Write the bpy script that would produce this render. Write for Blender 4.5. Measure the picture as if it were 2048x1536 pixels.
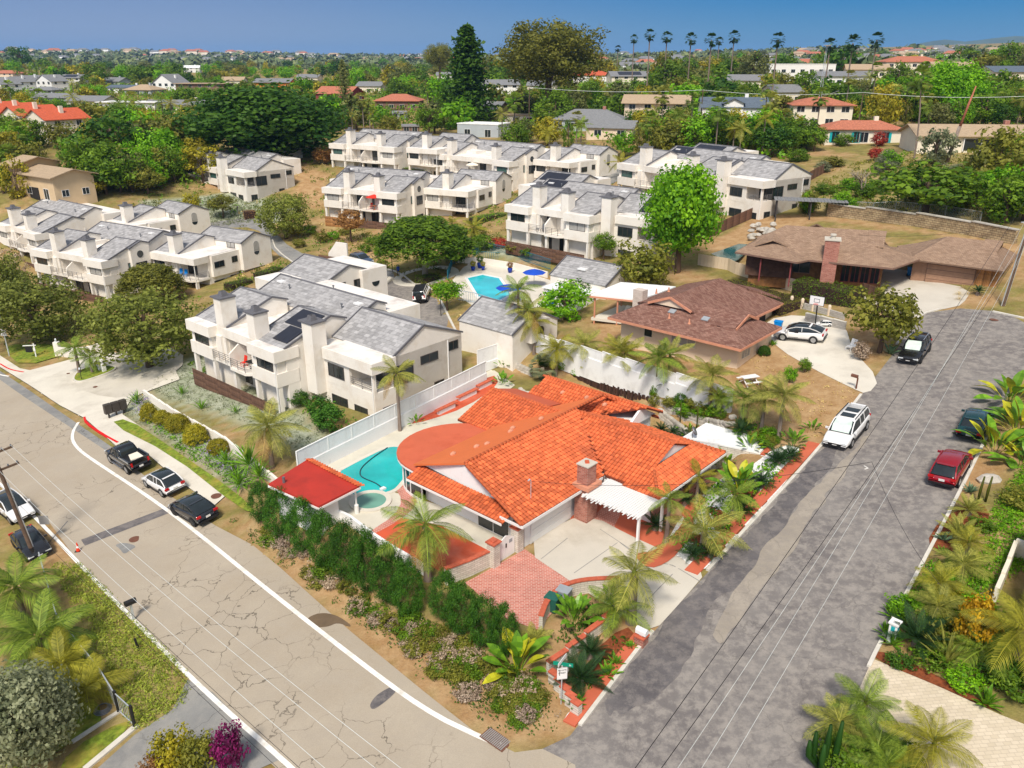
import bpy, bmesh, math, random
import numpy as np
from mathutils import Vector, Matrix
from mathutils.geometry import delaunay_2d_cdt
for o in list(bpy.data.objects): bpy.data.objects.remove(o)
SC = bpy.context.scene
COL = SC.collection
# ---------------------------------------------------------------- camera
CAMZ = 32.0
cam_d = bpy.data.cameras.new('camera'); cam = bpy.data.objects.new('camera', cam_d); COL.objects.link(cam)
cam.location = (0, 0, CAMZ); cam.rotation_euler = (math.radians(90-21.936), 0, 0)
cam_d.sensor_width = 36; cam_d.lens = 36*1609/2048; cam_d.clip_end = 30000; cam_d.clip_start = 0.5
SC.camera = cam
SC.render.resolution_x, SC.render.resolution_y = 1024, 768
# ---------------------------------------------------------------- sky and sun
SUN_EL, SUN_AZ = 52, 192      # elevation, compass direction the light comes from (0 = +Y, clockwise)
w = bpy.data.worlds.new('World'); SC.world = w; w.use_nodes = True
nt = w.node_tree; bg = nt.nodes['Background']
sky = nt.nodes.new('ShaderNodeTexSky'); sky.sky_type = 'NISHITA'; sky.sun_disc = False
sky.sun_elevation = math.radians(SUN_EL); sky.sun_rotation = math.radians(SUN_AZ)
sky.air_density = 1.0; sky.dust_density = 1.0; sky.ozone_density = 1.5; sky.altitude = 60
# high thin haze whitens the sky; along the horizon it is the blue marine air of the photograph, lavender to one side, azure to the other
hs = nt.nodes.new('ShaderNodeHueSaturation'); hs.inputs['Saturation'].default_value = .45; nt.links.new(sky.outputs[0], hs.inputs['Color'])
tc = nt.nodes.new('ShaderNodeTexCoord'); sx = nt.nodes.new('ShaderNodeSeparateXYZ'); nt.links.new(tc.outputs['Generated'], sx.inputs[0])
def _mr(src, a, b, smooth=True):
    n = nt.nodes.new('ShaderNodeMapRange'); n.interpolation_type = 'SMOOTHSTEP' if smooth else 'LINEAR'; n.inputs[1].default_value = a; n.inputs[2].default_value = b; nt.links.new(src, n.inputs[0]); return n.outputs[0]
def _mx(f, a, b):
    n = nt.nodes.new('ShaderNodeMix'); n.data_type = 'RGBA'; nt.links.new(f, n.inputs[0])
    for i, v in ((6, a), (7, b)):
        if isinstance(v, tuple): n.inputs[i].default_value = (*v, 1)
        else: nt.links.new(v, n.inputs[i])
    return n.outputs[2]
side = _mr(sx.outputs[0], -.45, .40)
lowc = _mx(side, (2.0, 2.5, 3.5), (.8, 2.0, 3.2)); highc = _mx(side, (1.1, 1.8, 3.3), (.03, 1.3, 3.2))
band = _mx(_mr(sx.outputs[2], .0, .09), lowc, highc)
nt.links.new(_mx(_mr(sx.outputs[2], .10, .42), band, hs.outputs[0]), bg.inputs[0])
bg.inputs[1].default_value = 0.115
sd = bpy.data.lights.new('sun', 'SUN'); sun = bpy.data.objects.new('sun', sd); COL.objects.link(sun)
sd.energy = 3.0; sd.angle = math.radians(12); sd.color = (1.0, 0.91, 0.78)
_a, _e = math.radians(SUN_AZ), math.radians(SUN_EL)
_d = Vector((math.sin(_a)*math.cos(_e), math.cos(_a)*math.cos(_e), math.sin(_e)))
sun.rotation_euler = _d.to_track_quat('Z', 'Y').to_euler(); sun.location = (-40, -20, 120)
vs = SC.view_settings; vs.view_transform = 'Standard'; vs.look = 'None'; vs.exposure = 0.5; vs.gamma = 1
vs.use_curve_mapping = False
SC.render.engine = 'CYCLES'
random.seed(7)
# ---------------------------------------------------------------- terrain height and where a line of sight meets it
F_PX = 1609.0; TH = math.radians(21.936352727826538); SN, CS = math.sin(TH), math.cos(TH)
def ray(px, py):
    xr = (px-1024)/F_PX; yr = (768-py)/F_PX
    return (xr, CS+yr*SN, -SN+yr*CS)
def at(px, py, z):
    d = ray(px, py); t = (z-32.0)/d[2]
    return (d[0]*t, d[1]*t, z)
def sstep(a, b, v):
    t = np.clip((v-a)/(b-a), 0, 1); return t*t*(3-2*t)
FAR = [(-92,163,7.5),(-122,222,12.7),(-60,165,3),(-36,184,9.0),(2,188,10.5),(-40,235,11),(0,245,12),(67,194,15.5),(62,250,16.5),(138,410,24),
 (-160,410,15),(0,300,12),(-250,300,14),(105,180,16.2),(170,200,19),(0,430,16),(0,800,19),(-500,900,20),(500,900,27),(0,1600,25),
 (-1000,1800,28),(1200,1800,58),(600,1500,44),(0,3500,40),(-1500,3500,64),(2500,4000,110),(-4000,6000,70),(0,8000,70),(4000,8000,120),
 (300,600,26),(-300,600,17),(900,1200,36),(-100,125,-3.5),(-140,150,2),(-75,80,-6),(60,20,8),(-60,20,-6),(100,80,14)]
for _x in (-40,-15,10,35,60):
    for _y in (95,130,150): 
        if not (_x < -30 and _y > 140): FAR.append((_x,_y,.118*_x+.04*_y))
def _uv(x, y):
    y = np.maximum(y, -40.0); return 2.2*x/(y+90.0), 2.0*np.log(y+90.0)
_P = np.array(FAR, float); _pu, _pv = _uv(_P[:,0], _P[:,1])
def _ker(d2): return np.where(d2 > 1e-12, 0.5*d2*np.log(np.maximum(d2, 1e-12)), 0.0)
_NP = len(_P); _A = np.zeros((_NP+3, _NP+3))
_A[:_NP,:_NP] = _ker((_pu[:,None]-_pu[None])**2+(_pv[:,None]-_pv[None])**2) + np.eye(_NP)*0.02
_A[:_NP,_NP] = 1; _A[:_NP,_NP+1] = _pu; _A[:_NP,_NP+2] = _pv; _A[_NP:,:_NP] = _A[:_NP,_NP:].T
_wt = np.linalg.solve(_A, np.concatenate([_P[:,2], [0,0,0]]))
def base_h(x, y):
    u, v = _uv(x, y); z = _wt[_NP]+_wt[_NP+1]*u+_wt[_NP+2]*v
    for i in range(_NP): z = z+_wt[i]*_ker((u-_pu[i])**2+(v-_pv[i])**2)
    w = 1-sstep(70, 135, np.hypot((x-5)*0.9, y-62))
    return w*(.118*x+.04*y)+(1-w)*z
def poly_sd(poly, x, y):
    """signed distance, negative inside"""
    d2 = np.full(np.shape(x), 1e18); ins = np.zeros(np.shape(x), bool); n = len(poly)
    for i in range(n):
        ax, ay = poly[i][:2]; bx, by = poly[(i+1) % n][:2]
        ex, ey = bx-ax, by-ay; L = ex*ex+ey*ey+1e-12
        t = np.clip(((x-ax)*ex+(y-ay)*ey)/L, 0, 1)
        d2 = np.minimum(d2, (x-ax-t*ex)**2+(y-ay-t*ey)**2)
        c = ((ay > y) != (by > y)) & (x < ex*(y-ay)/(by-ay+1e-12)+ax)
        ins ^= c
    d = np.sqrt(d2); return np.where(ins, -d, d)
PZ = 2.0
PADS = [([at(*p, PZ) for p in ((560,985),(700,1095),(860,1205),(1040,1275),(1130,1180),(1245,1160),(1330,1080),(1400,985),(1420,940),(1390,880),(1290,835),(1215,775),(1100,752),(1005,742),(985,735),(622,903))], PZ, 2.6),
        ([at(*p, 3.6) for p in ((905,560),(950,520),(1110,545),(1190,590),(1110,640),(930,610))], 3.6, 3.0)]
def H(x, y):
    x = np.asarray(x, float); y = np.asarray(y, float)
    z = base_h(x, y)
    for poly, pz, bw in PADS:
        k = 1-sstep(0, bw, poly_sd(poly, x, y)); z = z*(1-k)+pz*k
    return z
def h(x, y): return float(H(np.array([x]), np.array([y]))[0])
def W(px, py, dz=0.0, tmax=20000):
    """ground point seen at a photograph pixel (dz above the ground)"""
    d = ray(px, py)
    ts = np.concatenate([np.linspace(20, 320, 301), np.geomspace(322, tmax, 160)])
    xs, ys, zs = d[0]*ts, d[1]*ts, 32.0+d[2]*ts
    g = zs-H(xs, ys)-dz; k = np.where(g < 0)[0]
    if len(k) == 0: return None
    k = k[0]
    if k == 0: a = b = ts[0]
    else:
        a, b = ts[k-1], ts[k]
        tt = np.linspace(a, b, 24); gg = 32.0+d[2]*tt-H(d[0]*tt, d[1]*tt)-dz
        j = max(1, int(np.argmax(gg < 0))); g0, g1 = gg[j-1], gg[j]
        a = tt[j-1]+(tt[j]-tt[j-1])*g0/(g0-g1+1e-12)
    return (d[0]*a, d[1]*a, 32.0+d[2]*a)
def WB(px, py, t0=300, t1=9000, n=150):
    """many far ground points at once (base terrain only)"""
    xr = (np.asarray(px)-1024)/F_PX; yr = (768-np.asarray(py))/F_PX; d = np.stack([xr, CS+yr*SN, -SN+yr*CS], 1); ts = np.geomspace(t0, t1, n)
    X_, Y_ = d[:, :1]*ts, d[:, 1:2]*ts; g = 32.0+d[:, 2:]*ts-base_h(X_, Y_); hit = (g < 0).any(1) & (g[:, 0] > 0); k = np.maximum(1, np.argmax(g < 0, 1)); i = np.arange(len(k))
    a, b = g[i, k-1], g[i, k]; t = ts[k-1]+(ts[k]-ts[k-1])*a/(a-b+1e-9); x, y = d[:, 0]*t, d[:, 1]*t
    return np.stack([x, y, base_h(x, y)], 1), hit
def proj(x, y, z):
    z = z-32; dep = y*CS-z*SN; return (1024+F_PX*x/dep, 768-F_PX*(y*SN+z*CS)/dep)
# ---------------------------------------------------------------- materials
MATS = {}
def _new(name):
    m = bpy.data.materials.new(name); m.use_nodes = True; MATS[name] = m
    nt = m.node_tree; return m, nt, nt.nodes['Principled BSDF']
def _n(nt, t, **kw):
    n = nt.nodes.new(t)
    for k, v in kw.items(): setattr(n, k, v)
    return n
def _mixc(nt, fac, a, b, blend='MIX'):
    n = _n(nt, 'ShaderNodeMix', data_type='RGBA', blend_type=blend)
    for s, v in ((0, fac), (6, a), (7, b)):
        if hasattr(v, 'links'): nt.links.new(v, n.inputs[s])
        elif s == 0: n.inputs[0].default_value = v
        else: n.inputs[s].default_value = (*v[:3], 1)
    return n.outputs[2]
def _noise(nt, vec, scale, detail=4, rough=.55):
    n = _n(nt, 'ShaderNodeTexNoise'); n.inputs['Scale'].default_value = scale
    n.inputs['Detail'].default_value = detail; n.inputs['Roughness'].default_value = rough
    nt.links.new(vec, n.inputs['Vector']); return n.outputs['Fac']
def _ramp(nt, fac, a, b):
    n = _n(nt, 'ShaderNodeMapRange'); n.inputs[1].default_value = a; n.inputs[2].default_value = b
    nt.links.new(fac, n.inputs[0]); return n.outputs[0]
def _bump(nt, bsdf, hgt, strength, dist):
    b = _n(nt, 'ShaderNodeBump'); b.inputs['Strength'].default_value = strength; b.inputs['Distance'].default_value = dist
    nt.links.new(hgt, b.inputs['Height']); nt.links.new(b.outputs[0], bsdf.inputs['Normal'])
def _coord(nt, world=False):
    if world: return _n(nt, 'ShaderNodeNewGeometry').outputs['Position']
    return _n(nt, 'ShaderNodeTexCoord').outputs['Object']
def mul(c, k): return tuple(min(1, v*k) for v in c)
def mat(name, col, rough=.75, var=.12, scale=2.0, bump=0, bscale=30, metal=0, spec=.3, world=False, stain=None, sscale=.25, attr=0, coat=0, objvar=0):
    m, nt, b = _new(name); v = _coord(nt, world)
    c = _mixc(nt, _ramp(nt, _noise(nt, v, scale), .3, .7), mul(col, 1-var), mul(col, 1+var))
    if stain:
        c = _mixc(nt, _ramp(nt, _noise(nt, v, sscale, 6, .65), .5, .68), c, stain)
    if attr:
        a = _n(nt, 'ShaderNodeAttribute', attribute_name='v')
        c = _mixc(nt, 1.0, c, _mixc(nt, a.outputs['Fac'], (1-attr,)*3, (1+attr,)*3), 'MULTIPLY')
    if objvar:
        oi = _n(nt, 'ShaderNodeObjectInfo')
        c = _mixc(nt, 1.0, c, _mixc(nt, oi.outputs['Random'], (1-objvar,)*3, (1+objvar,)*3), 'MULTIPLY')
    nt.links.new(c, b.inputs['Base Color'])
    b.inputs['Roughness'].default_value = rough; b.inputs['Metallic'].default_value = metal
    b.inputs['Specular IOR Level'].default_value = spec; b.inputs['Coat Weight'].default_value = coat
    b.inputs['Coat Roughness'].default_value = .05
    if bump: _bump(nt, b, _noise(nt, v, bscale, 5), bump, .02)
    return m
def brickmat(name, c1, c2, mortar, bw=.4, bh=.2, msize=.012, flat=False, bump=.6, var=.12, world=False):
    m, nt, b = _new(name); v = _coord(nt, world)
    s = _n(nt, 'ShaderNodeSeparateXYZ'); nt.links.new(v, s.inputs[0])
    cb = _n(nt, 'ShaderNodeCombineXYZ')
    if flat: nt.links.new(s.outputs[0], cb.inputs[0]); nt.links.new(s.outputs[1], cb.inputs[1])
    else:
        ad = _n(nt, 'ShaderNodeMath', operation='ADD'); nt.links.new(s.outputs[0], ad.inputs[0]); nt.links.new(s.outputs[1], ad.inputs[1])
        nt.links.new(ad.outputs[0], cb.inputs[0]); nt.links.new(s.outputs[2], cb.inputs[1])
    t = _n(nt, 'ShaderNodeTexBrick'); nt.links.new(cb.outputs[0], t.inputs['Vector'])
    t.inputs['Color1'].default_value = (*c1, 1); t.inputs['Color2'].default_value = (*c2, 1); t.inputs['Mortar'].default_value = (*mortar, 1)
    t.inputs['Scale'].default_value = 1; t.inputs['Mortar Size'].default_value = msize; t.inputs['Brick Width'].default_value = bw; t.inputs['Row Height'].default_value = bh
    t.inputs['Bias'].default_value = 0; t.inputs['Mortar Smooth'].default_value = .2
    c = _mixc(nt, 1.0, t.outputs[0], _mixc(nt, _ramp(nt, _noise(nt, v, 1.3, 5), .3, .7), (1-var,)*3, (1+var,)*3), 'MULTIPLY')
    nt.links.new(c, b.inputs['Base Color']); b.inputs['Roughness'].default_value = .85; b.inputs['Specular IOR Level'].default_value = .2
    inv = _n(nt, 'ShaderNodeMath', operation='SUBTRACT'); inv.inputs[0].default_value = 1; nt.links.new(t.outputs['Fac'], inv.inputs[1])
    _bump(nt, b, inv.outputs[0], bump, .015); return m
def leafmat(name, dark, light, trans=.38, rough=.55, hue=.0):
    m, nt, b = _new(name)
    a = _n(nt, 'ShaderNodeAttribute', attribute_name='v'); oi = _n(nt, 'ShaderNodeObjectInfo')
    c = _mixc(nt, a.outputs['Fac'], dark, light)
    c = _mixc(nt, 1.0, c, _mixc(nt, oi.outputs['Random'], (.82, .80, .78), (1.16, 1.14, 1.0)), 'MULTIPLY')
    nt.links.new(c, b.inputs['Base Color']); b.inputs['Roughness'].default_value = rough; b.inputs['Specular IOR Level'].default_value = .25
    tr = _n(nt, 'ShaderNodeBsdfTranslucent'); nt.links.new(c, tr.inputs[0])
    mx = _n(nt, 'ShaderNodeMixShader'); mx.inputs[0].default_value = trans
    nt.links.new(b.outputs[0], mx.inputs[1]); nt.links.new(tr.outputs[0], mx.inputs[2])
    nt.links.new(mx.outputs[0], nt.nodes['Material Output'].inputs[0]); return m
# ---------------------------------------------------------------- mesh building
class MB:
    def __init__(s): s.v = []; s.f = []; s.m = []; s.a = []; s.mi = 0; s.av = .5
    def add(s, vs, fs):
        o = len(s.v); s.v += [tuple(p) for p in vs]
        for f in fs: s.f.append(tuple(i+o for i in f)); s.m.append(s.mi); s.a.append(s.av)
        return s
    def quad(s, *p): return s.add(p, [tuple(range(len(p)))])
    def box(s, x0, x1, y0, y1, z0, z1):
        return s.add([(x0,y0,z0),(x1,y0,z0),(x1,y1,z0),(x0,y1,z0),(x0,y0,z1),(x1,y0,z1),(x1,y1,z1),(x0,y1,z1)],
                     [(0,3,2,1),(4,5,6,7),(0,1,5,4),(1,2,6,5),(2,3,7,6),(3,0,4,7)])
    def obox(s, c, sx, sy, sz, rz=0, rx=0):
        R = Matrix.Rotation(rz, 3, 'Z') @ Matrix.Rotation(rx, 3, 'X'); C = Vector(c)
        P = [C+R @ Vector((a*sx/2, b*sy/2, d*sz/2)) for d in (-1,1) for a, b in ((-1,-1),(1,-1),(1,1),(-1,1))]
        return s.add(P, [(0,3,2,1),(4,5,6,7),(0,1,5,4),(1,2,6,5),(2,3,7,6),(3,0,4,7)])
    def prof(s, x0, x1, yz):
        n = len(yz); P = [(x0, y, z) for y, z in yz]+[(x1, y, z) for y, z in yz]
        return s.add(P, [tuple(range(n))[::-1], tuple(range(n, 2*n))]+[(i, (i+1) % n, n+(i+1) % n, n+i) for i in range(n)])
    def prism(s, poly, z0, z1):
        n = len(poly); zz0 = z0 if callable(z0) else (lambda x, y: z0); zz1 = z1 if callable(z1) else (lambda x, y: z1)
        P = [(p[0], p[1], zz0(p[0], p[1])) for p in poly]+[(p[0], p[1], zz1(p[0], p[1])) for p in poly]
        return s.add(P, [tuple(range(n))[::-1], tuple(range(n, 2*n))]+[(i, (i+1) % n, n+(i+1) % n, n+i) for i in range(n)])
    def bar(s, a, b, w, hh=None):
        a, b = Vector(a), Vector(b); d = b-a; L = d.length
        if L < 1e-6: return s
        d /= L; hh = hh or w
        u = d.cross(Vector((0,0,1)))
        u = Vector((1,0,0)) if u.length < 1e-4 else u.normalized()
        v = u.cross(d).normalized(); P = []
        for q in (a, b):
            for i, j in ((-1,-1),(1,-1),(1,1),(-1,1)): P.append(q+u*i*w/2+v*j*hh/2)
        return s.add(P, [(0,3,2,1),(4,5,6,7),(0,1,5,4),(1,2,6,5),(2,3,7,6),(3,0,4,7)])
    def tube(s, pts, r, n=6, cap=True):
        pts = [Vector(p) for p in pts]; rs = r if isinstance(r, (list, tuple)) else [r]*len(pts); P = []; m = len(pts)
        for i, p in enumerate(pts):
            d = (pts[min(i+1, m-1)]-pts[max(i-1, 0)]).normalized()
            u = d.cross(Vector((0,0,1))); u = Vector((1,0,0)) if u.length < 1e-3 else u.normalized(); v = u.cross(d)
            for k in range(n):
                t = 2*math.pi*k/n; P.append(p+(u*math.cos(t)+v*math.sin(t))*rs[i])
        F = [(i*n+k, i*n+(k+1) % n, (i+1)*n+(k+1) % n, (i+1)*n+k) for i in range(m-1) for k in range(n)]
        if cap: F += [tuple(range(n))[::-1], tuple((m-1)*n+k for k in range(n))]
        return s.add(P, F)
    def lathe(s, rz, c=(0,0,0), n=12, sx=1, sy=1, rot=0):
        P = []; m = len(rz)
        for r, z in rz:
            for k in range(n):
                t = 2*math.pi*k/n+rot; P.append((c[0]+r*math.cos(t)*sx, c[1]+r*math.sin(t)*sy, c[2]+z))
        F = [(i*n+k, i*n+(k+1) % n, (i+1)*n+(k+1) % n, (i+1)*n+k) for i in range(m-1) for k in range(n)]
        F += [tuple(range(n))[::-1], tuple((m-1)*n+k for k in range(n))]
        return s.add(P, F)
    def mesh(s, name, mats, smooth=False):
        me = bpy.data.meshes.new(name); me.from_pydata([tuple(p) for p in s.v], [], s.f)
        for m in (mats if isinstance(mats, (list, tuple)) else [mats]): me.materials.append(MATS[m] if isinstance(m, str) else m)
        if any(s.m): me.polygons.foreach_set('material_index', s.m)
        if any(a != .5 for a in s.a):
            at_ = me.attributes.new('v', 'FLOAT', 'FACE'); at_.data.foreach_set('value', s.a)
        if smooth: me.polygons.foreach_set('use_smooth', [True]*len(me.polygons))
        me.update(); return me
    def build(s, name, mats, parent=None, smooth=False, loc=None, rz=0): return put(name, s.mesh(name, mats, smooth), parent, loc, rz)
def put(name, me, parent=None, loc=None, rz=0, scale=None):
    o = bpy.data.objects.new(name, me); COL.objects.link(o)
    if parent: o.parent = parent
    if loc is not None: o.location = loc
    if rz: o.rotation_euler = (0, 0, rz)
    if scale is not None: o.scale = scale if isinstance(scale, (tuple, list)) else (scale,)*3
    return o
def tag(o, label=None, cat=None, group=None, kind=None):
    if label: o['label'] = label
    if cat: o['category'] = cat
    if group: o['group'] = group
    if kind: o['kind'] = kind
    return o
def thing(name, label, cat, loc=(0,0,0), rz=0, group=None, scale=None):
    return tag(put(name, None, None, loc, rz, scale), label, cat, group)
def copy_tree(o, parent=None):
    c = o.copy(); COL.objects.link(c); c.parent = parent
    for ch in o.children: copy_tree(ch, c)
    return c
_MC = {}
def cached(key, fn):
    if key not in _MC: _MC[key] = fn()
    return _MC[key]
# ---------------------------------------------------------------- sheets draped over the terrain
def resample(pts, step, closed=True):
    out = []; n = len(pts)
    for i in range(n if closed else n-1):
        a, b = pts[i], pts[(i+1) % n]; L = math.hypot(b[0]-a[0], b[1]-a[1]); k = max(1, int(L/step))
        for j in range(k): out.append((a[0]+(b[0]-a[0])*j/k, a[1]+(b[1]-a[1])*j/k))
    if not closed: out.append(tuple(pts[-1][:2]))
    return out
def smooth_line(pts, it=2, closed=True):
    pts = [tuple(p[:2]) for p in pts]
    for _ in range(it):
        q = []; n = len(pts)
        for i in range(n if closed else n-1):
            a, b = pts[i], pts[(i+1) % n]
            q += [(a[0]*.75+b[0]*.25, a[1]*.75+b[1]*.25), (a[0]*.25+b[0]*.75, a[1]*.25+b[1]*.75)]
        pts = q if closed else [pts[0]]+q+[pts[-1]]
    return pts
def drape_mesh(poly, off, step=1.0, zfun=None, thick=0):
    b = resample(poly, step); n = len(b); P = np.array(b)
    x0, y0 = P.min(0); x1, y1 = P.max(0)
    gx, gy = np.meshgrid(np.arange(x0+step*.4, x1, step), np.arange(y0+step*.4, y1, step))
    gx, gy = gx.ravel(), gy.ravel(); k = poly_sd(b, gx, gy) < -step*.35
    pts = [Vector(p) for p in b]+[Vector((float(a), float(c))) for a, c in zip(gx[k], gy[k])]
    vo, eo, fo, *_ = delaunay_2d_cdt(pts, [(i, (i+1) % n) for i in range(n)], [], 1, 1e-5)
    xs = np.array([p.x for p in vo]); ys = np.array([p.y for p in vo]); zs = (zfun(xs, ys) if zfun else H(xs, ys))+off
    m = MB(); V = list(zip(xs.tolist(), ys.tolist(), zs.tolist()))
    F = []
    for f in fo:
        f = tuple(f); a, c, d = V[f[0]], V[f[1]], V[f[2]]
        if (c[0]-a[0])*(d[1]-a[1])-(c[1]-a[1])*(d[0]-a[0]) < 0: f = f[::-1]
        F.append(f)
    m.add(V, F)
    if thick:
        zb = (zfun(P[:,0], P[:,1]) if zfun else H(P[:,0], P[:,1]))+off
        top = [(p[0], p[1], float(z)) for p, z in zip(b, zb)]; bot = [(p[0], p[1], z-thick) for p, (_, _, z) in zip(b, top)]
        m.add(top+bot, [(i, n+i, n+(i+1) % n, (i+1) % n) for i in range(n)]+[((i+1) % n, n+(i+1) % n, n+i, i) for i in range(n)])
    return m
def sheet(name, poly, off, mats, step=1.0, kind='structure', parent=None, zfun=None, thick=0):
    o = drape_mesh(poly, off, step, zfun, thick).build(name, mats, parent, True)
    if kind and not parent: tag(o, kind=kind)
    return o
def ribbon(pts, width, off, step=1.0, thick=0, side=0):
    """strip along a ground line; side -1/0/1 puts it right of, on, or left of the line"""
    b = resample(pts, step, False); n = len(b); m = MB(); L = []; R = []
    for i, p in enumerate(b):
        a, c = b[max(0, i-1)], b[min(n-1, i+1)]; dx, dy = c[0]-a[0], c[1]-a[1]; l = math.hypot(dx, dy)+1e-9
        nx, ny = -dy/l, dx/l; o0, o1 = (side-1)*width/2, (side+1)*width/2
        R.append((p[0]+nx*o0, p[1]+ny*o0)); L.append((p[0]+nx*o1, p[1]+ny*o1))
    A = np.array(L+R); z = H(A[:,0], A[:,1])+off; V = [(float(x), float(y), float(q)) for (x, y), q in zip(L+R, z)]
    m.add(V, [(i+n, i+n+1, i+1, i) for i in range(n-1)])
    if thick:
        B = [(x, y, q-thick) for x, y, q in V]
        m.add(V+B, [(i, i+1, 2*n+i+1, 2*n+i) for i in range(n-1)]+[(n+i+1, n+i, 3*n+i, 3*n+i+1) for i in range(n-1)]+[(0, 2*n, 3*n, n), (n-1, 2*n-1, 4*n-1, 3*n-1)])
    return m
def WP(*pp): return [W(*p) for p in pp]
def along(a, b, t): return tuple(a[i]+(b[i]-a[i])*t for i in range(len(a)))
# ---------------------------------------------------------------- palette
mat('stucco', (.80,.755,.69), .9, .04, .5, .25, 25, stain=(.72,.655,.57), sscale=.6)
mat('stucco_white', (.80,.79,.77), .85, .03, .6, .15, 25)
mat('white_paint', (.80,.80,.79), .6, .03, 1)
mat('white_wall', (.82,.83,.84), .8, .03, .5, .15, 12, stain=(.66,.66,.66), sscale=.5)
mat('flat_roof', (.78,.75,.71), .85, .06, .4, .1, 8, stain=(.55,.50,.46), sscale=.35)
mat('flat_roof_white', (.82,.84,.84), .7, .04, .5, stain=(.62,.63,.64), sscale=.5)
mat('slate', (.345,.34,.345), .8, .10, 3, .3, 40, attr=.20)
mat('slate_edge', (.13,.13,.145), .75, .1, 3)
mat('trim_dark', (.05,.045,.045), .6, .1, 3)
mat('bronze', (.06,.05,.045), .45, .1, 3)
mat('glass', (.020,.028,.032), .06, .3, .35, spec=.6)
mat('glass_green', (.05,.12,.105), .1, .35, .6, spec=.6)
mat('blinds', (.38,.37,.35), .5, .25, .9, spec=.5)
mat('dark_inside', (.025,.022,.02), .8, .2, 1)
mat('wood_fence', (.14,.075,.05), .85, .25, 3, .3, 30, attr=.3)
mat('wood_warm', (.36,.17,.06), .7, .35, 2.5, .3, 30, attr=.35)
mat('wood_dark', (.055,.028,.022), .8, .3, 4, .4, 30, attr=.3)
mat('metal_grey', (.22,.23,.25), .5, .1, 4, metal=.6)
mat('metal_pale', (.62,.66,.70), .45, .08, 4, metal=.5)
mat('rail', (.20,.19,.19), .5, .1, 4)
mat('rail_blue', (.02,.16,.24), .5, .1, 4)
mat('rail_pale', (.33,.42,.50), .5, .1, 4)
mat('solar', (.016,.017,.026), .35, .2, 2, spec=.5)
mat('solar_frame', (.10,.10,.11), .4, .1, 3, metal=.4)
mat('terracotta', (.64,.145,.05), .75, .10, 1.2, .25, 25, attr=.24, stain=(.50,.115,.045), sscale=.35)
mat('terracotta_gap', (.17,.04,.02), .9, .1, 2)
mat('red_roofing', (.56,.125,.06), .8, .07, .4, .15, 20, stain=(.50,.10,.045), sscale=.5)
mat('orange_roofing', (.66,.165,.05), .8, .06, .5, .2, 20)
mat('red_membrane', (.44,.035,.022), .75, .1, .5, .1, 10, stain=(.34,.03,.02), sscale=.6)
mat('red_patio', (.55,.095,.04), .8, .12, .8, .15, 10, world=True, stain=(.62,.17,.10), sscale=.35)
mat('red_path', (.52,.125,.065), .8, .1, .8, .15, 10, world=True)
brickmat('patio_brick', (.46,.14,.10), (.56,.21,.16), (.60,.42,.36), .30, .15, .018, True, .5, .1, True)
brickmat('chimney_brick', (.30,.085,.055), (.46,.19,.14), (.40,.28,.24), .34, .10, .014)
brickmat('block_wall', (.68,.64,.57), (.58,.53,.46), (.36,.32,.28), .42, .15, .012)
brickmat('block_grey', (.48,.45,.41), (.40,.37,.33), (.30,.27,.24), .42, .2, .012)
mat('brick_cap', (.50,.115,.06), .8, .2, 4, .3, 30)
mat('concrete', (.56,.52,.45), .9, .07, .35, .15, 15, world=True, stain=(.44,.40,.33), sscale=.22)
mat('concrete_pale', (.64,.60,.52), .9, .06, .4, .15, 15, world=True, stain=(.53,.49,.42), sscale=.3)
mat('kerb_mat', (.60,.57,.51), .9, .12, 2, .2, 20, world=True)
mat('red_kerb', (.66,.012,.012), .6, .1, 2)
mat('road_paint', (.80,.79,.75), .7, .1, 3, world=True, stain=(.62,.58,.52), sscale=1.2)
mat('pool_deck', (.60,.57,.48), .9, .08, .6, .1, 10, world=True, stain=(.50,.47,.40), sscale=.4)
brickmat('pavers', (.56,.48,.36), (.64,.555,.43), (.46,.39,.30), .34, .2, .012, True, .3, .06, True)
mat('white_gravel', (.72,.72,.71), .9, .35, 9, .9, 12, world=True)
mat('bark_mulch', (.20,.055,.02), .95, .4, 6, .9, 12, world=True)
mat('lawn', (.16,.22,.02), .95, .5, 3, .7, 20, world=True, stain=(.34,.27,.05), sscale=.5)
mat('shingle_tan', (.27,.18,.125), .9, .2, 5, .3, 30, attr=.25)
mat('shingle_red', (.235,.10,.075), .9, .25, 5, .3, 30, attr=.45)
mat('shingle_grey', (.20,.205,.215), .9, .15, 2, .3, 20)
mat('shingle_beige', (.40,.30,.20), .9, .12, 2, .3, 20)
mat('shingle_blue', (.10,.13,.17), .9, .15, 2, .3, 20)
mat('clay_roof', (.50,.10,.045), .85, .2, 2.5, .5, 12)
mat('clay_old', (.42,.15,.09), .85, .3, 3, .5, 12)
mat('cream_wall', (.74,.60,.46), .9, .05, .6, .15, 20)
mat('cream_light', (.76,.70,.58), .9, .05, .6, .15, 20)
mat('tan_wall', (.60,.45,.28), .9, .06, .6, .15, 20)
mat('pink_trim', (.60,.27,.17), .7, .1, 2)
mat('grey_wall', (.40,.44,.47), .8, .06, .6)
mat('teal', (.01,.38,.42), .5, .1, 2)
mat('brown_wall', (.20,.12,.09), .85, .15, 1.5)
mat('red_wall', (.22,.05,.05), .8, .1, 2)
mat('orange_wall', (.72,.20,.04), .8, .1, 2)
mat('umbrella_red', (.62,.03,.015), .8, .1, 2)
mat('umbrella_cream', (.78,.72,.60), .8, .06, 2)
mat('cloth_teal', (.0,.42,.46), .8, .1, 2)
mat('cloth_blue', (.01,.07,.48), .8, .1, 2)
mat('plastic_blue', (.0,.22,.62), .4, .1, 2)
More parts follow.
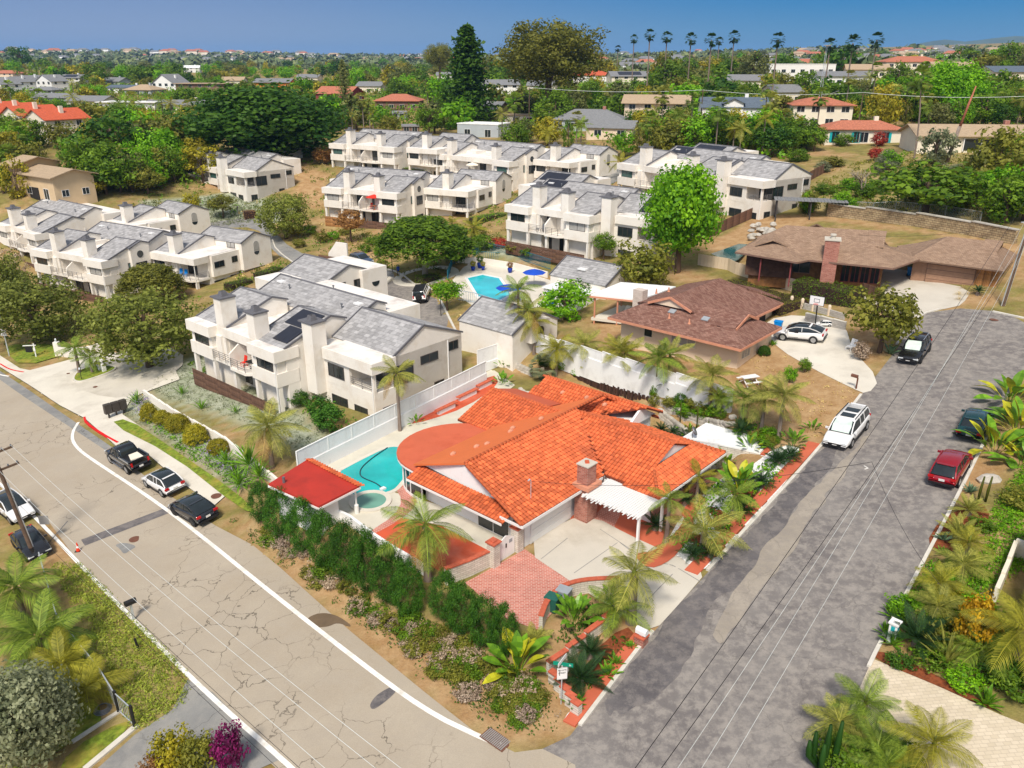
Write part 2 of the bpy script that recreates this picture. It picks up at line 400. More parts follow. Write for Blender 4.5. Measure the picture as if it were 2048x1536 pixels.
mat('pot_blue', (.01,.04,.34), .25, .1, 2)
mat('plastic_green', (.02,.11,.085), .5, .1, 2)
mat('plastic_grey', (.30,.33,.36), .5, .1, 2)
mat('plastic_black', (.015,.015,.017), .5, .2, 3)
mat('plastic_white', (.80,.80,.80), .4, .03, 2)
mat('tyre', (.018,.018,.018), .85, .2, 4)
mat('rim', (.42,.43,.45), .35, .1, 4, metal=.7)
mat('chrome', (.6,.6,.62), .2, .05, 4, metal=.9)
mat('taillight', (.45,.012,.015), .25, .1, 4)
mat('headlight', (.62,.66,.68), .15, .1, 4)
mat('plate', (.72,.72,.70), .5, .1, 4)
mat('rubber_hose', (.02,.05,.07), .5, .1, 4)
mat('palm_trunk', (.22,.17,.14), .95, .3, 3, .8, 8, stain=(.32,.29,.27), sscale=2)
mat('bark', (.14,.095,.065), .95, .3, 3, .8, 10)
mat('bark_grey', (.36,.33,.30), .95, .2, 3, .6, 10)
mat('pole_wood', (.13,.085,.06), .9, .3, 3, .5, 15)
mat('wire_black', (.015,.015,.017), .6, .1, 2)
mat('wire_pale', (.62,.66,.64), .5, .1, 2)
mat('stone', (.34,.28,.22), .95, .3, 2, .7, 8, objvar=.3)
mat('stone_pale', (.46,.43,.38), .95, .15, 3, .7, 12, objvar=.2)
mat('sign_green', (.0,.26,.17), .5, .05, 3)
mat('sign_black', (.02,.02,.02), .5, .05, 3)
mat('sign_grey', (.28,.27,.26), .5, .08, 3)
mat('cone_orange', (.75,.05,.012), .5, .1, 3)
mat('wet_stain', (.15,.105,.065), .5, .15, 2, world=True)
mat('iron_rust', (.16,.07,.045), .8, .25, 8, .4, 20)
mat('skin', (.42,.24,.17), .6, .05, 4)
mat('cloth_dark', (.02,.02,.028), .9, .1, 4)
# water: clear layer over a pale turquoise plaster basin
def water(name, col, rough=.03):
    m, nt, b = _new(name); v = _coord(nt, True)
    b.inputs['Base Color'].default_value = (*col, 1); b.inputs['Roughness'].default_value = rough; b.inputs['Specular IOR Level'].default_value = .45
    c = _mixc(nt, _ramp(nt, _noise(nt, v, .35, 3), .35, .65), mul(col, .86), mul(col, 1.18)); nt.links.new(c, b.inputs['Base Color'])
    _bump(nt, b, _noise(nt, v, 2.2, 2), .18, .05); return m
water('pool_water', (.012,.42,.42)); water('spa_water', (.16,.36,.28)); water('pond_water', (.02,.10,.10)); water('condo_pool_water', (.02,.48,.56))
# asphalt with patches, cracks and wear (all flat marks on the surface)
def asphalt(name, c1, c2, c3, crack=.6, cs=.32, s1=.12, s2=.55):
    m, nt, b = _new(name); v = _coord(nt, True)
    n1 = _ramp(nt, _noise(nt, v, s1, 8, .65), .40, .60); n2 = _ramp(nt, _noise(nt, v, s2, 9, .72), .44, .60)
    c = _mixc(nt, n1, c1, c2); n2m = _n(nt, 'ShaderNodeMath', operation='MULTIPLY'); nt.links.new(n2, n2m.inputs[0]); n2m.inputs[1].default_value = .8
    c = _mixc(nt, n2m.outputs[0], c, c3)
    vo = _n(nt, 'ShaderNodeTexVoronoi', feature='DISTANCE_TO_EDGE'); vo.inputs['Scale'].default_value = cs
    wv = _n(nt, 'ShaderNodeVectorMath', operation='ADD'); nz = _n(nt, 'ShaderNodeTexNoise'); nz.inputs['Scale'].default_value = .9; nz.inputs['Detail'].default_value = 5
    nt.links.new(v, nz.inputs['Vector']); sc = _n(nt, 'ShaderNodeVectorMath', operation='SCALE'); sc.inputs[3].default_value = 1.6
    nt.links.new(nz.outputs['Color'], sc.inputs[0]); nt.links.new(v, wv.inputs[0]); nt.links.new(sc.outputs[0], wv.inputs[1]); nt.links.new(wv.outputs[0], vo.inputs['Vector'])
    th = _n(nt, 'ShaderNodeMath', operation='LESS_THAN'); nt.links.new(vo.outputs[0], th.inputs[0]); th.inputs[1].default_value = .009
    gate = _ramp(nt, _noise(nt, v, .09, 3), .47, .56); gm = _n(nt, 'ShaderNodeMath', operation='MULTIPLY'); nt.links.new(th.outputs[0], gm.inputs[0]); nt.links.new(gate, gm.inputs[1])
    g2 = _n(nt, 'ShaderNodeMath', operation='MULTIPLY'); nt.links.new(gm.outputs[0], g2.inputs[0]); g2.inputs[1].default_value = crack
    c = _mixc(nt, g2.outputs[0], c, mul(c1, .35))
    c = _mixc(nt, 1.0, c, _mixc(nt, _noise(nt, v, 14, 4), (.86,)*3, (1.14,)*3), 'MULTIPLY')
    nt.links.new(c, b.inputs['Base Color']); b.inputs['Roughness'].default_value = .95; b.inputs['Specular IOR Level'].default_value = .15
    _bump(nt, b, _noise(nt, v, 25, 4), .25, .02); return m
asphalt('asphalt_tan', (.37,.315,.245), (.42,.365,.29), (.38,.33,.265), .85, .42)
asphalt('asphalt_patchy', (.165,.15,.145), (.225,.208,.195), (.31,.282,.255), .25, .3, .20, 1.6)
asphalt('asphalt_dark', (.10,.093,.098), (.14,.13,.133), (.21,.19,.18), .15, .3, .35, 1.3)
asphalt('asphalt_worn', (.30,.265,.22), (.35,.31,.26), (.27,.24,.21), .2, .3, .4, 1.5)
asphalt('asphalt_drive', (.20,.20,.20), (.26,.26,.25), (.30,.29,.27), .6, .3)
# the ground: dirt, dry grass, low green, mixed by painted cover masks of the land itself
def ground(name):
    m, nt, b = _new(name); v = _coord(nt, True)
    def A(n): return _n(nt, 'ShaderNodeAttribute', attribute_name=n).outputs['Fac']
    dirt = _mixc(nt, _ramp(nt, _noise(nt, v, .8, 6, .65), .35, .65), (.33,.195,.09), (.46,.31,.165))
    green = _mixc(nt, _ramp(nt, _noise(nt, v, .6, 7, .7), .35, .65), (.075,.105,.02), (.20,.22,.045))
    dry = _mixc(nt, _ramp(nt, _noise(nt, v, .5, 7, .7), .35, .65), (.24,.19,.06), (.42,.34,.16))
    silver = _mixc(nt, _ramp(nt, _noise(nt, v, .7, 7, .7), .35, .65), (.24,.27,.17), (.42,.44,.34))
    gmul = _n(nt, 'ShaderNodeMath', operation='MULTIPLY'); nt.links.new(A('green'), gmul.inputs[0]); nt.links.new(_ramp(nt, _noise(nt, v, .16, 6, .65), .36, .56), gmul.inputs[1])
    c = _mixc(nt, gmul.outputs[0], dirt, green); c = _mixc(nt, A('dry'), c, dry); c = _mixc(nt, A('silver'), c, silver)
    c = _mixc(nt, 1.0, c, _mixc(nt, _noise(nt, v, 6, 6, .7), (.72,)*3, (1.28,)*3), 'MULTIPLY')
    nt.links.new(c, b.inputs['Base Color']); b.inputs['Roughness'].default_value = 1; b.inputs['Specular IOR Level'].default_value = .05
    _bump(nt, b, _noise(nt, v, 3, 8, .7), .8, .12); return m
ground('ground_cover')
# leaves
L_ = leafmat
L_('leaf_torrey', (0.111,0.144,0.021), (0.340,0.387,0.078)); L_('leaf_silver', (.20,.24,.13), (.48,.52,.33)); L_('leaf_mid', (0.061,0.140,0.011), (0.224,0.372,0.023)); L_('leaf_dark', (0.023,0.084,0.011), (0.109,0.230,0.019)); L_('leaf_bright', (0.078,0.237,0.008), (0.283,0.570,0.015))
L_('leaf_olive', (0.107,0.126,0.017), (0.322,0.322,0.051)); L_('leaf_yellow', (.203,.217,.017), (.609,.522,.043)); L_('leaf_pine', (.085,.11,.03), (.30,.33,.11))
L_('leaf_grey', (.11,.14,.08), (.30,.33,.21)); L_('leaf_rust', (.232,.116,.043), (.522,.290,.102)); L_('leaf_red', (.290,.029,.029), (.652,.102,.058))
L_('leaf_purple', (.116,.014,.072), (.435,.029,.232)); L_('leaf_far', (0.072,0.109,0.051), (0.217,0.261,0.102), 0)
L_('leaf_hedge', (0.020,0.085,0.010), (0.116,0.293,0.029)); L_('leaf_flower', (.28,.22,.50), (.55,.48,.80)); L_('leaf_golden', (.48,.27,.01), (.75,.50,.03))
L_('frond_green', (0.097,0.177,0.023), (0.313,0.431,0.058)); L_('frond_olive', (0.174,0.209,0.035), (0.470,0.470,0.104)); L_('frond_yellow', (.20,.21,.02), (.44,.42,.05)); L_('frond_dark', (0.012,0.042,0.015), (0.045,0.112,0.030))
L_('frond_dry', (.377,.217,.072), (.696,.478,.174)); L_('blade_green', (.051,.145,.012), (.217,.435,.029), .15, .35); L_('blade_yellow', (.232,.290,.014), (.725,.652,.043), .15, .35)
L_('agave', (.07,.15,.09), (.22,.34,.20), .05, .4); L_('twig', (.30,.26,.22), (.46,.42,.37), 0)
L_('leaf_dry', (.26,.19,.14), (.50,.40,.32), .1); L_('grass_tuft', (.145,.217,.022), (.435,.493,.072), .2); L_('grass_gold', (.45,.33,.12), (.72,.58,.28), .2)
def car_paint(name, col, rough=.22, metal=.0): return mat(name, col, rough, .02, 1, metal=metal, spec=.5, coat=.8)
car_paint('paint_white', (.78,.78,.78)); car_paint('paint_black', (.008,.008,.009)); car_paint('paint_graphite', (.018,.020,.024), .25, .2)
car_paint('paint_red', (.30,.006,.015), .25, .2); car_paint('paint_green', (.004,.05,.055), .25, .3); car_paint('paint_blue', (.05,.085,.15), .3, .3); car_paint('paint_silver', (.38,.40,.43), .3, .5)
mat('sunshade', (.62,.74,.68), .5, .15, 1.5, metal=.2)
# ---------------------------------------------------------------- ground sheet
def _axis(lo, hi, fine, far0, far1, g=1.13):
    a = list(np.arange(lo, hi+.01, fine)); s = fine; v = hi
    while v < far1: s *= g; v += s; a.append(v)
    s = fine; v = lo; b = []
    while v > far0: s *= g; v -= s; b.append(v)
    return np.array(b[::-1]+a)
def WPL(pp): return [p[:2] for p in WP(*pp)]
DIRT = [WPL(p) for p in (
 [(1175,640),(1250,720),(1440,790),(1545,900),(1640,895),(1735,785),(1560,690),(1480,650),(1330,630),(1230,600)],
 [(440,1030),(560,1140),(720,1290),(860,1405),(1000,1500),(1150,1470),(1120,1390),(1000,1340),(900,1280),(800,1230),(560,1060)],
 [(1860,950),(1910,1000),(1990,960),(2048,900),(2000,900)],
 [(420,430),(520,425),(640,470),(780,530),(800,480),(640,440)],
 [(1230,560),(1330,545),(1420,560),(1330,520),(1250,530)],
 [(1530,470),(1460,500),(1500,440),(1560,440)], [(1010,725),(1140,725),(1300,775),(1470,825),(1560,880),(1540,900),(1380,880),(1290,825),(1140,755),(1020,750)], [(1090,1250),(1240,1170),(1300,1260),(1160,1440),(1090,1380)], [(1560,610),(1700,620),(1720,740),(1790,700),(1740,640),(1640,600)], [(1930,585),(2000,590),(1990,612),(1900,612)], [(1400,500),(1520,430),(1660,432),(2048,490),(2048,560),(1880,470),(1640,440),(1560,470),(1480,510)], [(600,330),(660,350),(640,420),(590,400)], [(1380,545),(1600,600),(1580,640),(1560,600),(1380,560)])]
DRY = [WPL(p) for p in ([(1570,400),(1700,330),(1820,285),(2048,300),(2048,470),(1950,450),(1800,440),(1600,420)],
 [(20,690),(60,715),(180,690),(110,660),(20,650)], [(160,1120),(230,1180),(380,1350),(380,1450),(260,1480),(180,1300),(120,1160)],
 [(590,440),(700,470),(800,520),(900,520),(700,450)])]
SILVER = [WPL(p) for p in ([(275,770),(400,705),(470,750),(600,820),(690,880),(640,905),(560,880),(450,835),(330,800)],
 [(280,400),(480,380),(600,415),(560,445),(380,460),(290,450)], [(930,480),(1090,500),(1060,525),(960,505)],
 [(235,780),(300,800),(440,880),(520,960),(470,985),(330,880),(245,830)])]
gx = _axis(-95, 95, 1.25, -9000, 9000); gy = _axis(14, 190, 1.25, -400, 11000)
X, Y = np.meshgrid(gx, gy); Z = H(X, Y); nx_, ny_ = len(gx), len(gy)
ROADS = {}
ROADS['main'] = WPL([(-330,640),(-120,690),(0,752),(60,790),(120,832),(232,905),(330,985),(432,1052),(505,1090),(560,1135),(700,1262),(850,1385),(955,1468),(1030,1505),(1085,1498)])+WPL([(1150,1530),(1180,1700),(700,1700),(575,1560),(420,1405),(255,1225),(150,1115),(95,1040),(20,985),(-110,870),(-330,760)])
ROADS['street'] = WPL([(1085,1498),(1140,1472),(1275,1300),(1420,1140),(1645,893),(1725,787),(1800,690),(1818,650),(1850,626),(1920,617),(1985,622),(2030,635),(2110,680),(2110,720),(2040,745),(1985,850),(1912,1000),(1755,1295),(1735,1345),(1700,1425),(1660,1520),(1620,1700),(1180,1700),(1150,1530)])
def mask(polys, soft):
    r = np.zeros(X.shape)
    for p in polys: r = np.maximum(r, 1-sstep(-soft, soft, poly_sd(p, X, Y)))
    return r
Z2 = Z-.12*np.maximum.reduce([1-sstep(-.9, -.2, poly_sd(p, X, Y)) for p in ROADS.values()])
gm = MB(); V = np.stack([X, Y, Z2], -1).reshape(-1, 3)
me = bpy.data.meshes.new('ground'); idx = np.arange(nx_*ny_).reshape(ny_, nx_)
Fq = np.stack([idx[:-1,:-1], idx[:-1,1:], idx[1:,1:], idx[1:,:-1]], -1).reshape(-1, 4)
me.from_pydata(V.tolist(), [], Fq.tolist()); me.materials.append(MATS['ground_cover'])
me.polygons.foreach_set('use_smooth', [True]*len(me.polygons))
_d = mask(DIRT, .8); _s = mask(SILVER, .7); _y = mask(DRY, 1.5)
for nm, arr in (('green', np.clip(.68-_d, 0, 1)), ('dry', _y*.8), ('silver', _s)):
    a = me.attributes.new(nm, 'FLOAT', 'POINT'); a.data.foreach_set('value', arr.ravel())
me.update(); tag(put('ground', me), kind='structure')
# ---------------------------------------------------------------- roads, kerbs, markings
sheet('road', ROADS['main'], .015, 'asphalt_tan', 1.2)
sheet('side_street', ROADS['street'], .015, 'asphalt_patchy', 1.2)
# the newer dark surfacing along the kerb of the side street and the strip of old paving beside it
dk = WPL([(1195,1432),(1282,1300),(1425,1140),(1650,893),(1700,850),(1680,900),(1600,1010),(1545,1085),(1490,1170),(1420,1200),(1390,1300),(1330,1390),(1250,1430)])
def ragged(p, a=.22, st=.7, sd=1):
    r = random.Random(sd); q = resample(p, st); return [(x+r.gauss(0, a), y+r.gauss(0, a)) for x, y in q]
sheet('road_patch', smooth_line(ragged(smooth_line(dk, 2), .16), 1), .024, 'asphalt_dark', 1.2)
st = WPL([(1420,1270),(1470,1180),(1560,1060),(1640,960),(1700,905),(1740,860),(1735,880),(1690,945),(1600,1070),(1520,1190),(1440,1290)])
sheet('road_patch', smooth_line(ragged(smooth_line(st, 2), .14), 1), .030, 'asphalt_worn', 1.2)
# a filled trench across the road
tr = WPL([(162,1080),(170,1092),(350,1022),(342,1012)]); sheet('road_patch', tr, .024, 'asphalt_dark', 1.0)
gut = WPL([(0,742),(60,782),(122,825),(232,900),(222,908),(112,836),(50,795),(-8,754)]); sheet('road_patch', gut, .026, 'asphalt_drive', 1.0)
for stn in ([(610,1238),(640,1225),(672,1230),(700,1248),(702,1256),(675,1245),(655,1255),(625,1255)], [(738,1410),(755,1388),(790,1370),(795,1382),(770,1405),(745,1422)]):
    sheet('road_patch', smooth_line(WPL(stn), 2), .024, 'wet_stain' if stn[0][0] < 700 else 'asphalt_dark', .6)
sheet('road_patch', smooth_line(WPL([(228,1090),(250,1085),(275,1093),(262,1100),(248,1110),(240,1098)]), 2), .026, 'asphalt_drive', .5)
# edge lines
def line(pp, wd, name='road_marking', m='road_paint', off=.034): 
    o = ribbon(smooth_line(WPL(pp), 2, False), wd, off, .8).build(name, m, None, True); return tag(o, kind='structure')
line([(157,845),(146,862),(144,880),(155,897),(180,917),(300,995),(400,1070),(520,1168),(700,1310),(850,1422),(965,1477),(1000,1490)], .28)
line([(-80,900),(20,985),(100,1065),(160,1130),(250,1222),(350,1325),(450,1420),(560,1515),(650,1600)], .26)
line([(-60,735),(0,750),(18,753)], .24)
am = MB()   # survey arrow sprayed on the street
for a, b in (((1728,932),(1736,937)), ((1729,939),(1736,937))):
    A, B = W(*a, .0), W(*b, .0); am.bar((A[0],A[1],A[2]+.03), (B[0],B[1],B[2]+.03), .09, .004)
tag(am.build('road_marking', 'road_paint'), kind='structure')
# pavement beside the main road with its kerb
pv = WPL([(-90,660),(0,712),(40,738),(60,742),(150,718),(205,700),(260,715),(330,700),(360,760),(280,790),(262,800),(245,830),(300,868),(345,905),(455,990),(430,1012),(360,965),(290,905),(232,893),(170,838),(120,812),(60,772),(0,735),(-90,680)])
sheet('pavement', pv, .11, 'concrete_pale', 1.0, thick=.25)
line([(0,729),(20,741),(48,746)], .18, 'kerb', 'red_kerb', .135)
rk = ribbon(smooth_line(WPL([(169,836),(172,847),(205,870),(236,887)]), 1, False), .2, .145, .8, .2).build('kerb', 'red_kerb'); tag(rk, kind='structure')
def kerb(pp, wd=.18, hh=.14, m='kerb_mat'): return tag(ribbon(smooth_line(WPL(pp), 1, False), wd, hh, 1.0, .3).build('kerb', m), kind='structure')
kerb([(1160,1452),(1275,1300),(1305,1264)], .22); kerb([(1415,1142),(1645,892),(1722,790)], .22); kerb([(1793,690),(1815,655),(1845,628),(1880,619)], .2)
kerb([(1985,850),(1912,1000),(1755,1297),(1737,1335)], .2); kerb([(1985,624),(2060,640)], .2)
# driveways and yards
sheet('driveway', smooth_line(WPL([(1130,1040),(1045,1100),(1150,1170),(1232,1222),(1262,1240),(1305,1268),(1360,1208),(1418,1140),(1330,1100),(1255,1070),(1190,1035)]), 1), .07, 'concrete', .5)
for a, b in (((1148,1148),(1235,1087)), ((1082,1120),(1135,1078)), ((1275,1223),(1345,1150)), ((1200,1060),(1405,1168)), ((1240,1087),(1300,1130))):
    tag(ribbon([W(*a)[:2], W(*b)[:2]], .05, .078, .6).build('joint', 'asphalt_drive'), kind='structure')
sheet('driveway', smooth_line(WPL([(1530,640),(1600,628),(1690,650),(1705,700),(1760,760),(1735,790),(1700,775),(1620,735),(1560,700),(1535,670)]), 1), .03, 'concrete_pale', 1.0)
sheet('driveway', smooth_line(WPL([(1690,575),(1735,545),(1800,535),(1850,560),(1945,578),(1925,610),(1900,616),(1850,626),(1815,640),(1770,625)]), 1), .03, 'concrete', 1.0)
sheet('driveway', WPL([(1745,1318),(1700,1420),(1650,1530),(1640,1640),(2200,1640),(2150,1490),(2000,1430),(1880,1375)]), .03, 'pavers', 1.0)
sheet('driveway', WPL([(375,1360),(345,1420),(270,1470),(170,1560),(330,1640),(470,1560),(560,1520),(470,1430),(425,1385)]), .03, 'asphalt_drive', 1.0)
CROADS = []
def croad(*a): CROADS.append(a[1]); return sheet(*a)
croad('condo_driveway', smooth_line(WPL([(740,585),(800,548),(850,590),(880,600),(905,640),(860,690),(790,650),(770,590)]), 1), .03, 'asphalt_patchy', 1.0)
croad('condo_driveway', smooth_line(WPL([(360,455),(420,445),(490,435),(545,440),(560,480),(620,515),(740,530),(800,548),(760,585),(690,560),(600,530),(545,505),(530,465),(480,450),(370,470)]), 1), .03, 'asphalt_drive', 1.0)
croad('condo_driveway', smooth_line(WPL([(1190,345),(1240,330),(1260,345),(1215,375),(1120,385),(1130,372)]), 1), .03, 'asphalt_drive', 1.5)
croad('condo_driveway', smooth_line(WPL([(170,735),(250,700),(330,690),(380,720),(320,770),(250,800),(180,790),(120,760)]), 1), .115, 'concrete', 1.0)
kerb([(545,480),(552,500),(600,535),(680,562)], .2); kerb([(755,535),(800,545),(835,575),(870,580)], .2); kerb([(880,600),(925,690)], .25)
# main lot surfaces: patio, pool deck, brick court, path, gravel beds
def flat(name, pp, z, m, step=1.5, kind='structure', sm=0):
    P = [at(*p, z)[:2] for p in pp]; P = smooth_line(P, sm) if sm else P
    return sheet(name, P, 0, m, step, kind, None, lambda x, y: np.full(np.shape(x), z))
flat('pool_deck', [(620,905),(985,738),(1030,770),(930,850),(800,925),(790,985),(880,1010),(1000,1060),(1046,1097),(900,1150),(735,1060),(560,985)], PZ+.03, 'pool_deck')
flat('garden_patio', [(735,1068),(800,1035),(880,1050),(960,1092),(975,1100),(965,1125),(1000,1125),(915,1155),(885,1145),(760,1078)], PZ+.036, 'red_patio')
flat('garden_patio', [(735,1066),(790,1030),(805,1000),(790,975),(800,965),(830,985),(835,1010),(800,1040),(745,1070)], PZ+.042, 'patio_brick', sm=1)
flat('garden_patio', [(810,850),(905,800),(985,745),(1000,770),(930,815),(860,840)], PZ+.040, 'red_patio', sm=1)
flat('brick_court', [(1050,1098),(1150,1168),(1172,1180),(1130,1195),(1075,1260),(1010,1235),(930,1165),(985,1135)], PZ+.045, 'patio_brick')
flat('entry_path', [(1140,1038),(1160,1010),(1210,985),(1330,1060),(1320,1100),(1262,1085),(1235,1095)], PZ+.040, 'red_path')
flat('entry_path', [(1170,1050),(1215,1005),(1245,1020),(1225,1060),(1240,1085),(1228,1092)], PZ+.046, 'patio_brick', sm=1)
gz = .05
def gsheet(name, pp, m, off=gz, sm=1, step=.8): return sheet(name, smooth_line(WPL(pp), sm) if sm else WPL(pp), off, m, step)
gsheet('mulch_bed', [(1330,1075),(1420,970),(1480,950),(1560,890),(1610,900),(1560,985),(1440,1110),(1400,1150),(1340,1110)], 'white_gravel', .085, 1, .5)
for q in ([(1440,960),(1500,975),(1540,1000),(1520,1020),(1470,1010)], [(1405,1020),(1470,1040),(1500,1060),(1470,1075),(1420,1060)], [(1350,1060),(1400,1075),(1460,1090),(1430,1125),(1380,1100)]):
    gsheet('mulch_bed', q, 'bark_mulch', .1, 1, .5)
tag(ribbon(smooth_line(WPL([(1395,1152),(1640,890)]), 0, False), .9, .11, .6, .14, side=1).build('brick_edging', 'red_path'), kind='structure')
tag(ribbon(smooth_line(WPL([(1150,1455),(1300,1265)]), 0, False), .7, .10, .6, .14, side=1).build('brick_edging', 'red_path'), kind='structure')
gsheet('entry_path', [(1265,1110),(1310,1105),(1350,1070),(1370,1040),(1360,1025),(1400,990),(1415,1000),(1385,1040),(1390,1060),(1355,1110),(1330,1130),(1300,1140)], 'red_path', .115, 1, .5)
gsheet('gravel_bed', [(1120,1440),(1180,1395),(1260,1290),(1275,1300),(1200,1400),(1150,1445)], 'white_gravel', .06)
gsheet('mulch_bed', [(1170,1320),(1250,1250),(1275,1275),(1230,1340),(1180,1380)], 'bark_mulch', .055)
gsheet('mulch_bed', [(1745,1320),(1760,1300),(1830,1330),(1960,1400),(2000,1430),(1880,1375)], 'bark_mulch', .06)
gsheet('mulch_bed', [(1850,1090),(1880,1040),(1960,1000),(1985,1040),(1930,1100),(1890,1105)], 'bark_mulch', .05)
gsheet('lawn', [(218,848),(255,838),(340,895),(470,985),(520,1020),(480,1020),(345,912)], 'lawn', .12)
gsheet('lawn', [(10,705),(45,735),(150,705),(115,690),(60,690),(20,690)], 'lawn', .12)
gsheet('lawn', [(140,1500),(250,1440),(262,1455),(165,1545),(110,1560)], 'lawn', .04)
gsheet('lawn', [(0,1420),(60,1300),(140,1360),(220,1430),(150,1480),(60,1540),(-40,1540)], 'lawn', .035)
isl = smooth_line(WPL([(145,760),(160,742),(190,735),(235,735),(228,745),(180,762),(155,768)]), 2)
sheet('planted_island', isl, .24, 'lawn', .8, thick=.25); tag(ribbon(isl+[isl[0]], .2, .27, .8, .3).build('kerb', 'kerb_mat'), kind='structure')
for px, py, rr in ((270,1079,.42), (433,995,.42), (1988,640,.4), (191,776,.25), (137,749,.2)):
    c = W(px, py); o = MB().lathe([(rr,0),(rr,.012),(rr*.9,.02)], (0,0,0), 20).build('manhole_cover', 'iron_rust', None, False, (c[0], c[1], c[2]+(.15 if px in (433,) else .03 if px not in (191,137) else .14)))
    tag(o, {270:'round rusty manhole cover in the cracked main road', 433:'round rusty utility cover in the pavement beside the dark car', 1988:'round manhole cover in the grey turning circle', 191:'small dark round cover in the concrete apron nearer the planted island', 137:'tiny dark cover in the concrete apron beside the grassy verge'}[px], 'manhole cover')
c = W(992,1480); g_ = thing('storm_drain', 'rectangular iron storm drain grate at the end of the white edge line', 'drain', (c[0], c[1], c[2]+.03), math.radians(-41))
MB().box(-.75,.75,-.4,.4,0,.02).build('frame', 'iron_rust', g_)
for k in range(13): MB().box(-.68+k*.105,-.62+k*.105,-.36,.36,.02,.045).build('bar', 'sign_grey', g_)
# ---------------------------------------------------------------- building pieces
def win_mesh(w_, h_, frame, glass, mull, dep=.06):
    def mk():
        f = MB(); t = .06
        f.box(-w_/2-t, w_/2+t, -dep, 0, -t, 0); f.box(-w_/2-t, w_/2+t, -dep, 0, h_, h_+t); f.box(-w_/2-t, -w_/2, -dep, 0, 0, h_); f.box(w_/2, w_/2+t, -dep, 0, 0, h_)
        for k in range(1, mull): f.box(-w_/2+w_*k/mull-.025, -w_/2+w_*k/mull+.025, -dep, 0, 0, h_)
        g = MB().box(-w_/2, w_/2, -.025, -.004, 0, h_)
        return f.mesh('window', frame), g.mesh('pane', glass)
    return cached(('win', w_, h_, frame, glass, mull), mk)
SIDE = {'y-': 0, 'x+': math.pi/2, 'y+': math.pi, 'x-': -math.pi/2}
def window(root, side, pos, z, w_=1.6, h_=1.2, frame='bronze', glass='glass', mull=2, name='window'):
    """pos = (x, y) on the wall face in the building's own frame"""
    f, g = win_mesh(w_, h_, frame, glass, mull)
    o = put(name, f, root, (pos[0], pos[1], z), SIDE[side] if isinstance(side, str) else side); put('pane', g, o); return o
def tile_slope(x0, x1, y0, z0, y1, z1, row=.42, tw=.55, rnd=None, th=.035, sh=.5):
    """tile rectangles on a slope running up from (y0,z0) to (y1,z1): returns list of 4-corner tops + shade"""
    rnd = rnd or random; L = math.hypot(y1-y0, z1-z0); n = max(1, round(L/row)); dy, dz = (y1-y0)/n, (z1-z0)/n; out = []
    up = (-(z1-z0)/L, (y1-y0)/L) if y1 > y0 else ((z1-z0)/L, -(y1-y0)/L)
    for r in range(n):
        x = x0-(r % 2)*tw*.5
        ya, za = y0+dy*r, z0+dz*r; yb, zb = y0+dy*(r+1.12), z0+dz*(r+1.12)
        if r == n-1: yb, zb = y1, z1
        while x < x1-.01:
            w2 = tw*rnd.uniform(.8, 1.25); a, b = max(x, x0), min(x+w2, x1); x += w2
            if b-a < .06: continue
            t = th*rnd.uniform(.8, 1.5)
            out.append(((a+.008, ya+up[0]*t, za+up[1]*t), (b-.008, ya+up[0]*t, za+up[1]*t), (b-.008, yb+up[0]*.008, zb+up[1]*.008), (a+.008, yb+up[0]*.008, zb+up[1]*.008), rnd.choice((.02,.2,.35,.5,.62,.8,.98)), (0, up[0]*t*.98, up[1]*t*.98)))
    return out
def tiles_mesh(tl, m):
    b = MB()
    for t in tl:
        b.av = t[4]; p = t[:4]; d = t[5]
        q = [(p[0][0], p[0][1]-d[1], p[0][2]-d[2]), (p[1][0], p[1][1]-d[1], p[1][2]-d[2])]
        b.add(list(p)+q, [(0,1,2,3), (4,5,1,0), (4,0,3), (5,2,1)])
    return b.mesh('roof_tile', m)
def tile_roof(root, tl, m, nobj=0, key=None):
    if nobj:
        tl = sorted(tl, key=key)
        for t in tl[:nobj]: put('roof_tile', tiles_mesh([t], m), root)
        tl = tl[nobj:]
    if tl: tag(put('roof_tiles', tiles_mesh(tl, m), root), kind='stuff')
def chimney(root, x, y, w_, d_, z0, z1, m='stucco'):
    b = MB(); c = .35; P = [(x+c,y),(x+w_-.0,y),(x+w_,y+d_),(x,y+d_),(x,y+c)]
    b.prism(P, z0, z1); ch = b.build('chimney', m, root)
    k = MB(); k.box(x-.1, x+w_+.1, y-.1, y+d_+.1, z1, z1+.14); k.build('chimney_cap', 'slate_edge', ch)
    cx, cy = x+w_/2, y+d_/2
    MB().lathe([(.55,0),(.36,.5),(.30,.5),(.30,.3)], (cx, cy, z1+.14), 4, rot=math.pi/4).build('flue', 'slate_edge', ch)
def railing(root, pts, z, hh=1.0, m='rail', nbar=4, name='railing'):
    b = MB()
    for a, c in zip(pts[:-1], pts[1:]):
        L = math.hypot(c[0]-a[0], c[1]-a[1]); k = max(1, round(L/1.4))
        for i in range(nbar): zz = z+hh*(1-i/nbar*.85); b.bar((a[0],a[1],zz), (c[0],c[1],zz), .04)
        for i in range(k+1): p = along(a, c, i/k); b.bar((p[0],p[1],z), (p[0],p[1],z+hh), .045)
    return b.build(name, m, root)
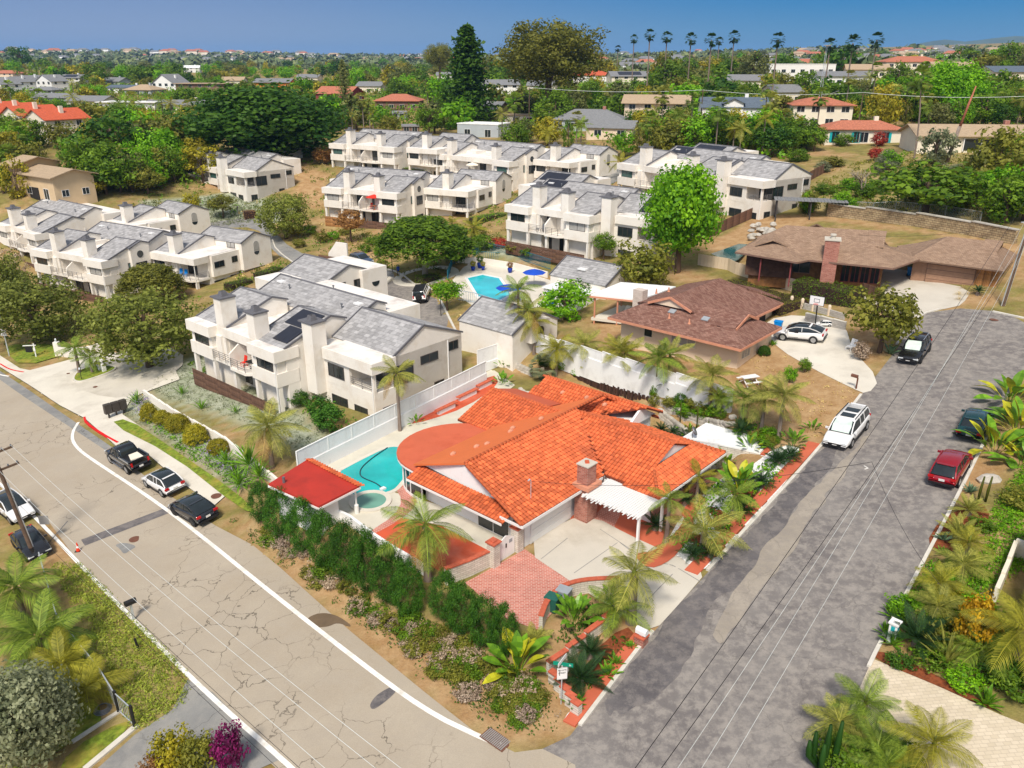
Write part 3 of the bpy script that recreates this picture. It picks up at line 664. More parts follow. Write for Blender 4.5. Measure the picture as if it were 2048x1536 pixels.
def gableroof(wb, edge, tl, x0, x1, y0, z0, y1, z1, y2, z2, zb=-2.5, rnd=None, back=True):
    """stucco mass under an uneven gable whose ridge runs along x, with dark barge boards and tiles"""
    wb.prof(x0, x1, [(y0, zb), (y0, z0), (y1, z1), (y2, z2), (y2, zb)])
    for xx in (x0, x1):
        o = .12 if xx == x1 else -.12; a, b_ = min(xx, xx+o), max(xx, xx+o)
        edge.prof(a, b_, [(y0-.15, z0-.10), (y0-.15, z0+.12), (y1, z1+.14), (y1, z1-.08)])
        edge.prof(a+.002, b_-.002, [(y1, z1-.08), (y1, z1+.14), (y2+.15, z2+.06), (y2+.15, z2-.12)])
    edge.prof(x0+.01, x1-.01, [(y1-.14, z1+.03), (y1, z1+.13), (y1+.14, z1+.03)])
    tl += tile_slope(x0+.02, x1-.02, y0-.12, z0-.02, y1-.05, z1+.0, rnd=rnd)
    if back: tl += tile_slope(x0+.02, x1-.02, y2+.12, z2-.02, y1+.05, z1+.0, rnd=rnd)
def solar(root, x0, x1, y0, z0, y1, z1, t0, t1, nx=2, ny=2, m='solar'):
    """panels between fractions t0..t1 of the slope (y0,z0)->(y1,z1)"""
    L = math.hypot(y1-y0, z1-z0); up = (-(z1-z0)/L*.14, (y1-y0)/L*.14)
    for i in range(nx):
        for j in range(ny):
            a0, a1 = x0+(x1-x0)*i/nx+.012, x0+(x1-x0)*(i+1)/nx-.012; s0, s1 = t0+(t1-t0)*j/ny+.004, t0+(t1-t0)*(j+1)/ny-.004
            P = [(a, y0+(y1-y0)*s+up[0]*k, z0+(z1-z0)*s+up[1]*k) for k in (.75, 1.1) for a, s in ((a0,s0),(a1,s0),(a1,s1),(a0,s1))]
            b = MB(); b.add(P, [(0,3,2,1),(4,5,6,7),(0,1,5,4),(1,2,6,5),(2,3,7,6),(3,0,4,7)]); b.build('solar_panel', m, root)
def skylight(root, x, y, z, w_=1.2, d_=.9):
    MB().box(x-w_/2, x+w_/2, y-d_/2, y+d_/2, z, z+.18).build('skylight', 'plastic_white', root)
def vents(root, pts):
    for x, y, z in pts: MB().lathe([(.07,-.3),(.07,.35),(.14,.36),(.12,.5)], (x,y,z), 8).build('roof_vent', 'metal_grey', root)
def boards(root, a, b, z0, hh, m, bw=.16, name='fence_board', th=.03, zf=None, horiz=False, post=True):
    """fence from a to b (building frame) out of single boards"""
    L = math.hypot(b[0]-a[0], b[1]-a[1]); ang = math.atan2(b[1]-a[1], b[0]-a[0])
    if horiz:
        n = max(1, round(hh/bw)); k = max(1, round(L/2.2))
        for i in range(k):
            p = along(a, b, (i+.5)/k)
            for j in range(n):
                me = cached(('hb', round(L/k, 2), bw, m, (i+j) % 3), lambda: (setattr(MB, '_x', None), _board(L/k-.02, th, bw-.015, m, (i+j) % 3))[1])
                put(name, me, root, (p[0], p[1], z0+bw*(j+.5)), ang)
    else:
        n = max(1, round(L/bw))
        for i in range(n):
            p = along(a, b, (i+.5)/n); zz = zf(p[0], p[1]) if zf else z0
            me = cached(('vb', bw, hh, m, (i*7) % 4), lambda: _board(bw-.015, th, hh, m, (i*7) % 4))
            put(name, me, root, (p[0], p[1], zz+hh/2), ang)
def _board(sx, sy, sz, m, k):
    b = MB(); b.av = (.1, .45, .75, 1.0)[k % 4]; b.obox((0,0,0), sx, sy, sz); return b.mesh('board', m)
# ---------------------------------------------------------------- townhouse modules (x along the street front, y into the building)
FOOT = []
def condo(label, px, py, lx, ly, mods, rot=-41.0, rear=None, near=False, seed=1, zoff=0.0, solars=(), extras=None, origin=None, fence=True, xr=0.0):
    rnd = random.Random(seed)
    g = W(px, py, 6.3); g = (g[0], g[1], g[2]-6.3); ra = math.radians(rot); g = (g[0]-lx*math.cos(ra)+ly*math.sin(ra), g[1]-lx*math.sin(ra)-ly*math.cos(ra), g[2]); root = thing('townhouse_block', label, 'townhouses', (g[0], g[1], g[2]+zoff), math.radians(rot), 'white townhouse blocks with grey tiled roofs')
    wb, edge, roofs, tl = MB(), MB(), MB(), []
    def bay(x0, x1, y=0, win=True, glass=None, zt=6.35, roofz=True):
        wb.box(x0, x1, y-.12, y+2.5, 2.7, 4.05); wb.box(x0+.12, x1-.12, y+.12, y+2.5, 4.05, 5.25); wb.box(x0-.15, x1+.15, y-.28, y+2.5, 5.25, zt)
        roofs.box(x0-.05, x1+.05, y-.18, y+2.4, zt, zt+.015)
        if win: window(root, 'y-', ((x0+x1)/2, y+.12), 4.12, min(2.6, x1-x0-1.0), 1.02, glass=glass or rnd.choice(('glass','glass','blinds','glass_green')), mull=2)
    def posts(xs, y=0):
        for x in xs: wb.box(x-.2, x+.2, y+.02, y+.42, -2.5, 2.7)
    def door(x, y, z, side='y-', w_=1.9): window(root, side, (x, y), z, w_, 2.05, glass='glass', mull=2, name='sliding_door')
    for mod in mods:
        k, x, y = mod[:3]; o = mod[3] if len(mod) > 3 else {}
        Wf = o.get('w', {'F':16,'E':9,'G':8.4,'R':16,'K':9}[k]); ya, yb = y-1.2, y+{'F':9,'E':11.5,'G':14.6,'R':9,'K':9.4}[k]
        FOOT.append([(g[0]+p*math.cos(ra)-q*math.sin(ra), g[1]+p*math.sin(ra)+q*math.cos(ra)) for p, q in ((x,ya),(x+Wf,ya),(x+Wf,yb),(x,yb))])
        if k == 'F':
            Wd = o.get('w', 16.0); a, b_ = 4.3, Wd-4.3; c = Wd/2
            wb.box(x, x+Wd, y+2.4, y+8.6, -2.5, 6.2)
            bay(x, x+a, y); bay(x+b_, x+Wd, y); posts((x+.25, x+a-.2, x+c, x+b_+.3, x+Wd-.25), y)
            wb.box(x+a, x+b_, y+.7, y+2.5, 5.35, 6.3); roofs.box(x+a-.1, x+b_+.1, y+.75, y+8.4, 6.302, 6.32)
            MB().box(x+a, x+c, y+.15, y+2.4, 2.65, 2.95).build('balcony_slab', 'stucco', root); MB().prism([(x+c, y-.35), (x+b_-1.0, y-.35), (x+b_, y+.5), (x+b_, y+2.4), (x+c, y+2.4)], 2.648, 2.952).build('balcony_slab', 'stucco', root)
            wb.prof(x+c-.1, x+c+.1, [(y-.3, 2.6), (y-.3, 4.3), (y+1.2, 5.36), (y+2.4, 5.36), (y+2.4, 2.6)])
            wb.box(x+a-.1, x+a+1.0, y+.5, y+2.4, 2.9, 5.4)
            railing(root, [(x+a+.1, y-.05), (x+c-.1, y-.05)], 2.95); railing(root, [(x+c+.1, y-.3), (x+b_-1.0, y-.3), (x+b_-.05, y+.5)], 2.95)
            for xx, zz in ((x+c-1.6, 2.96), (x+c+1.9, 2.96), (x+c-1.7, .05), (x+c+1.6, .05), (x+1.9, .05), (x+Wd-2.0, .05)): door(xx, y+2.4, zz, w_=1.7 if zz else 1.5)
            chimney(root, x+a-.2, y+.75, 1.7, 1.7, 2.9, 9.3); chimney(root, x+b_-1.6, y+.75, 1.6, 1.6, 2.9, 8.9)
            gableroof(wb, edge, tl, x+.02, x+a+1.6, y+1.1, 6.36, y+6.6, 8.4, y+8.4, 7.8, rnd=rnd); gableroof(wb, edge, tl, x+b_-.9, x+Wd-.02, y+1.1, 6.36, y+6.6, 8.35, y+8.4, 7.75, rnd=rnd)
            if fence:
                f = [(x+.3, y-.55), (x+c-.3, y-.55), (x+Wd-.3, y-.55)]
                for p, q in zip(f[:-1], f[1:]): boards(root, p, q, -.9, 1.9, 'wood_fence' if rnd.random() < .8 else 'wood_warm', .24, 'fence_board', horiz=True)
            window(root, 'x+', (x+Wd, y+5.0), 3.9, 1.5, 1.3, glass=rnd.choice(('glass_green','glass')))
            if o.get('round'):
                wb.box(x+Wd-.2, x+Wd+.55, y+4.6, y+7.9, .2, 7.5); edge.prof(x+Wd+.2, x+Wd+.62, [(y+4.4, 7.45), (y+4.4, 7.6), (y+6.6, 8.4), (y+8.1, 7.9), (y+8.1, 7.75), (y+6.6, 8.25)])
                wb.prof(x+Wd-.19, x+Wd+.54, [(y+4.62, 7.45), (y+6.6, 8.27), (y+7.88, 7.8), (y+7.88, 7.45)])
                window(root, 'x+', (x+Wd+.55, y+6.2), 3.6, 1.8, 1.5, glass='glass'); window(root, 'x+', (x+Wd+.55, y+6.2), .6, 1.8, 1.1)
                MB().add(*_disc(.55, 18)).build('round_window', 'glass', root, False, (x+Wd+.565, y+6.2, 6.4), math.pi/2)
        elif k == 'E':
            Wd = o.get('w', 9.0); D = o.get('d', 11.5)
            wb.box(x, x+5.2, y, y+2.5, 2.75, 6.2); wb.box(x, x+Wd, y+2.5, y+D, -2.5, 6.2); wb.box(x, x+5.2, y+.02, y+2.5, -2.5, 2.75)
            wb.box(x+1.9, x+Wd+.25, y-.3, y+2.6, 5.25, 6.35); roofs.box(x+2, x+Wd+.15, y-.2, y+2.5, 6.35, 6.365)
            wb.box(x+5.2, x+Wd, y+.01, y+2.5, -2.5, 3.3); wb.box(x+Wd-.3, x+Wd, y, y+.3, 3.3, 5.3); wb.box(x+5.2, x+5.5, y+.0, y+.3, 3.3, 5.3)
            railing(root, [(x+5.4, y+.1), (x+Wd-.1, y+.1), (x+Wd-.1, y+3.8)], 3.3, .9)
            door(x+7.2, y+2.5, 3.35, w_=2.4); window(root, 'x+', (x+Wd, y+3.6), 3.4, 2.4, 1.8, name='sliding_door')
            window(root, 'y-', (x+3.5, y), 3.6, 2.3, 1.2, mull=3); window(root, 'y-', (x+3.7, y+.02), .4, 2.3, 1.2); door(x+6.9, y+.01, -.6, w_=1.8)
            window(root, 'x+', (x+Wd, y+1.6), .3, 1.3, 1.3); window(root, 'x+', (x+Wd, y+7.0), 4.6, 2.2, .75); window(root, 'x+', (x+Wd, y+10.3), 5.0, 1.2, .8); window(root, 'x+', (x+Wd, y+8.2), 1.2, 1.2, 1.0)
            chimney(root, x-.2, y-1.1, 1.9, 1.6, 1.6, 8.7); wb.box(x-1.0, x-.2, y-.4, y+.4, 5.0, 5.6)
            gableroof(wb, edge, tl, x+.02, x+Wd-.0, y+2.55, 6.3, y+6.4, 8.4, y+D, 6.5, rnd=rnd)
        elif k == 'G':
            Wd = o.get('w', 8.4)
            wb.box(x, x+Wd, y+2.4, y+8.5, -2.5, 6.2); bay(x, x+3.3, y); posts((x+.25, x+Wd-.3), y)
            wb.box(x+3.2, x+Wd+.2, y-.25, y+2.5, 5.3, 6.3); roofs.box(x+4.2, x+Wd+.1, y-.15, y+8.3, 6.302, 6.32)
            MB().prism([(x+3.3, y-.1), (x+Wd-.9, y-.6), (x+Wd+.1, y+.2), (x+Wd+.1, y+2.4), (x+3.3, y+2.4)], 2.65, 2.95).build('balcony_slab', 'stucco', root)
            railing(root, [(x+3.5, y-.05), (x+Wd-.9, y-.5), (x+Wd+.05, y+.25), (x+Wd+.05, y+2.3)], 2.95)
            door(x+6.4, y+2.4, 2.97, w_=2.0); door(x+6.2, y+2.4, .05, w_=1.8); door(x+1.7, y+2.4, .05, w_=1.4)
            chimney(root, x+3.2, y+.75, 1.7, 1.7, 2.9, 9.2)
            gableroof(wb, edge, tl, x+.02, x+5.2, y+1.1, 6.36, y+6.5, 8.35, y+8.3, 7.75, rnd=rnd)
            wb.box(x+Wd-.02, x+Wd+.5, y+2.9, y+8.4, 2.9, 6.25)
            window(root, 'x+', (x+Wd+.5, y+4.2), 4.3, 1.8, .85); window(root, 'x+', (x+Wd+.5, y+7.3), 4.5, 1.0, .85); window(root, 'x+', (x+Wd, y+4.2), .9, 1.9, 1.2); window(root, 'x+', (x+Wd, y+7.0), 1.2, .9, 1.1)
            gableroof(wb, edge, tl, x+1.2, x+Wd+1.2, y+8.4, 7.3, y+11.4, 8.6, y+14.6, 7.3, zb=2.9, rnd=rnd); wb.box(x+1.3, x+Wd+.6, y+8.5, y+14.4, -2.5, 3.0)
            window(root, 'y-', (x+Wd-1.2, y+8.4), 6.4, 1.7, .8, glass='blinds')
            arch(root, x+Wd+1.2, y+11.4, 5.2)
        elif k == 'R':   # rear block with long ridge and flat roof behind
            x1, ya = x+o.get('w', 16), y
            gableroof(wb, edge, tl, x, x1, ya, 7.0, ya+3.7, 8.6, ya+4.9, 8.1, rnd=rnd); wb.box(x+2, x1+.8, ya+4.7, ya+9, -2.5, 7.3); roofs.box(x+2.2, x1+.6, ya+4.95, ya+8.8, 7.3, 7.32)
            for q in range(2): skylight(root, x+1.6+q*(x1-x-3.2), ya+2.7, 8.15, 1.0, .8)
            window(root, 'y-', (x+3.5, ya), 6.1, 1.8, .7); window(root, 'y-', (x1-4, ya), 6.1, 1.6, .7)
            vents(root, [(x+4, ya+2, 7.95), (x1-3, ya+1.5, 7.75), (x+6, ya+6.5, 7.3)])
            wb.box(x+.8, x+6.5, ya-3.2, ya+.05, 5, 6.95); roofs.box(x+.9, x+6.4, ya-3.1, ya, 6.95, 6.965); skylight(root, x+3.5, ya-1.6, 6.96)
        elif k == 'K':   # end block with a plain gable and porthole
            Wd = o.get('w', 9)
            gableroof(wb, edge, tl, x, x+Wd, y, 6.8, y+4.0, 8.5, y+7.0, 7.4, rnd=rnd); wb.box(x+1, x+Wd+.6, y+5.5, y+9.4, -2.5, 7.6); roofs.box(x+1.1, x+Wd+.5, y+5.6, y+9.3, 7.6, 7.615)
            window(root, 'x+', (x+Wd, y+2.8), 5.3, .8, 1.2); window(root, 'x+', (x+Wd, y+5.0), 5.3, .8, 1.2)
            MB().add(*_disc(.6, 18, half=True)).build('round_window', 'glass', root, False, (x+Wd+.615, y+7.5, 5.9), math.pi/2)
            wb.box(x-.2, x+4.5, y-3.5, y+.1, -2.5, 6.9); roofs.box(x-.1, x+4.4, y-3.4, y, 6.9, 6.915); skylight(root, x+2.4, y-1.8, 6.915, 1.8, 1.0)
    for mod in mods:
        k, x, y = mod[:3]; Wf = (mod[3] if len(mod) > 3 else {}).get('w', {'F':16,'E':9,'G':8.4,'R':16,'K':9}[k])
        if k in 'FEG':
            for xx, yy in ((x+Wf-.12, y-.16 if k == 'F' else y-.06), (x+Wf+.07, y+(8.2 if k == 'F' else 9.5))): MB().bar((xx,yy,-1.5),(xx,yy,6.1),.09).build('downpipe', 'stucco_white', root)
    wb.build('wall', 'stucco', root); edge.build('barge_board', 'slate_edge', root)
    if roofs.v: roofs.build('flat_roof', 'flat_roof', root)
    tile_roof(root, tl, 'slate', 290 if near else 0, key=lambda t: t[0][1]-t[0][0]*.4)
    for s in solars: solar(root, *s)
    if extras: extras(root)
    return root
def _disc(r, n, half=False):
    ts = [math.pi*2*k/n for k in range(n)] if not half else [math.pi+math.pi*k/n for k in range(n+1)]
    P = [(r*math.cos(t), 0, r*math.sin(t)) for t in ts]; Q = [(p[0], -.03, p[2]) for p in P]; n2 = len(P)
    return P+Q, [tuple(range(n2)), tuple(range(n2, 2*n2))[::-1]]+[(i, (i+1) % n2, n2+(i+1) % n2, n2+i) for i in range(n2)]
def arch(root, x, y, z):
    ts = [math.pi*k/10 for k in range(11)]
    P = [(.55*math.cos(t), 0, 1.1+.45*math.sin(t)) for t in ts]+[(-.55, 0, 0), (.55, 0, 0)]; Q = [(p[0], -.05, p[2]) for p in P]; n = len(P)
    o = MB().add(P+Q, [tuple(range(n)), tuple(range(n, 2*n))[::-1]]+[(i, (i+1) % n, n+(i+1) % n, n+i) for i in range(n)]).build('arch_window', 'blinds', root, False, (x, y, z+.4), math.pi/2)
    MB().add(*_disc(.55, 10, True)).build('arch_foot', 'glass', root, False, (x, y, z+.28), math.pi/2)
# ---------------------------------------------------------------- the townhouses
B1 = condo('white townhouse block nearest the street wall, black solar panels on one roof', 548, 708, 16.3, -.3,
  [('F',0,0), ('E',16.3,4.0), ('R',-1,8.8,{'w':17}), ('K',-8,16.8)], near=True, seed=3,
  solars=[(12.0,15.6,1.1,6.36,6.6,8.35,.52,.95,1,1), (13.2,15.6,1.1,6.36,6.6,8.35,.10,.50,1,1)])
B2 = condo('white townhouse block behind the two round pines, blue chairs on one balcony', 200, 525, 18, -.3,
  [('F',0,0,{'w':18,'round':True}), ('G',18.4,8.2,{'w':10}), ('R',0,9.2,{'w':16})], rot=-30, seed=4)
B3 = condo('white townhouse block at the far edge of the complex, cream umbrella beside it', 69, 470, 16.3, -.3,
  [('F',0,0), ('G',13,14), ('R',-8,9.2,{'w':19})], rot=-38, seed=5)
B4 = condo('white townhouse block standing on the silvery bank with a glazed corner balcony', 480, 346, 25, -.3,
  [('F',-.8,0,{'w':15.2}), ('E',15.6,.6,{'w':9.6}), ('R',-2,9,{'w':20}), ('K',-4,17.5)], rot=-44, seed=6)
B5 = condo('white townhouse block with a red umbrella on its balcony', 792, 388, 17, -.3,
  [('F',0,0,{'w':17,'round':True}), ('G',17.6,8.0,{'w':9.4}), ('R',-4,9,{'w':19})], rot=-28, seed=7)
B6 = condo('white townhouse block above the shared pool with a closed turquoise umbrella', 1177, 434, 16.3, -.3,
  [('F',1,0,{'w':15.3}), ('E',16.6,3.2,{'w':8}), ('R',-1,8.8,{'w':17}), ('K',-8,17)], seed=8,
  solars=[(20.2,24.3,5.75,6.3,9.6,8.4,.12,.92,3,2), (-7.5,-2.5,17.0,6.8,21,8.5,.3,.9,3,1), (-.6,3.2,8.8,7.0,12.5,8.6,.45,.95,2,1)])
B7 = condo('white townhouse block with orange shrubs at its end, below the huge dark tree', 787, 296, 17, -.3,
  [('F',-2,0,{'w':19,'round':True}), ('G',19,2.0,{'w':8}), ('R',-3,9,{'w':18})], rot=-32, seed=9)
B7b = condo('white townhouse block with a square cream balcony umbrella, yellow palms at its end', 1010, 325, 17, -.3,
  [('F',-6,1,{'w':23,'round':True}), ('G',18,7.5,{'w':9}), ('R',-4,9.5,{'w':19})], rot=-42, seed=10)
B8 = condo('white townhouse block behind the bright green round tree', 1420, 353, 20, -.3,
  [('F',-1.5,0,{'w':21,'round':True}), ('E',20,2,{'w':8.5}), ('R',0,9,{'w':20}), ('K',-2,17)], rot=-55, seed=11,
  solars=[(.5,4.5,9,7.0,12.7,8.6,.4,.95,3,1), (-1.5,5,17,6.8,21,8.5,.3,.9,4,1)])
def gable_shed(label, px, py, w_, d_, hz, rz, ridge, skyl=True, name='pool_house', xoff=0):
    g = W(px, py); root = thing(name, label, 'shed', g, math.radians(rz)); wb, ed, tl = MB(), MB(), []
    gableroof(wb, ed, tl, 0, w_, 0, hz, d_/2, ridge, d_, hz, zb=-1.5); wb.build('wall', 'stucco', root); ed.build('barge_board', 'slate_edge', root); tile_roof(root, tl, 'slate')
    if skyl: skylight(root, w_*.45, d_*.25, (hz+ridge)/2+.02)
    return root
r_ = gable_shed('small white pool house with grey tiled gable roof behind the shared pool', 1100, 598, 8.5, 7, 3.2, -41, 5.0)
MB().box(1.5,7.5,-3.2,.02,-1,2.4).build('annex', 'stucco_white', r_); MB().box(1.3,7.7,-3.4,0,2.4,2.52).build('annex_roof', 'flat_roof_white', r_)
window(r_, 'y-', (2.6,-3.2), 0, .9, 2.0, 'plastic_blue', 'cloth_blue', 1, 'door'); MB().add(*_disc(.45,16)).build('round_vent', 'bronze', r_, False, (4.6,-3.215,1.4))
r_ = gable_shed('small white garage block with grey tiled roof and round vent beside the white fence', 920, 700, 7.6, 7.4, 3.4, -41, 5.2, False, 'garage_block')
MB().box(7.6,8.3,2.2,5.2,2.0,4.2).build('bay', 'stucco', r_); MB().add(*_disc(.5,16)).build('round_vent', 'bronze', r_, False, (8.315,3.7,3.1), math.pi/2)
# ---------------------------------------------------------------- the orange-tiled house
HA = math.radians(48.5); HO = (0.7, 44.06, PZ)
house = thing('tiled_house', 'white house with bright orange clay tile roofs beside the turquoise pool', 'house', HO, HA)
def hw(x, y, z=0): return (HO[0]+x*math.cos(HA)-y*math.sin(HA), HO[1]+x*math.sin(HA)+y*math.cos(HA), HO[2]+z)
# one barrel tile: x across, y up the slope, z out of the roof
_tx = [(-.136,.004),(-.10,.0),(-.045,.055),(.025,.085),(.095,.06),(.136,.004)]
TILE_V = [(x, .0, z+.05) for x, z in _tx]+[(x, .345, z) for x, z in _tx]+[(x, .0, -.01) for x, z in _tx]
TILE_F = [(i, i+1, 7+i, 6+i) for i in range(5)]+[(12+i, 13+i, i+1, i) for i in range(5)]
def tile_spots(p0, u, v, pitch, poly, cw=.30, rh=.35):
    """poly in (distance along eave, horizontal distance up the slope)"""
    U = Vector((u[0], u[1], 0)).normalized(); V = Vector((v[0], v[1], 0)).normalized(); c, s = math.cos(pitch), math.sin(pitch)
    Vs = V*c+Vector((0,0,s)); N = U.cross(Vs).normalized(); N = N if N.z > 0 else -N
    P = np.array([q[:2] for q in poly], float); a0, b0 = P.min(0); a1, b1 = P.max(0); out = []
    na, nb = int((a1-a0)/cw)+1, int((b1-b0)/(rh*c))+1
    for j in range(nb):
        for i in range(na):
            a, b = a0+(i+.5)*cw, b0+(j+.5)*rh*c
            if float(poly_sd(poly, np.array([a]), np.array([b]))[0]) < .04:
                o = Vector(p0)+U*a+V*(b-rh*c*.5)+Vector((0,0,(b-rh*c*.5)*s/c))
                out.append((o, U, Vs, N, random.random()))
    return out
def tiles_join(sp):
    m = MB()
    for o, U, Vs, N, r in sp:
        m.av = r; m.add([o+U*x+Vs*y+N*z for x, y, z in TILE_V], TILE_F)
    return m
SPOTS = []; slabs = MB()
def slope(p0, u, v, pitch, poly, tiled=True, m=0):
    t = math.tan(pitch); U = Vector((u[0],u[1],0)); V = Vector((v[0],v[1],0)); P = [Vector(p0)+U*a+V*b+Vector((0,0,b*t)) for a, b in poly]
    n = len(P); slabs.mi = m; lo = [q-Vector((0,0,.14)) for q in P]; up = [q+Vector((0,0,.0)) for q in P]
    F = [tuple(range(n)), tuple(range(n, 2*n))[::-1]]+[(i, n+i, n+(i+1) % n, (i+1) % n) for i in range(n)]
    if (P[1]-P[0]).cross(P[2]-P[1]).z < 0: F = [f[::-1] for f in F]
    slabs.add(up+lo, F)
    if tiled: SPOTS.extend(tile_spots(p0, u, v, pitch, poly))
pt = math.atan(2.0/6.05)
slope((-.1,0,2.55), (1,0), (0,1), pt, [(0,0),(8.9,0),(13.6,6.0),(17.1,6.05),(1.0,6.05)])            # main, street side
slope((.95,10.9,2.95), (1,0), (0,-1), math.atan(1.6/4.85), [(-.4,0),(8.0,0),(13.0,1.5),(16.1,4.85),(0,4.85)], False, 1)   # main, pool side
slope((8.5,-4.75,2.55), (0,1), (1,0), math.atan(1.85/4.85), [(0,0),(4.6,.3),(10.6,4.85),(1.95,4.85),(1.95,2.3)])            # wing, left slope
slope((17.9,-4.75,2.55), (0,1), (-1,0), math.atan(1.85/4.6), [(0,0),(8.5,0),(10.6,4.6),(1.95,4.6),(1.95,2.3)])
slope((8.5,-4.75,2.552), (1,0), (0,1), math.atan(.88/1.95), [(0,0),(9.4,0),(7.2,1.95),(2.2,1.95)])
slope((8.7,14.6,2.6), (0,-1), (1,0), math.atan(1.5/4.1), [(0,0),(4.0,0),(7.5,4.1),(0.1,4.1)])                                # middle wing
slope((16.0,14.6,3.1), (0,-1), (-1,0), math.atan(1.0/3.2), [(0,0),(5.0,0),(6,3.2),(0,3.2)], False, 2)
slope((15.7,13.2,2.9), (0,-1), (1,0), math.atan(1.2/2.35), [(0,0),(6.5,0),(10.7,2.35),(.4,2.35)])                            # back wing
slope((20.6,13.2,2.9), (0,-1), (-1,0), math.atan(1.2/2.55), [(0,0),(10.8,0),(10.7,2.55),(.4,2.55)])
slope((20.0,-.2,2.6), (0,1), (-1,0), math.atan(1.95/2.9), [(2.6,0),(6.5,0),(6.25,2.9)])                                     # hip at the end of the main ridge
slope((-.35,10.7,2.25), (0,-1), (1,0), math.atan(.5/1.3), [(0,0),(9.2,0),(9.2,1.3),(0.2,1.3)])                              # tiled skirt under the gable
slabs.build('roof_deck', ['terracotta_gap', 'orange_roofing', 'red_roofing'], house)
SPOTS.sort(key=lambda s: s[0].x+s[0].y*.9)
_front = [s for s in SPOTS if s[0].x < 8 and s[0].y < 6.2 and s[0].x > .2][:295]; _ids = set(map(id, _front))
_tm = [MB() for _ in range(3)]
for k in range(3): _tm[k].av = (.1,.5,.9)[k]; _tm[k].add(TILE_V, TILE_F)
_tm = [t.mesh('roof_tile', 'terracotta') for t in _tm]
for o, U, Vs, N, r in _front:
    q = put('roof_tile', _tm[int(r*2.99)], house); M4 = Matrix((U, Vs, N)).transposed().to_4x4(); M4.translation = o; q.matrix_local = M4
tag(tiles_join([s for s in SPOTS if id(s) not in _ids]).build('roof_tiles', 'terracotta', house), kind='stuff')
_rt = MB().lathe([(.11,0),(.125,.42)], (0,0,0), 8).mesh('ridge_tile', 'terracotta', True)
def ridge_caps(a, b):
    a, b = Vector(a), Vector(b); d = (b-a); n = int(d.length/.38); d.normalize(); q = Vector((0,0,1)).rotation_difference(d)
    for i in range(n):
        o = put('ridge_tile', _rt, house, a+d*.38*i); o.rotation_mode = 'QUATERNION'; o.rotation_quaternion = q
for a, b in (((.95,6.05,4.58),(17.1,6.05,4.58)), ((13.35,-2.8,4.42),(13.35,5.8,4.42)), ((12.8,14.6,4.12),(12.8,8.3,4.12)), ((18.05,13.2,4.12),(18.05,2.5,4.12)), ((17.1,6.05,4.5),(19.8,2.9,2.7)), ((8.5,-4.7,2.62),(10.7,-2.85,3.45)), ((17.9,-4.7,2.62),(15.8,-2.85,3.45)), ((-.1,.05,2.62),(.9,6.0,4.55))): ridge_caps(a, b)
# flat bowed roof over the glazed pool room
bow = [(.3,10.2)]+[(4.9-4.5*math.cos(t), 11.2+4.1*math.sin(t)) for t in np.linspace(.12, math.pi-.35, 16)]+[(9.0,10.3)]
MB().prism(bow, 2.48, 2.62).build('bow_roof', 'red_roofing', house)
MB().prism([(x*1.0, y) for x, y in bow], 2.30, 2.478).build('bow_fascia', 'white_paint', house)
bi = [(4.9+(x-4.9)*.93, 10.4+(y-10.4)*.9) for x, y in bow]
for i in range(len(bi)-1):
    a, b = bi[i], bi[i+1]; L = math.hypot(b[0]-a[0], b[1]-a[1])
    if L < .3: continue
    an = math.atan2(b[1]-a[1], b[0]-a[0]); mid = along(a, b, .5)
    o = MB().box(-L/2, L/2, -.02, .02, .25, 2.3).build('glazing', 'glass', house, False, (mid[0], mid[1], 0), an)
    MB().box(-L/2, L/2, -.06, .06, 0, .25).box(-L/2-.04, -L/2+.04, -.05, .05, .25, 2.3).build('mullion', 'white_paint', o)
wl = MB(); wl.box(1.15,17,.85,10.4,-.3,2.45); wl.box(9.2,17.2,-4.0,.9,-.3,2.45); wl.box(9.4,15.6,10.3,14.0,-.3,2.5); wl.box(16.4,20.0,3.2,12.7,-.3,2.8)
wl.prof(1.1,1.35,[(.6,2.4),(6.05,4.4),(10.8,2.85)])
wl.add([(16.0,2.9,2.7),(20.3,2.9,2.7),(18.05,2.9,3.95),(16.0,3.1,2.7),(20.3,3.1,2.7),(18.05,3.1,3.95)], [(0,1,2),(5,4,3),(0,3,4,1),(1,4,5,2),(2,5,3,0)])
wl.add([(11.0,-2.75,3.4),(15.7,-2.75,3.4),(13.35,-2.75,4.3),(11.0,-2.6,3.4),(15.7,-2.6,3.4),(13.35,-2.6,4.3)], [(0,1,2),(5,4,3),(0,3,4,1),(1,4,5,2),(2,5,3,0)])
wl.build('wall', 'white_wall', house)
fs = MB()   # white fascia boards along the eaves
fs.box(-.1,8.6,-.07,-.02,2.36,2.56); fs.bar((-.12,-.02,2.46),(-.12,1.9,2.46),.05,.2); fs.box(8.44,8.5,-4.75,-.3,2.36,2.53); fs.box(8.44,17.9,-4.82,-4.77,2.36,2.53); fs.bar((-.40,10.7,2.16),(-.40,1.5,2.16),.05,.16)
fs.bar((1.0,.3,2.52),(1.0,6.05,4.44),.05,.14); fs.bar((1.0,6.05,4.44),(1.0,10.9,2.86),.05,.14); fs.build('fascia', 'white_paint', house)
gd = MB().box(1.7,6.1,.78,.84,0,2.15).build('garage_door', 'white_paint', house)
for k in range(4): MB().box(1.75,6.05,.755,.78,.03+k*.53,.50+k*.53).build('door_panel', 'white_paint', gd)
bw_ = MB().box(8.9,17.0,-4.15,-3.98,-.3,1.3).build('brick_wainscot', 'chimney_brick', house)
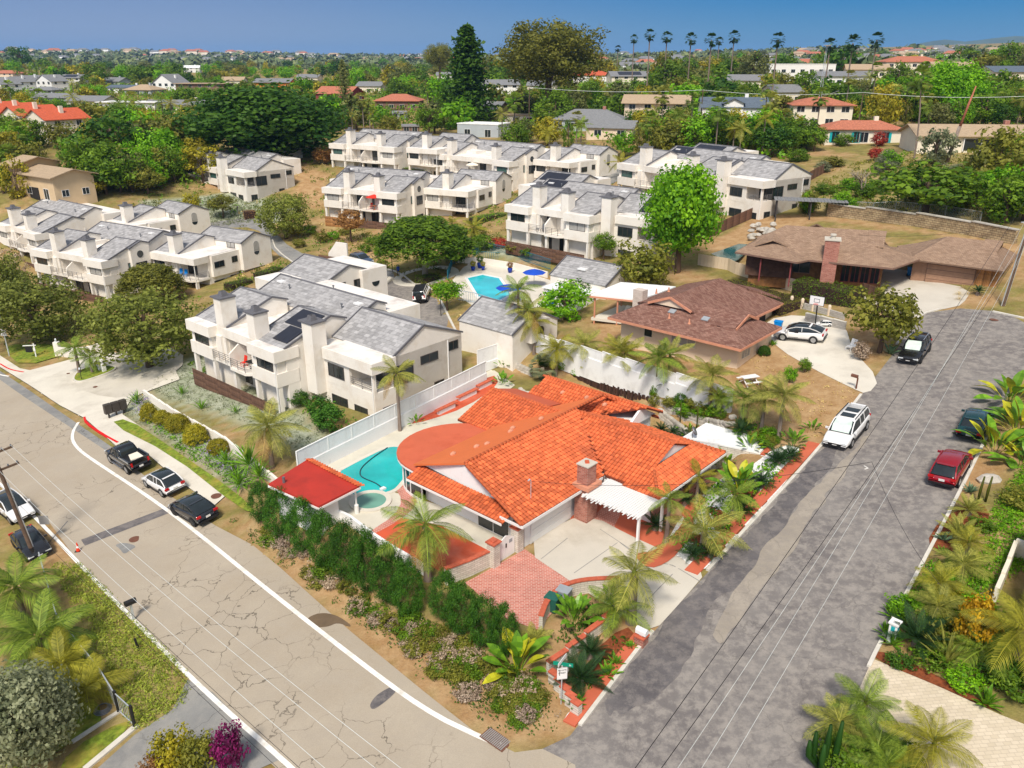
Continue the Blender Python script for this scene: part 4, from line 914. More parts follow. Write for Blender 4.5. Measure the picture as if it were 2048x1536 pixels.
window(house, 'x-', (1.12,3.6), .05, 2.8, 2.0, 'white_paint', 'glass', 2, 'sliding_door'); window(house, 'x-', (1.12,8.2), .8, 1.8, 1.2, 'white_paint', 'glass', 2); window(house, 'y-', (17.3,3.18), .9, 1.0, 1.4, 'bronze', 'glass', 1); window(house, 'y-', (12.5,-4.0), .9, 2.2, 1.2, 'white_paint', 'glass', 3)
for y in (2.0, 2.5): MB().lathe([(.13,0),(.13,.1)], (0,0,0), 10).build('meter', 'metal_grey', house, False, (1.0, y-.9, 1.7))
ch = MB().box(6.15,7.35,-.55,.55,0,2.6).box(6.2,7.2,-.45,.45,2.6,4.35).build('chimney', 'chimney_brick', house)
MB().box(6.14,7.26,-.51,.51,4.35,4.43).build('chimney_cap', 'concrete', ch); MB().lathe([(.2,0),(.2,.14)], (6.7,0,4.43), 4).build('flue', 'clay_roof', ch); MB().box(5.95,7.55,-.72,.65,2.66,2.95).build('flashing', 'pink_trim', ch)
pg = put('pergola', None, house)
sm = [MB().obox((0,0,0), 3.5+.25*(k-1), .07, .05).mesh('slat', 'white_paint') for k in range(3)]
for k in range(46): put('slat', sm[(k*5) % 3], pg, (7.3+.12*((k*7) % 5-2), -.55-k*.098, 2.52+.012*(k % 2)))
for x in (5.9, 8.8): MB().box(x-.07,x+.07,-5.0,-.3,2.30,2.47).build('beam', 'white_paint', pg)
for x in (5.9, 8.8): MB().box(x-.08,x+.08,-4.95,-4.79,-.2,2.3).build('post', 'white_paint', pg)
vp = [(4.2,8.1,3.9),(4.9,7.7,4.0),(7.7,7.9,3.95),(8.4,8.3,3.85),(10.6,7.3,4.2),(2.6,8.9,3.65),(15.8,5.0,4.35),(17.2,7.8,3.75),(17.0,10.2,3.6)]
for x, y, z in vp: MB().lathe([(.22,0),(.2,.1),(.05,.2)], (x,y,z), 8, 1.3, .8).build('roof_vent', 'pink_trim', house)
ma = MB().tube([(2.35,1.35,2.9),(2.35,1.35,4.3)], .03).tube([(2.35,1.35,4.3),(2.2,1.35,4.5),(2.05,1.35,4.42)], .05).build('service_mast', 'metal_pale', house)
# cabana by the pool
cb = thing('pool_cabana', 'pool cabana with flat red membrane roof edged by orange tiles', 'cabana', HO, HA)
CP = [(-7.4,17.3),(-3.3,18.4),(-3.3,12.3),(-6.9,12.1)]
MB().prism(CP, 2.15, 2.30).build('roof', 'red_membrane', cb); MB().prism([(-7.45,17.35),(-3.25,18.45),(-3.25,12.25),(-6.95,12.05)], 2.0, 2.149).build('fascia', 'white_paint', cb)
MB().prism([(-7.0,17.0),(-5.0,17.4),(-5.0,12.6),(-6.6,12.5)], -.5, 2.0).build('wall', 'white_wall', cb)
cs = tile_spots((-2.95,18.5,2.12), (0,-1), (-1,0), math.atan(.28/.75), [(0,0),(6.2,0),(6.2,.75),(0,.75)]); tiles = tiles_join(cs).build('roof_tiles', 'terracotta', cb); tag(tiles, kind='stuff')
for y in (17.9, 12.6): MB().lathe([(.16,-.1),(.16,.7),(.07,.75),(.07,2.0)], (-3.5,y,0), 10).build('post', 'white_paint', cb)
MB().lathe([(.1,0),(.1,.45)], (-6.6,16.6,2.3), 10).build('roof_vent', 'metal_grey', cb)
# pool and spa
def world_flat(name, pts, z, m, off=0): 
    return MB().prism([hw(*p) for p in pts], z, z+.02).build(name, m)
pp = [at(*p, PZ)[:2] for p in ((668,948),(700,930),(760,900),(790,890),(850,905),(800,975),(785,985),(755,992),(720,1000),(690,985))]
pp = smooth_line(pp, 2)
pool = tag(put('swimming_pool', None), 'turquoise backyard swimming pool beside the orange-tiled house', 'pool')
MB().prism(pp, PZ+.045, PZ+.055).build('water', 'pool_water', pool); rim = ribbon(pp+[pp[0]], .34, .075, .6, .12); rim.build('coping', 'concrete_pale', pool)
spc = at(741,1004,PZ); spa = tag(put('spa', None, None, (spc[0], spc[1], PZ)), 'round pale green spa tub joined to the backyard pool', 'spa')
MB().lathe([(1.15,.0),(1.15,.02)], (0,0,.085), 28).build('water', 'spa_water', spa)
tr_ = MB(); N_ = 28
for k in range(N_):
    t0, t1 = 2*math.pi*k/N_, 2*math.pi*(k+1)/N_
    P = [(r*math.cos(t), r*math.sin(t), z) for z in (0,.14) for r, t in ((1.15,t0),(1.55,t0),(1.55,t1),(1.15,t1))]
    tr_.add(P, [(4,5,6,7),(0,4,7,3),(1,2,6,5)])
tr_.build('rim', 'concrete_pale', spa)
hp = [at(*p, PZ+.09) for p in ((775,895),(745,915),(722,935),(719,948),(726,956),(750,965),(760,972),(766,978))]
hp3 = [(x, y, PZ+.085) for x, y in smooth_line(hp, 2, False)]
hz_ = tag(put('pool_cleaner', None, None, (0,0,0)), 'pool cleaner head on its dark floating hose in the backyard pool', 'pool cleaner')
MB().tube(hp3, .045, 6).build('hose', 'rubber_hose', hz_); MB().obox((hp[-1][0], hp[-1][1], PZ+.13), .4, .3, .14, HA).build('head', 'plastic_white', hz_)
# ---------------------------------------------------------------- walls of the lot
def panel_wall(label, pts, zb, h1, h2, plen=2.4, m='white_wall', name='garden_wall', cap=None, zfun=None, th=.22):
    """stucco wall with framed panels above; pts are world (x,y)"""
    root = tag(put(name, None, None, (pts[0][0], pts[0][1], 0)), label, 'wall'); ox, oy = pts[0][:2]
    for a, b in zip(pts[:-1], pts[1:]):
        L = math.hypot(b[0]-a[0], b[1]-a[1]); n = max(1, round(L/plen)); an = math.atan2(b[1]-a[1], b[0]-a[0])
        for i in range(n):
            p = along(a[:2], b[:2], (i+.5)/n); z = (h(*a[:2])+(h(*b[:2])-h(*a[:2]))*(i+.5)/n) if zfun == 'lin' else zfun(p[0], p[1]) if zfun else zb; l = L/n
            MB().box(-l/2, l/2, -th/2, th/2, -1.2, h1).build('wall_bay', m, root, False, (p[0]-ox, p[1]-oy, z), an)
            if cap: MB().box(-l/2, l/2, -th/2-.05, th/2+.05, h1+.002, h1+.08).build('cap', cap, root, False, (p[0]-ox, p[1]-oy, z), an)
            if h2:
                pn = MB().box(-l/2+.06, l/2-.06, -.03, .03, h1+.05, h1+h2-.06).build('panel', 'white_wall', root, False, (p[0]-ox, p[1]-oy, z), an)
                MB().box(-l/2, l/2, -.06, .06, h1+h2-.06, h1+h2).box(-l/2, l/2, -.06, .06, h1, h1+.05).box(-l/2, -l/2+.06, -.06, .06, h1+.05, h1+h2-.06).box(l/2-.06, l/2, -.06, .06, h1+.05, h1+h2-.06).build('panel_frame', 'white_paint', pn)
    return root
wa = [at(p[0], p[1], PZ)[:2] for p in ((598,960),(660,927),(792,860),(905,803),(972,768))]
panel_wall('long white pool wall with framed white panels on top facing the townhouses', wa, PZ, 1.2, 1.25)
wb_ = [W(*p)[:2] for p in ((955,748),(1000,728),(1022,715))]
panel_wall('tall white panelled fence between the garage block and the terrace palms', wb_, 0, 1.0, 1.6, zfun=h)
wc = [W(*p)[:2] for p in ((1042,693),(1130,722),(1250,768),(1370,800),(1462,822))]
panel_wall('white panelled wall along the palm terrace below the dry yard', wc[::4], 0, 1.0, 1.0, 3.0, zfun='lin')
for k, (p, q) in enumerate((((872,822),(912,803)),((915,795),(955,776)),((955,772),(985,757)))):   # wall benches
    a, b = at(*p, PZ+.5), at(*q, PZ+.5); o = MB().bar((0,0,0), (b[0]-a[0], b[1]-a[1], 0), .45, .08).build('wall_bench', 'brick_cap', None, False, (a[0], a[1], PZ+.5))
    MB().bar((b[0]*0+.1*(b[0]-a[0]), .1*(b[1]-a[1]), -.28), (.9*(b[0]-a[0]), .9*(b[1]-a[1]), -.28), .3, .48).build('plinth', 'white_wall', o)
    tag(o, 'red brick-topped bench ledge built along the long white pool wall', 'bench', 'bench ledges along the pool wall')
wd = [hw(*p)[:2] for p in ((-1.9,1.1),(-3.5,1.35),(-5.2,1.8))]
panel_wall('pale block wall with red cap between red patio and brick court', wd, PZ, 1.15, 0, 1.2, 'block_wall', cap='brick_cap')
cw_ = smooth_line([hw(*p)[:2] for p in ((-4.6,-5.3),(-3.2,-4.6),(-1.6,-4.4),(-.2,-5.0),(1.4,-6.6))], 2, False)
panel_wall('curved pale block wall with red brick cap round the brick court', cw_, PZ, .95, 0, .9, 'block_wall', cap='brick_cap')
lw = [W(*p)[:2] for p in ((1095,1350),(1170,1290),(1240,1230),(1258,1212))]
panel_wall('low pale block wall with red cap below the palm bed at the corner', lw, 0, .75, 0, 1.5, 'block_wall', cap='brick_cap', zfun=h)
st_ = tag(put('stepped_wall', None, None, W(1105,1365)), 'stepped end wall with red brick caps beside the street sign', 'wall')
for k in range(5):
    a = W(1100+k*11, 1362+k*15); b = W(1116+k*11, 1372+k*15); r0 = st_.location
    MB().bar((a[0]-r0[0], a[1]-r0[1], a[2]-r0[2]+.25), (b[0]-r0[0], b[1]-r0[1], a[2]-r0[2]+.25), .3, .9).build('step', 'block_wall', st_); MB().bar((a[0]-r0[0], a[1]-r0[1], a[2]-r0[2]+.75), (b[0]-r0[0], b[1]-r0[1], a[2]-r0[2]+.75), .38, .09).build('cap', 'brick_cap', st_)
yw = [at(*p, PZ)[:2] for p in ((655,1030),(700,1050),(745,1085),(790,1115),(850,1150),(858,1160))]
panel_wall('low white wall behind the clipped conifers with stored boards', yw, PZ-.4, 1.2, 0, 2.5)
for k, (x, y) in enumerate(((.6,1.0),(-1.75,.95))):
    o = MB().box(-.3,.3,-.3,.3,-.2,1.75).build('gate_pillar', 'block_wall', None, False, hw(x, y), HA); MB().box(-.38,.38,-.38,.38,1.75,1.84).box(-.16,.16,-.16,.16,1.84,1.92).build('cap', 'brick_cap', o)
    tag(o, ('pale block gate pillar with red cap touching the garage corner', 'pale block gate pillar with red cap at the end of the patio wall')[k], 'pillar')
gt = thing('garden_gate', 'white double garden gate with arched top between two pillars', 'gate', hw(-.58, .97), HA)
for k, sgn in enumerate((-1, 1)):
    P = [(sgn*.02, -.0), (sgn*.82, 0), (sgn*.82, 1.25), (sgn*.4, 1.5), (sgn*.02, 1.68)]; Q = [(x, -.03, z) for x, z in P]+[(x, .03, z) for x, z in P]; n = 5
    MB().add(Q, [(0,1,2,3,4), (9,8,7,6,5)]+[(i, 5+i, 5+(i+1) % 5, (i+1) % 5) for i in range(5)]).build('leaf', 'white_paint', gt)
MB().box(-.05,.05,-.06,-.03,.8,1.1).build('latch', 'sign_black', gt); MB().box(.3,.6,-.045,-.032,1.0,1.25).build('notice', 'plastic_grey', gt)
# garden shed with white flat roof by the street
gs = thing('flat_shed', 'white flat-roofed block shed with satellite dish by the street garden', 'shed', hw(0,0,0), HA)
MB().prism([(18.3,-1.1),(21.5,-1.2),(21.9,-6.5),(19.6,-6.9)], -.3, 2.45).build('wall', 'block_wall', gs); MB().prism([(18.1,-.95),(21.7,-1.0),(22.0,-6.4),(19.6,-6.7)], 2.45, 2.58).build('roof', 'flat_roof_white', gs)
MB().prism([(18.2,-1.0),(18.3,-1.0),(18.9,-3.6),(18.8,-3.6)], -.3, 2.44).build('front_wall', 'white_wall', gs); window(gs, -math.pi/2+.22, (18.42,-2.2), .1, .9, 1.9, 'white_paint', 'white_paint', 1, 'door')
d_ = MB().tube([(0,0,0),(0,0,.5)], .03).build('satellite_dish', 'metal_grey', gs, False, (18.4,-1.6,2.58)); MB().lathe([(.02,0),(.3,.1),(.38,.2)], (0,0,0), 14).build('dish', 'metal_grey', d_, True, (0,0,.55)); d_.children[0].rotation_euler = (math.radians(60), 0, math.radians(20))
MB().bar((19.5,-6.95,2.5),(22.1,-6.75,2.5),.35,.12).build('cap', 'brick_cap', gs); MB().bar((19.5,-6.95,1.1),(22.3,-6.75,1.1),.28,2.7).build('side_wall', 'white_wall', gs)
# dark board retaining wall and rough block walls behind the house
rw = tag(put('board_wall', None, None, (0,0,0)), 'retaining wall of dark weathered upright boards behind the orange roof', 'wall')
A_, B_ = W(1142,752), W(1302,800)
for k in range(46):
    p = along(A_, B_, (k+.5)/46); hh = 2.0+.18*math.sin(k*1.7)+.1*math.sin(k*5.1)
    put('board', cached(('rb', k % 4), lambda: _board(.2, .07, 2.4, 'wood_dark', k % 4)), rw, (p[0]+.03*math.sin(k*3.1), p[1], p[2]-.95+.09*math.sin(k*2.3)), math.atan2(B_[1]-A_[1], B_[0]-A_[0]))
def block_row(label, pts, hh, bw=.5, bh=.28, m='stone_pale'):
    root = tag(put('block_retaining_wall', None, None, (0,0,0)), label, 'wall'); me = [MB().lathe([(.36,-.15),(.40,-.05),(.38,.08),(.32,.15)], (0,0,0), 4, .75*bw/.4, .65, math.pi/4).mesh('block', m) for _ in range(1)][0]; k = 0
    for a, b in zip(pts[:-1], pts[1:]):
        L = math.hypot(b[0]-a[0], b[1]-a[1]); n = max(1, round(L/bw)); an = math.atan2(b[1]-a[1], b[0]-a[0])
        for r in range(int(hh/bh)):
            for i in range(n):
                if k > 290: continue
                k += 1; p = along(a, b, (i+.5+.5*(r % 2))/n); put('block', me, root, (p[0]+random.uniform(-.03,.03), p[1]+.08*r, p[2]-.3+bh*r), an+random.uniform(-.05,.05))
block_row('curving retaining wall of rough grey blocks below the white panelled wall', WP((1300,805),(1350,830),(1410,852),(1452,862),(1466,848)), 1.3)
block_row('lower wall of rough grey blocks beside the orange roof gable', WP((1318,838),(1345,860),(1372,880)), 1.5)
block_row('rough grey block wall behind the fan palm at the fence corner', WP((1005,735),(1040,742),(1062,752)), 1.3)
block_row('round planter of rough grey blocks beside the white wall', WP((1040,783),(1050,792),(1066,793),(1075,785)), 1.1)
# ---------------------------------------------------------------- neighbouring houses
brickmat('shingles_red', (.17,.078,.058), (.31,.175,.135), (.10,.05,.04), .34, .16, .014, True, .5, .12)
brickmat('shingles_tan', (.25,.165,.115), (.34,.235,.165), (.18,.115,.08), .34, .16, .012, True, .5, .10)
brickmat('stone_wall', (.42,.33,.20), (.30,.22,.13), (.16,.11,.07), .55, .28, .03, False, .8, .3)
brickmat('brick_pale', (.66,.58,.52), (.56,.47,.41), (.46,.40,.35), .34, .11, .012)
def roof_polys(root, polys, m, th=.16, name='roof'):
    b = MB()
    for P in polys:
        n = len(P); v = [Vector(p) for p in P]
        if (v[1]-v[0]).cross(v[2]-v[1]).z < 0: v = v[::-1]
        lo = [p-Vector((0,0,th)) for p in v]; b.add(v+lo, [tuple(range(n)), tuple(range(n, 2*n))[::-1]]+[(i, n+i, n+(i+1) % n, (i+1) % n) for i in range(n)])
    return b.build(name, m, root)
def trims(root, segs, m='pink_trim', w_=.08, hh=.24, name='fascia'):
    b = MB()
    for a, c in segs: b.bar(a, c, w_, hh)
    return b.build(name, m, root)
gN = W(1471, 737.6); nb = thing('shingled_house', 'cream house with red-brown shingle roof and pink trim in the dry yard', 'house', (*at(1481.5, 698, gN[2]+2.5)[:2], gN[2]), math.radians(-42))
roof_polys(nb, [[(-14.7,0,2.5),(0,0,2.5),(-3.3,4.4,4.3),(-11.3,4.4,4.3)], [(0,0,2.5),(-.1,8.7,2.5),(-3.3,4.4,4.3)], [(-.1,8.7,2.5),(-4.5,8.7,2.5),(-9,4.4,4.3),(-3.3,4.4,4.3)], [(-14.7,0,2.5),(-11.3,4.4,4.3),(-14.9,9,2.5)],
 [(-9.3,2.8,5.0),(-9.3,12.8,5.0),(-3.4,16.2,2.65),(-3.4,7.0,2.65),(-6.9,2.8,4.05)], [(-9.3,2.8,5.0),(-11.7,2.8,4.05),(-15.3,6.0,2.65),(-15.3,16.2,2.65),(-9.3,12.8,5.0)], [(-9.3,12.8,5.0),(-3.4,16.2,2.65),(-15.3,16.2,2.65)],
 [(-1.7,4.45,4.35),(-4.5,4.45,4.35),(-4.5,2.0,3.45),(-1.9,2.2,3.5)], [(-1.7,4.45,4.35),(-1.9,6.6,3.5),(-4.5,6.6,3.5),(-4.5,4.45,4.35)], [(-6.5,14.0,4.1),(-4.0,16.8,3.0),(-7.5,18,3.2),(-8.5,15,4.1)]], 'shingles_red')
wl = MB().box(-13.9,-.8,1.3,8.2,-1.2,2.45).box(-14.6,-4.2,8.2,15.4,-1.2,2.6); wl.add([(-11.6,2.95,4.0),(-7.0,2.95,4.0),(-9.3,2.95,4.85),(-11.6,3.1,4.0),(-7.0,3.1,4.0),(-9.3,3.1,4.85)], [(0,1,2),(5,4,3),(0,3,4,1),(1,4,5,2),(2,5,3,0)]); wl.add([(-2.05,2.4,3.45),(-2.05,6.4,3.45),(-2.05,4.45,4.2),(-2.2,2.4,3.45),(-2.2,6.4,3.45),(-2.2,4.45,4.2)], [(0,1,2),(5,4,3),(0,3,4,1),(1,4,5,2),(2,5,3,0)]); wl.build('wall', 'cream_wall', nb)
trims(nb, [((-14.7,-.03,2.36),(0,-.03,2.36)), ((.02,0,2.36),(-.08,8.7,2.36)), ((-11.8,2.75,3.95),(-9.3,2.75,4.95)), ((-9.3,2.75,4.95),(-6.8,2.75,3.95)), ((-1.65,2.1,3.42),(-1.65,4.45,4.3)), ((-1.65,4.45,4.3),(-1.65,6.7,3.42)), ((-3.36,7,2.5),(-3.36,16.2,2.5))])
for x, w_, n in ((-10.6,.9,1), (-6.6,2.6,3)): window(nb, 'y-', (x, 1.3), 1.0, w_, 1.15, 'cream_light', 'glass' if n == 1 else 'blinds', n)
window(nb, 'x+', (-.8, 2.8), .8, 1.6, 1.2, 'cream_light', 'blinds', 3); MB().box(-4.22,-4.14,9.2,13.8,-.2,2.2).build('garage_opening', 'dark_inside', nb)
for x, y, z in ((-8.6,1.7,3.2),(-6.3,1.6,3.15),(-12.4,5.2,4.3),(-13.5,9.5,3.4)): MB().lathe([(.16,0),(.1,.15),(.06,.5)], (x,y,z), 8).build('roof_vent', 'pink_trim', nb)
for x in (-8.9,-5.2): MB().obox((x,2.7,3.66), .7, .6, .08, 0, .39).build('skylight', 'plastic_grey', nb)
MB().box(-15.5,-14.3,5.6,6.6,0,4.1).build('chimney', 'brick_pale', nb); MB().box(-3.1,-.9,15.9,16.05,-.3,1.4).build('side_fence', 'pink_trim', nb)
cp = thing('patio_roof', 'white flat patio roof on thin posts beside the red-brown shingled house', 'patio roof', nb.location, nb.rotation_euler[2]); MB().prism([(-20.6,5.0),(-15.4,6.9),(-15.4,14.2),(-21.2,11.6)], 2.55, 2.72).build('roof', 'flat_roof_white', cp); MB().prism([(-20.7,4.9),(-15.38,6.85),(-15.38,6.95),(-20.7,5.0)], 2.35, 2.549).build('fascia', 'pink_trim', cp)
for x, y in ((-20.3,5.4),(-20.7,11.2),(-17.8,6.2)): MB().box(x-.07,x+.07,y-.07,y+.07,-.8,2.35).build('post', 'pink_trim', cp)
MB().prism([(-20.6,5.2),(-15.5,6.9),(-15.5,14.0),(-21,11.4)], -.3, .02).build('slab', 'concrete_pale', cp)
for k in range(2):
    ra = nb.rotation_euler[2]; x, y = -18.2+k*1.3, 8.2+k*.2; o = thing('sun_lounger', 'pale sling lounger under the white patio roof', 'lounger', (nb.location[0]+x*math.cos(ra)-y*math.sin(ra), nb.location[1]+x*math.sin(ra)+y*math.cos(ra), nb.location[2]+.02), ra, 'loungers under the patio roof')
    MB().prof(-.3,.3,[(-.9,.35),(.2,.3),(.9,.95),(.88,1.0),(.2,.36),(-.9,.41)]).build('sling', 'plastic_white', o)
    for sx in (-.28,.28): MB().bar((sx,-.8,.35),(sx,-.8,0),.05).bar((sx,.4,.4),(sx,.4,0),.05).build('leg', 'wood_warm', o)
# ranch house
rO = at(1785, 536, 11.5); rn = thing('ranch_house', 'brown timber ranch house with tan shingle roof and brick chimney', 'house', (rO[0], rO[1], 9.0), math.radians(-20))
roof_polys(rn, [[(-16.5,2.3,2.5),(-9.6,-.6,2.5),(-8.4,1.0,2.5),(.1,0,2.5),(-1.8,2.6,3.6),(-1.8,6.2,5.2),(-11.4,6.2,5.2),(-12.6,4.0,3.9)], [(-16.5,2.3,2.5),(-12.6,4.0,3.9),(-11.4,6.2,5.2),(-14.5,11.5,2.5)], [(-14.5,11.5,2.5),(-11.4,6.2,5.2),(-1.8,6.2,5.2),(.4,11.5,2.5)],
 [(.1,0,2.5),(3.0,4.6,2.7),(3.2,9,2.9),(.4,11.5,2.5),(-1.8,8.2,4.2),(-1.8,4.2,4.2),(-1.8,2.6,3.6)], [(-.6,6.2,5.25),(-2.5,6.2,5.25),(-2.5,3.4,3.95),(-.9,3.6,4.0)], [(-.6,6.2,5.25),(-.9,8.8,4.0),(-2.5,8.8,4.0),(-2.5,6.2,5.25)], [(-12.5,2.8,4.1),(-12.5,5.5,4.6),(-10.6,5.5,3.9),(-10.6,2.8,3.4)], [(-12.5,2.8,4.1),(-14.4,2.8,3.35),(-14.4,5.5,3.8),(-12.5,5.5,4.6)], [(-8,9,5.1),(-5,11.8,3.2),(-11,11.8,3.2)]], 'shingles_tan')
MB().box(-14.8,-.6,3.2,10.8,-1.5,2.4).build('wall', 'wood_warm', rn); ga = math.radians(-17)
gw = put('garage_wing', None, rn, (1.9,5.2,0), ga); roof_polys(gw, [[(0,0,2.5),(9.4,0,2.5),(7.2,4.6,4.6),(2.8,4.6,4.6)], [(9.4,0,2.5),(9.4,10,2.5),(7.2,5.4,4.4),(7.2,4.6,4.6)], [(9.4,10,2.5),(-1,10,2.5),(2.8,4.6,4.6),(7.2,4.6,4.6)], [(0,0,2.5),(2.8,4.6,4.6),(-1,10,2.5),(-2.5,6,2.6)], [(8.3,4.8,4.75),(6.5,4.8,4.75),(6.5,3,3.9),(8.1,3,3.9)], [(8.3,4.8,4.75),(8.1,6.6,3.9),(6.5,6.6,3.9),(6.5,4.8,4.75)]], 'shingles_tan'); MB().box(.4,8.8,1.2,9.2,-1.5,2.4).build('wall', 'wood_warm', gw); MB().box(1.9,6.7,1.08,1.19,-.2,2.1).build('garage_door', 'brown_wall', gw)
gdr = gw.children[-1]; gdr.data.materials[0] = mat('garage_tan', (.34,.20,.13), .8, .12, 2)
for k in range(4): MB().box(1.95,6.65,1.05,1.08,-.15+k*.56,.36+k*.56).build('door_panel', 'garage_tan', gdr)
for k in range(12): put('siding_board', cached(('sb', k % 4), lambda: _board(.17,.04,2.5,'wood_warm',k % 4)), gw, (6.85+k*.175,1.17,1.1))
trims(rn, [((-9.6,-.62,2.4),(-16.5,2.28,2.4)), ((-8.4,.98,2.4),(.1,-.02,2.4)), ((-8.4,.98,2.4),(-9.6,-.62,2.4)), ((.1,0,2.4),(3,4.6,2.6))], 'brown_wall', .08, .18)
chm = MB().box(-7.0,-5.5,.7,2.4,-1.2,4.8).build('chimney', 'chimney_brick', rn); MB().box(-7.1,-5.4,.6,2.5,4.8,4.92).lathe([(.25,0),(.25,.35),(.35,.36),(.3,.5)], (-6.25,1.5,4.92), 8).build('chimney_cap', 'concrete', chm)
for k in range(4): window(rn, 'y-', (-4.4+k*1.02, 3.2), -.1, .8, 2.1, 'red_wall', 'glass', 2, 'french_door')
window(rn, 'y-', (-9.3,3.2), .5, 2.2, 1.5, 'brown_wall', 'glass', 2); MB().box(-15.2,-10,2.8,3.2,-.2,2.2).build('porch_shade', 'wood_fence', rn)
for x, y in ((-13.5,1.5),(-10.2,.2)): MB().box(x-.07,x+.07,y-.07,y+.07,-.5,2.4).build('porch_post', 'red_wall', rn)
for x in (-9.5,-6.0,-3.4): MB().obox((x,6.9,4.95), .8, .4, .14).build('ridge_vent', 'shingle_tan', rn)
# ranch surroundings
def fence_line(label, pp, hh, m, bw=.35, name='board_fence', off=0): 
    P = WP(*pp); root = tag(put(name, None), label, 'fence')
    for a, b in zip(P[:-1], P[1:]): boards(root, a[:2], b[:2], 0, hh, m, bw, 'fence_board', .05, h)
    return root
mat('board_cream', (.70,.57,.42), .8, .06, 1, attr=.08)
fence_line('cream board fence with pink posts below the ranch house pool', [(1395,530),(1455,540),(1470,548),(1590,585)], 1.5, 'board_cream', .5)
fence_line('long brown board fence stepping down the yard behind the townhouses', [(1408,480),(1520,430),(1560,395),(1650,345)], 1.7, 'wood_fence', .45)
fence_line('grey board fence beside the ranch hedge', [(1722,590),(1765,605)], 1.4, 'wood_fence', .2)
fence_line('brown board fence below the silvery bank', [(225,445),(290,425)], 1.8, 'wood_fence', .4)
sw = MB(); SP = WP((1655,432),(1730,440),(1830,452),(1940,470),(2030,488))
sr = tag(put('stone_wall', None), 'long rough stone retaining wall with pale cap behind the ranch house', 'wall')
for a, b in zip(SP[:-1], SP[1:]):
    L = math.hypot(b[0]-a[0], b[1]-a[1]); an = math.atan2(b[1]-a[1], b[0]-a[0]); c = along(a, b, .5)
    MB().box(-L/2, L/2, -.3, .3, -1.5, 1.7).build('wall_length', 'stone_wall', sr, False, c, an); MB().box(-L/2, L/2, -.4, .4, 1.7, 1.82).build('cap', 'stone_pale', sr, False, c, an)
def chain_fence(label, pp, hh=1.4, m='metal_pale', name='chain_fence', step=3.0, rail=.05):
    root = tag(put(name, None), label, 'fence'); P = [(x, y, h(x, y)) for x, y in resample(WPL(pp), step, False)]; wm = MB()
    for p in P: MB().tube([(p[0],p[1],p[2]-.1),(p[0],p[1],p[2]+hh)], rail*.8, 6).build('post', m, root)
    for a, b in zip(P[:-1], P[1:]):
        MB().tube([(a[0],a[1],a[2]+hh),(b[0],b[1],b[2]+hh)], rail*.6, 5).build('top_rail', m, root)
        L = math.hypot(b[0]-a[0], b[1]-a[1]); n = int(L/.25)
        for i in range(n):
            p, q = along(a, b, i/n), along(a, b, min(1, (i+2)/n)); wm.bar((p[0],p[1],p[2]), (q[0],q[1],q[2]+hh), .012); wm.bar((p[0],p[1],p[2]+hh), (q[0],q[1],q[2]), .012)
    tag(wm.build('wire_mesh', m, root), kind='stuff'); return root
chain_fence('chain-link fence on the hillside above the stone wall', [(1560,408),(1660,418),(1745,425),(1790,422),(1890,432),(1960,445)])
dp = W(1620, 435); pv_ = thing('dark_pergola', 'dark slatted pergola on posts behind the ranch house', 'pergola', dp, math.radians(-15))
for k in range(22): put('slat', cached('dps', lambda: MB().obox((0,0,0), .43, 3.6, .06).mesh('slat', 'shingle_grey')), pv_, (-5.2+k*.47, 0, 2.6+.02*(k % 2)))
for x in (-5,-.2,4.8):
    for y in (-1.4,1.4): MB().box(x-.09,x+.09,y-.09,y+.09,-.5,2.55).build('post', 'trim_dark', pv_)
rp = MB().prism([at(*p, 8.3)[:2] for p in ((1422,508),(1478,488),(1510,490),(1476,520),(1462,525))], 8.3, 8.34).build('pond', 'pond_water'); tag(rp, 'dark green pool basin beside the ranch house roof tip', 'pool')
rockm = MB().lathe([(.3,-.3),(.5,0),(.38,.3),(.1,.42)], (0,0,0), 6).mesh('rock', 'stone_pale')
for k in range(26):
    c = W(1500+random.uniform(0,48), 458+random.uniform(0,26)); o = put('rock', rockm, None, (c[0],c[1],c[2]+.3+random.uniform(0,.5)), random.uniform(0,6)); o.scale = (random.uniform(.6,1.5),random.uniform(.6,1.4),random.uniform(.5,1.1)); tag(o, 'pale boulder in the rockery heap beside the ranch house', 'rock', 'rockery boulders')
bt = MB().bar((0,0,0),(1,0,0),.1) and None
tw = WP((1590,592),(1640,602),(1690,612)); tw2 = WP((1582,612),(1625,622),(1690,640))
for q, (PP, l) in enumerate(((tw, 'upper row of low pink block terrace wall with round-topped posts'), (tw2, 'lower row of low pink block terrace wall with round-topped posts'))):
    root = tag(put('terrace_wall', None), l, 'wall')
    for a, b in zip(PP[:-1], PP[1:]):
        L = math.hypot(b[0]-a[0], b[1]-a[1]); an = math.atan2(b[1]-a[1], b[0]-a[0])
        for i in range(2):
            c = along(a, b, (i+.5)/2); MB().box(-L/4+.1, L/4-.1, -.1, .1, -.2, .65).build('wall_bay', 'block_grey', root, False, c, an); e = along(a, b, i/2); MB().lathe([(.18,-.2),(.18,1.0),(.1,1.15)], (0,0,0), 8).build('post', 'cream_wall', root, False, e)
lw2 = [W(*p)[:2] for p in ((1610,642),(1640,648),(1690,660))]; panel_wall('low grey block wall behind the basketball hoop', lw2, 0, .8, 0, 1.5, 'block_grey', cap='concrete_pale', zfun=h, name='block_wall')
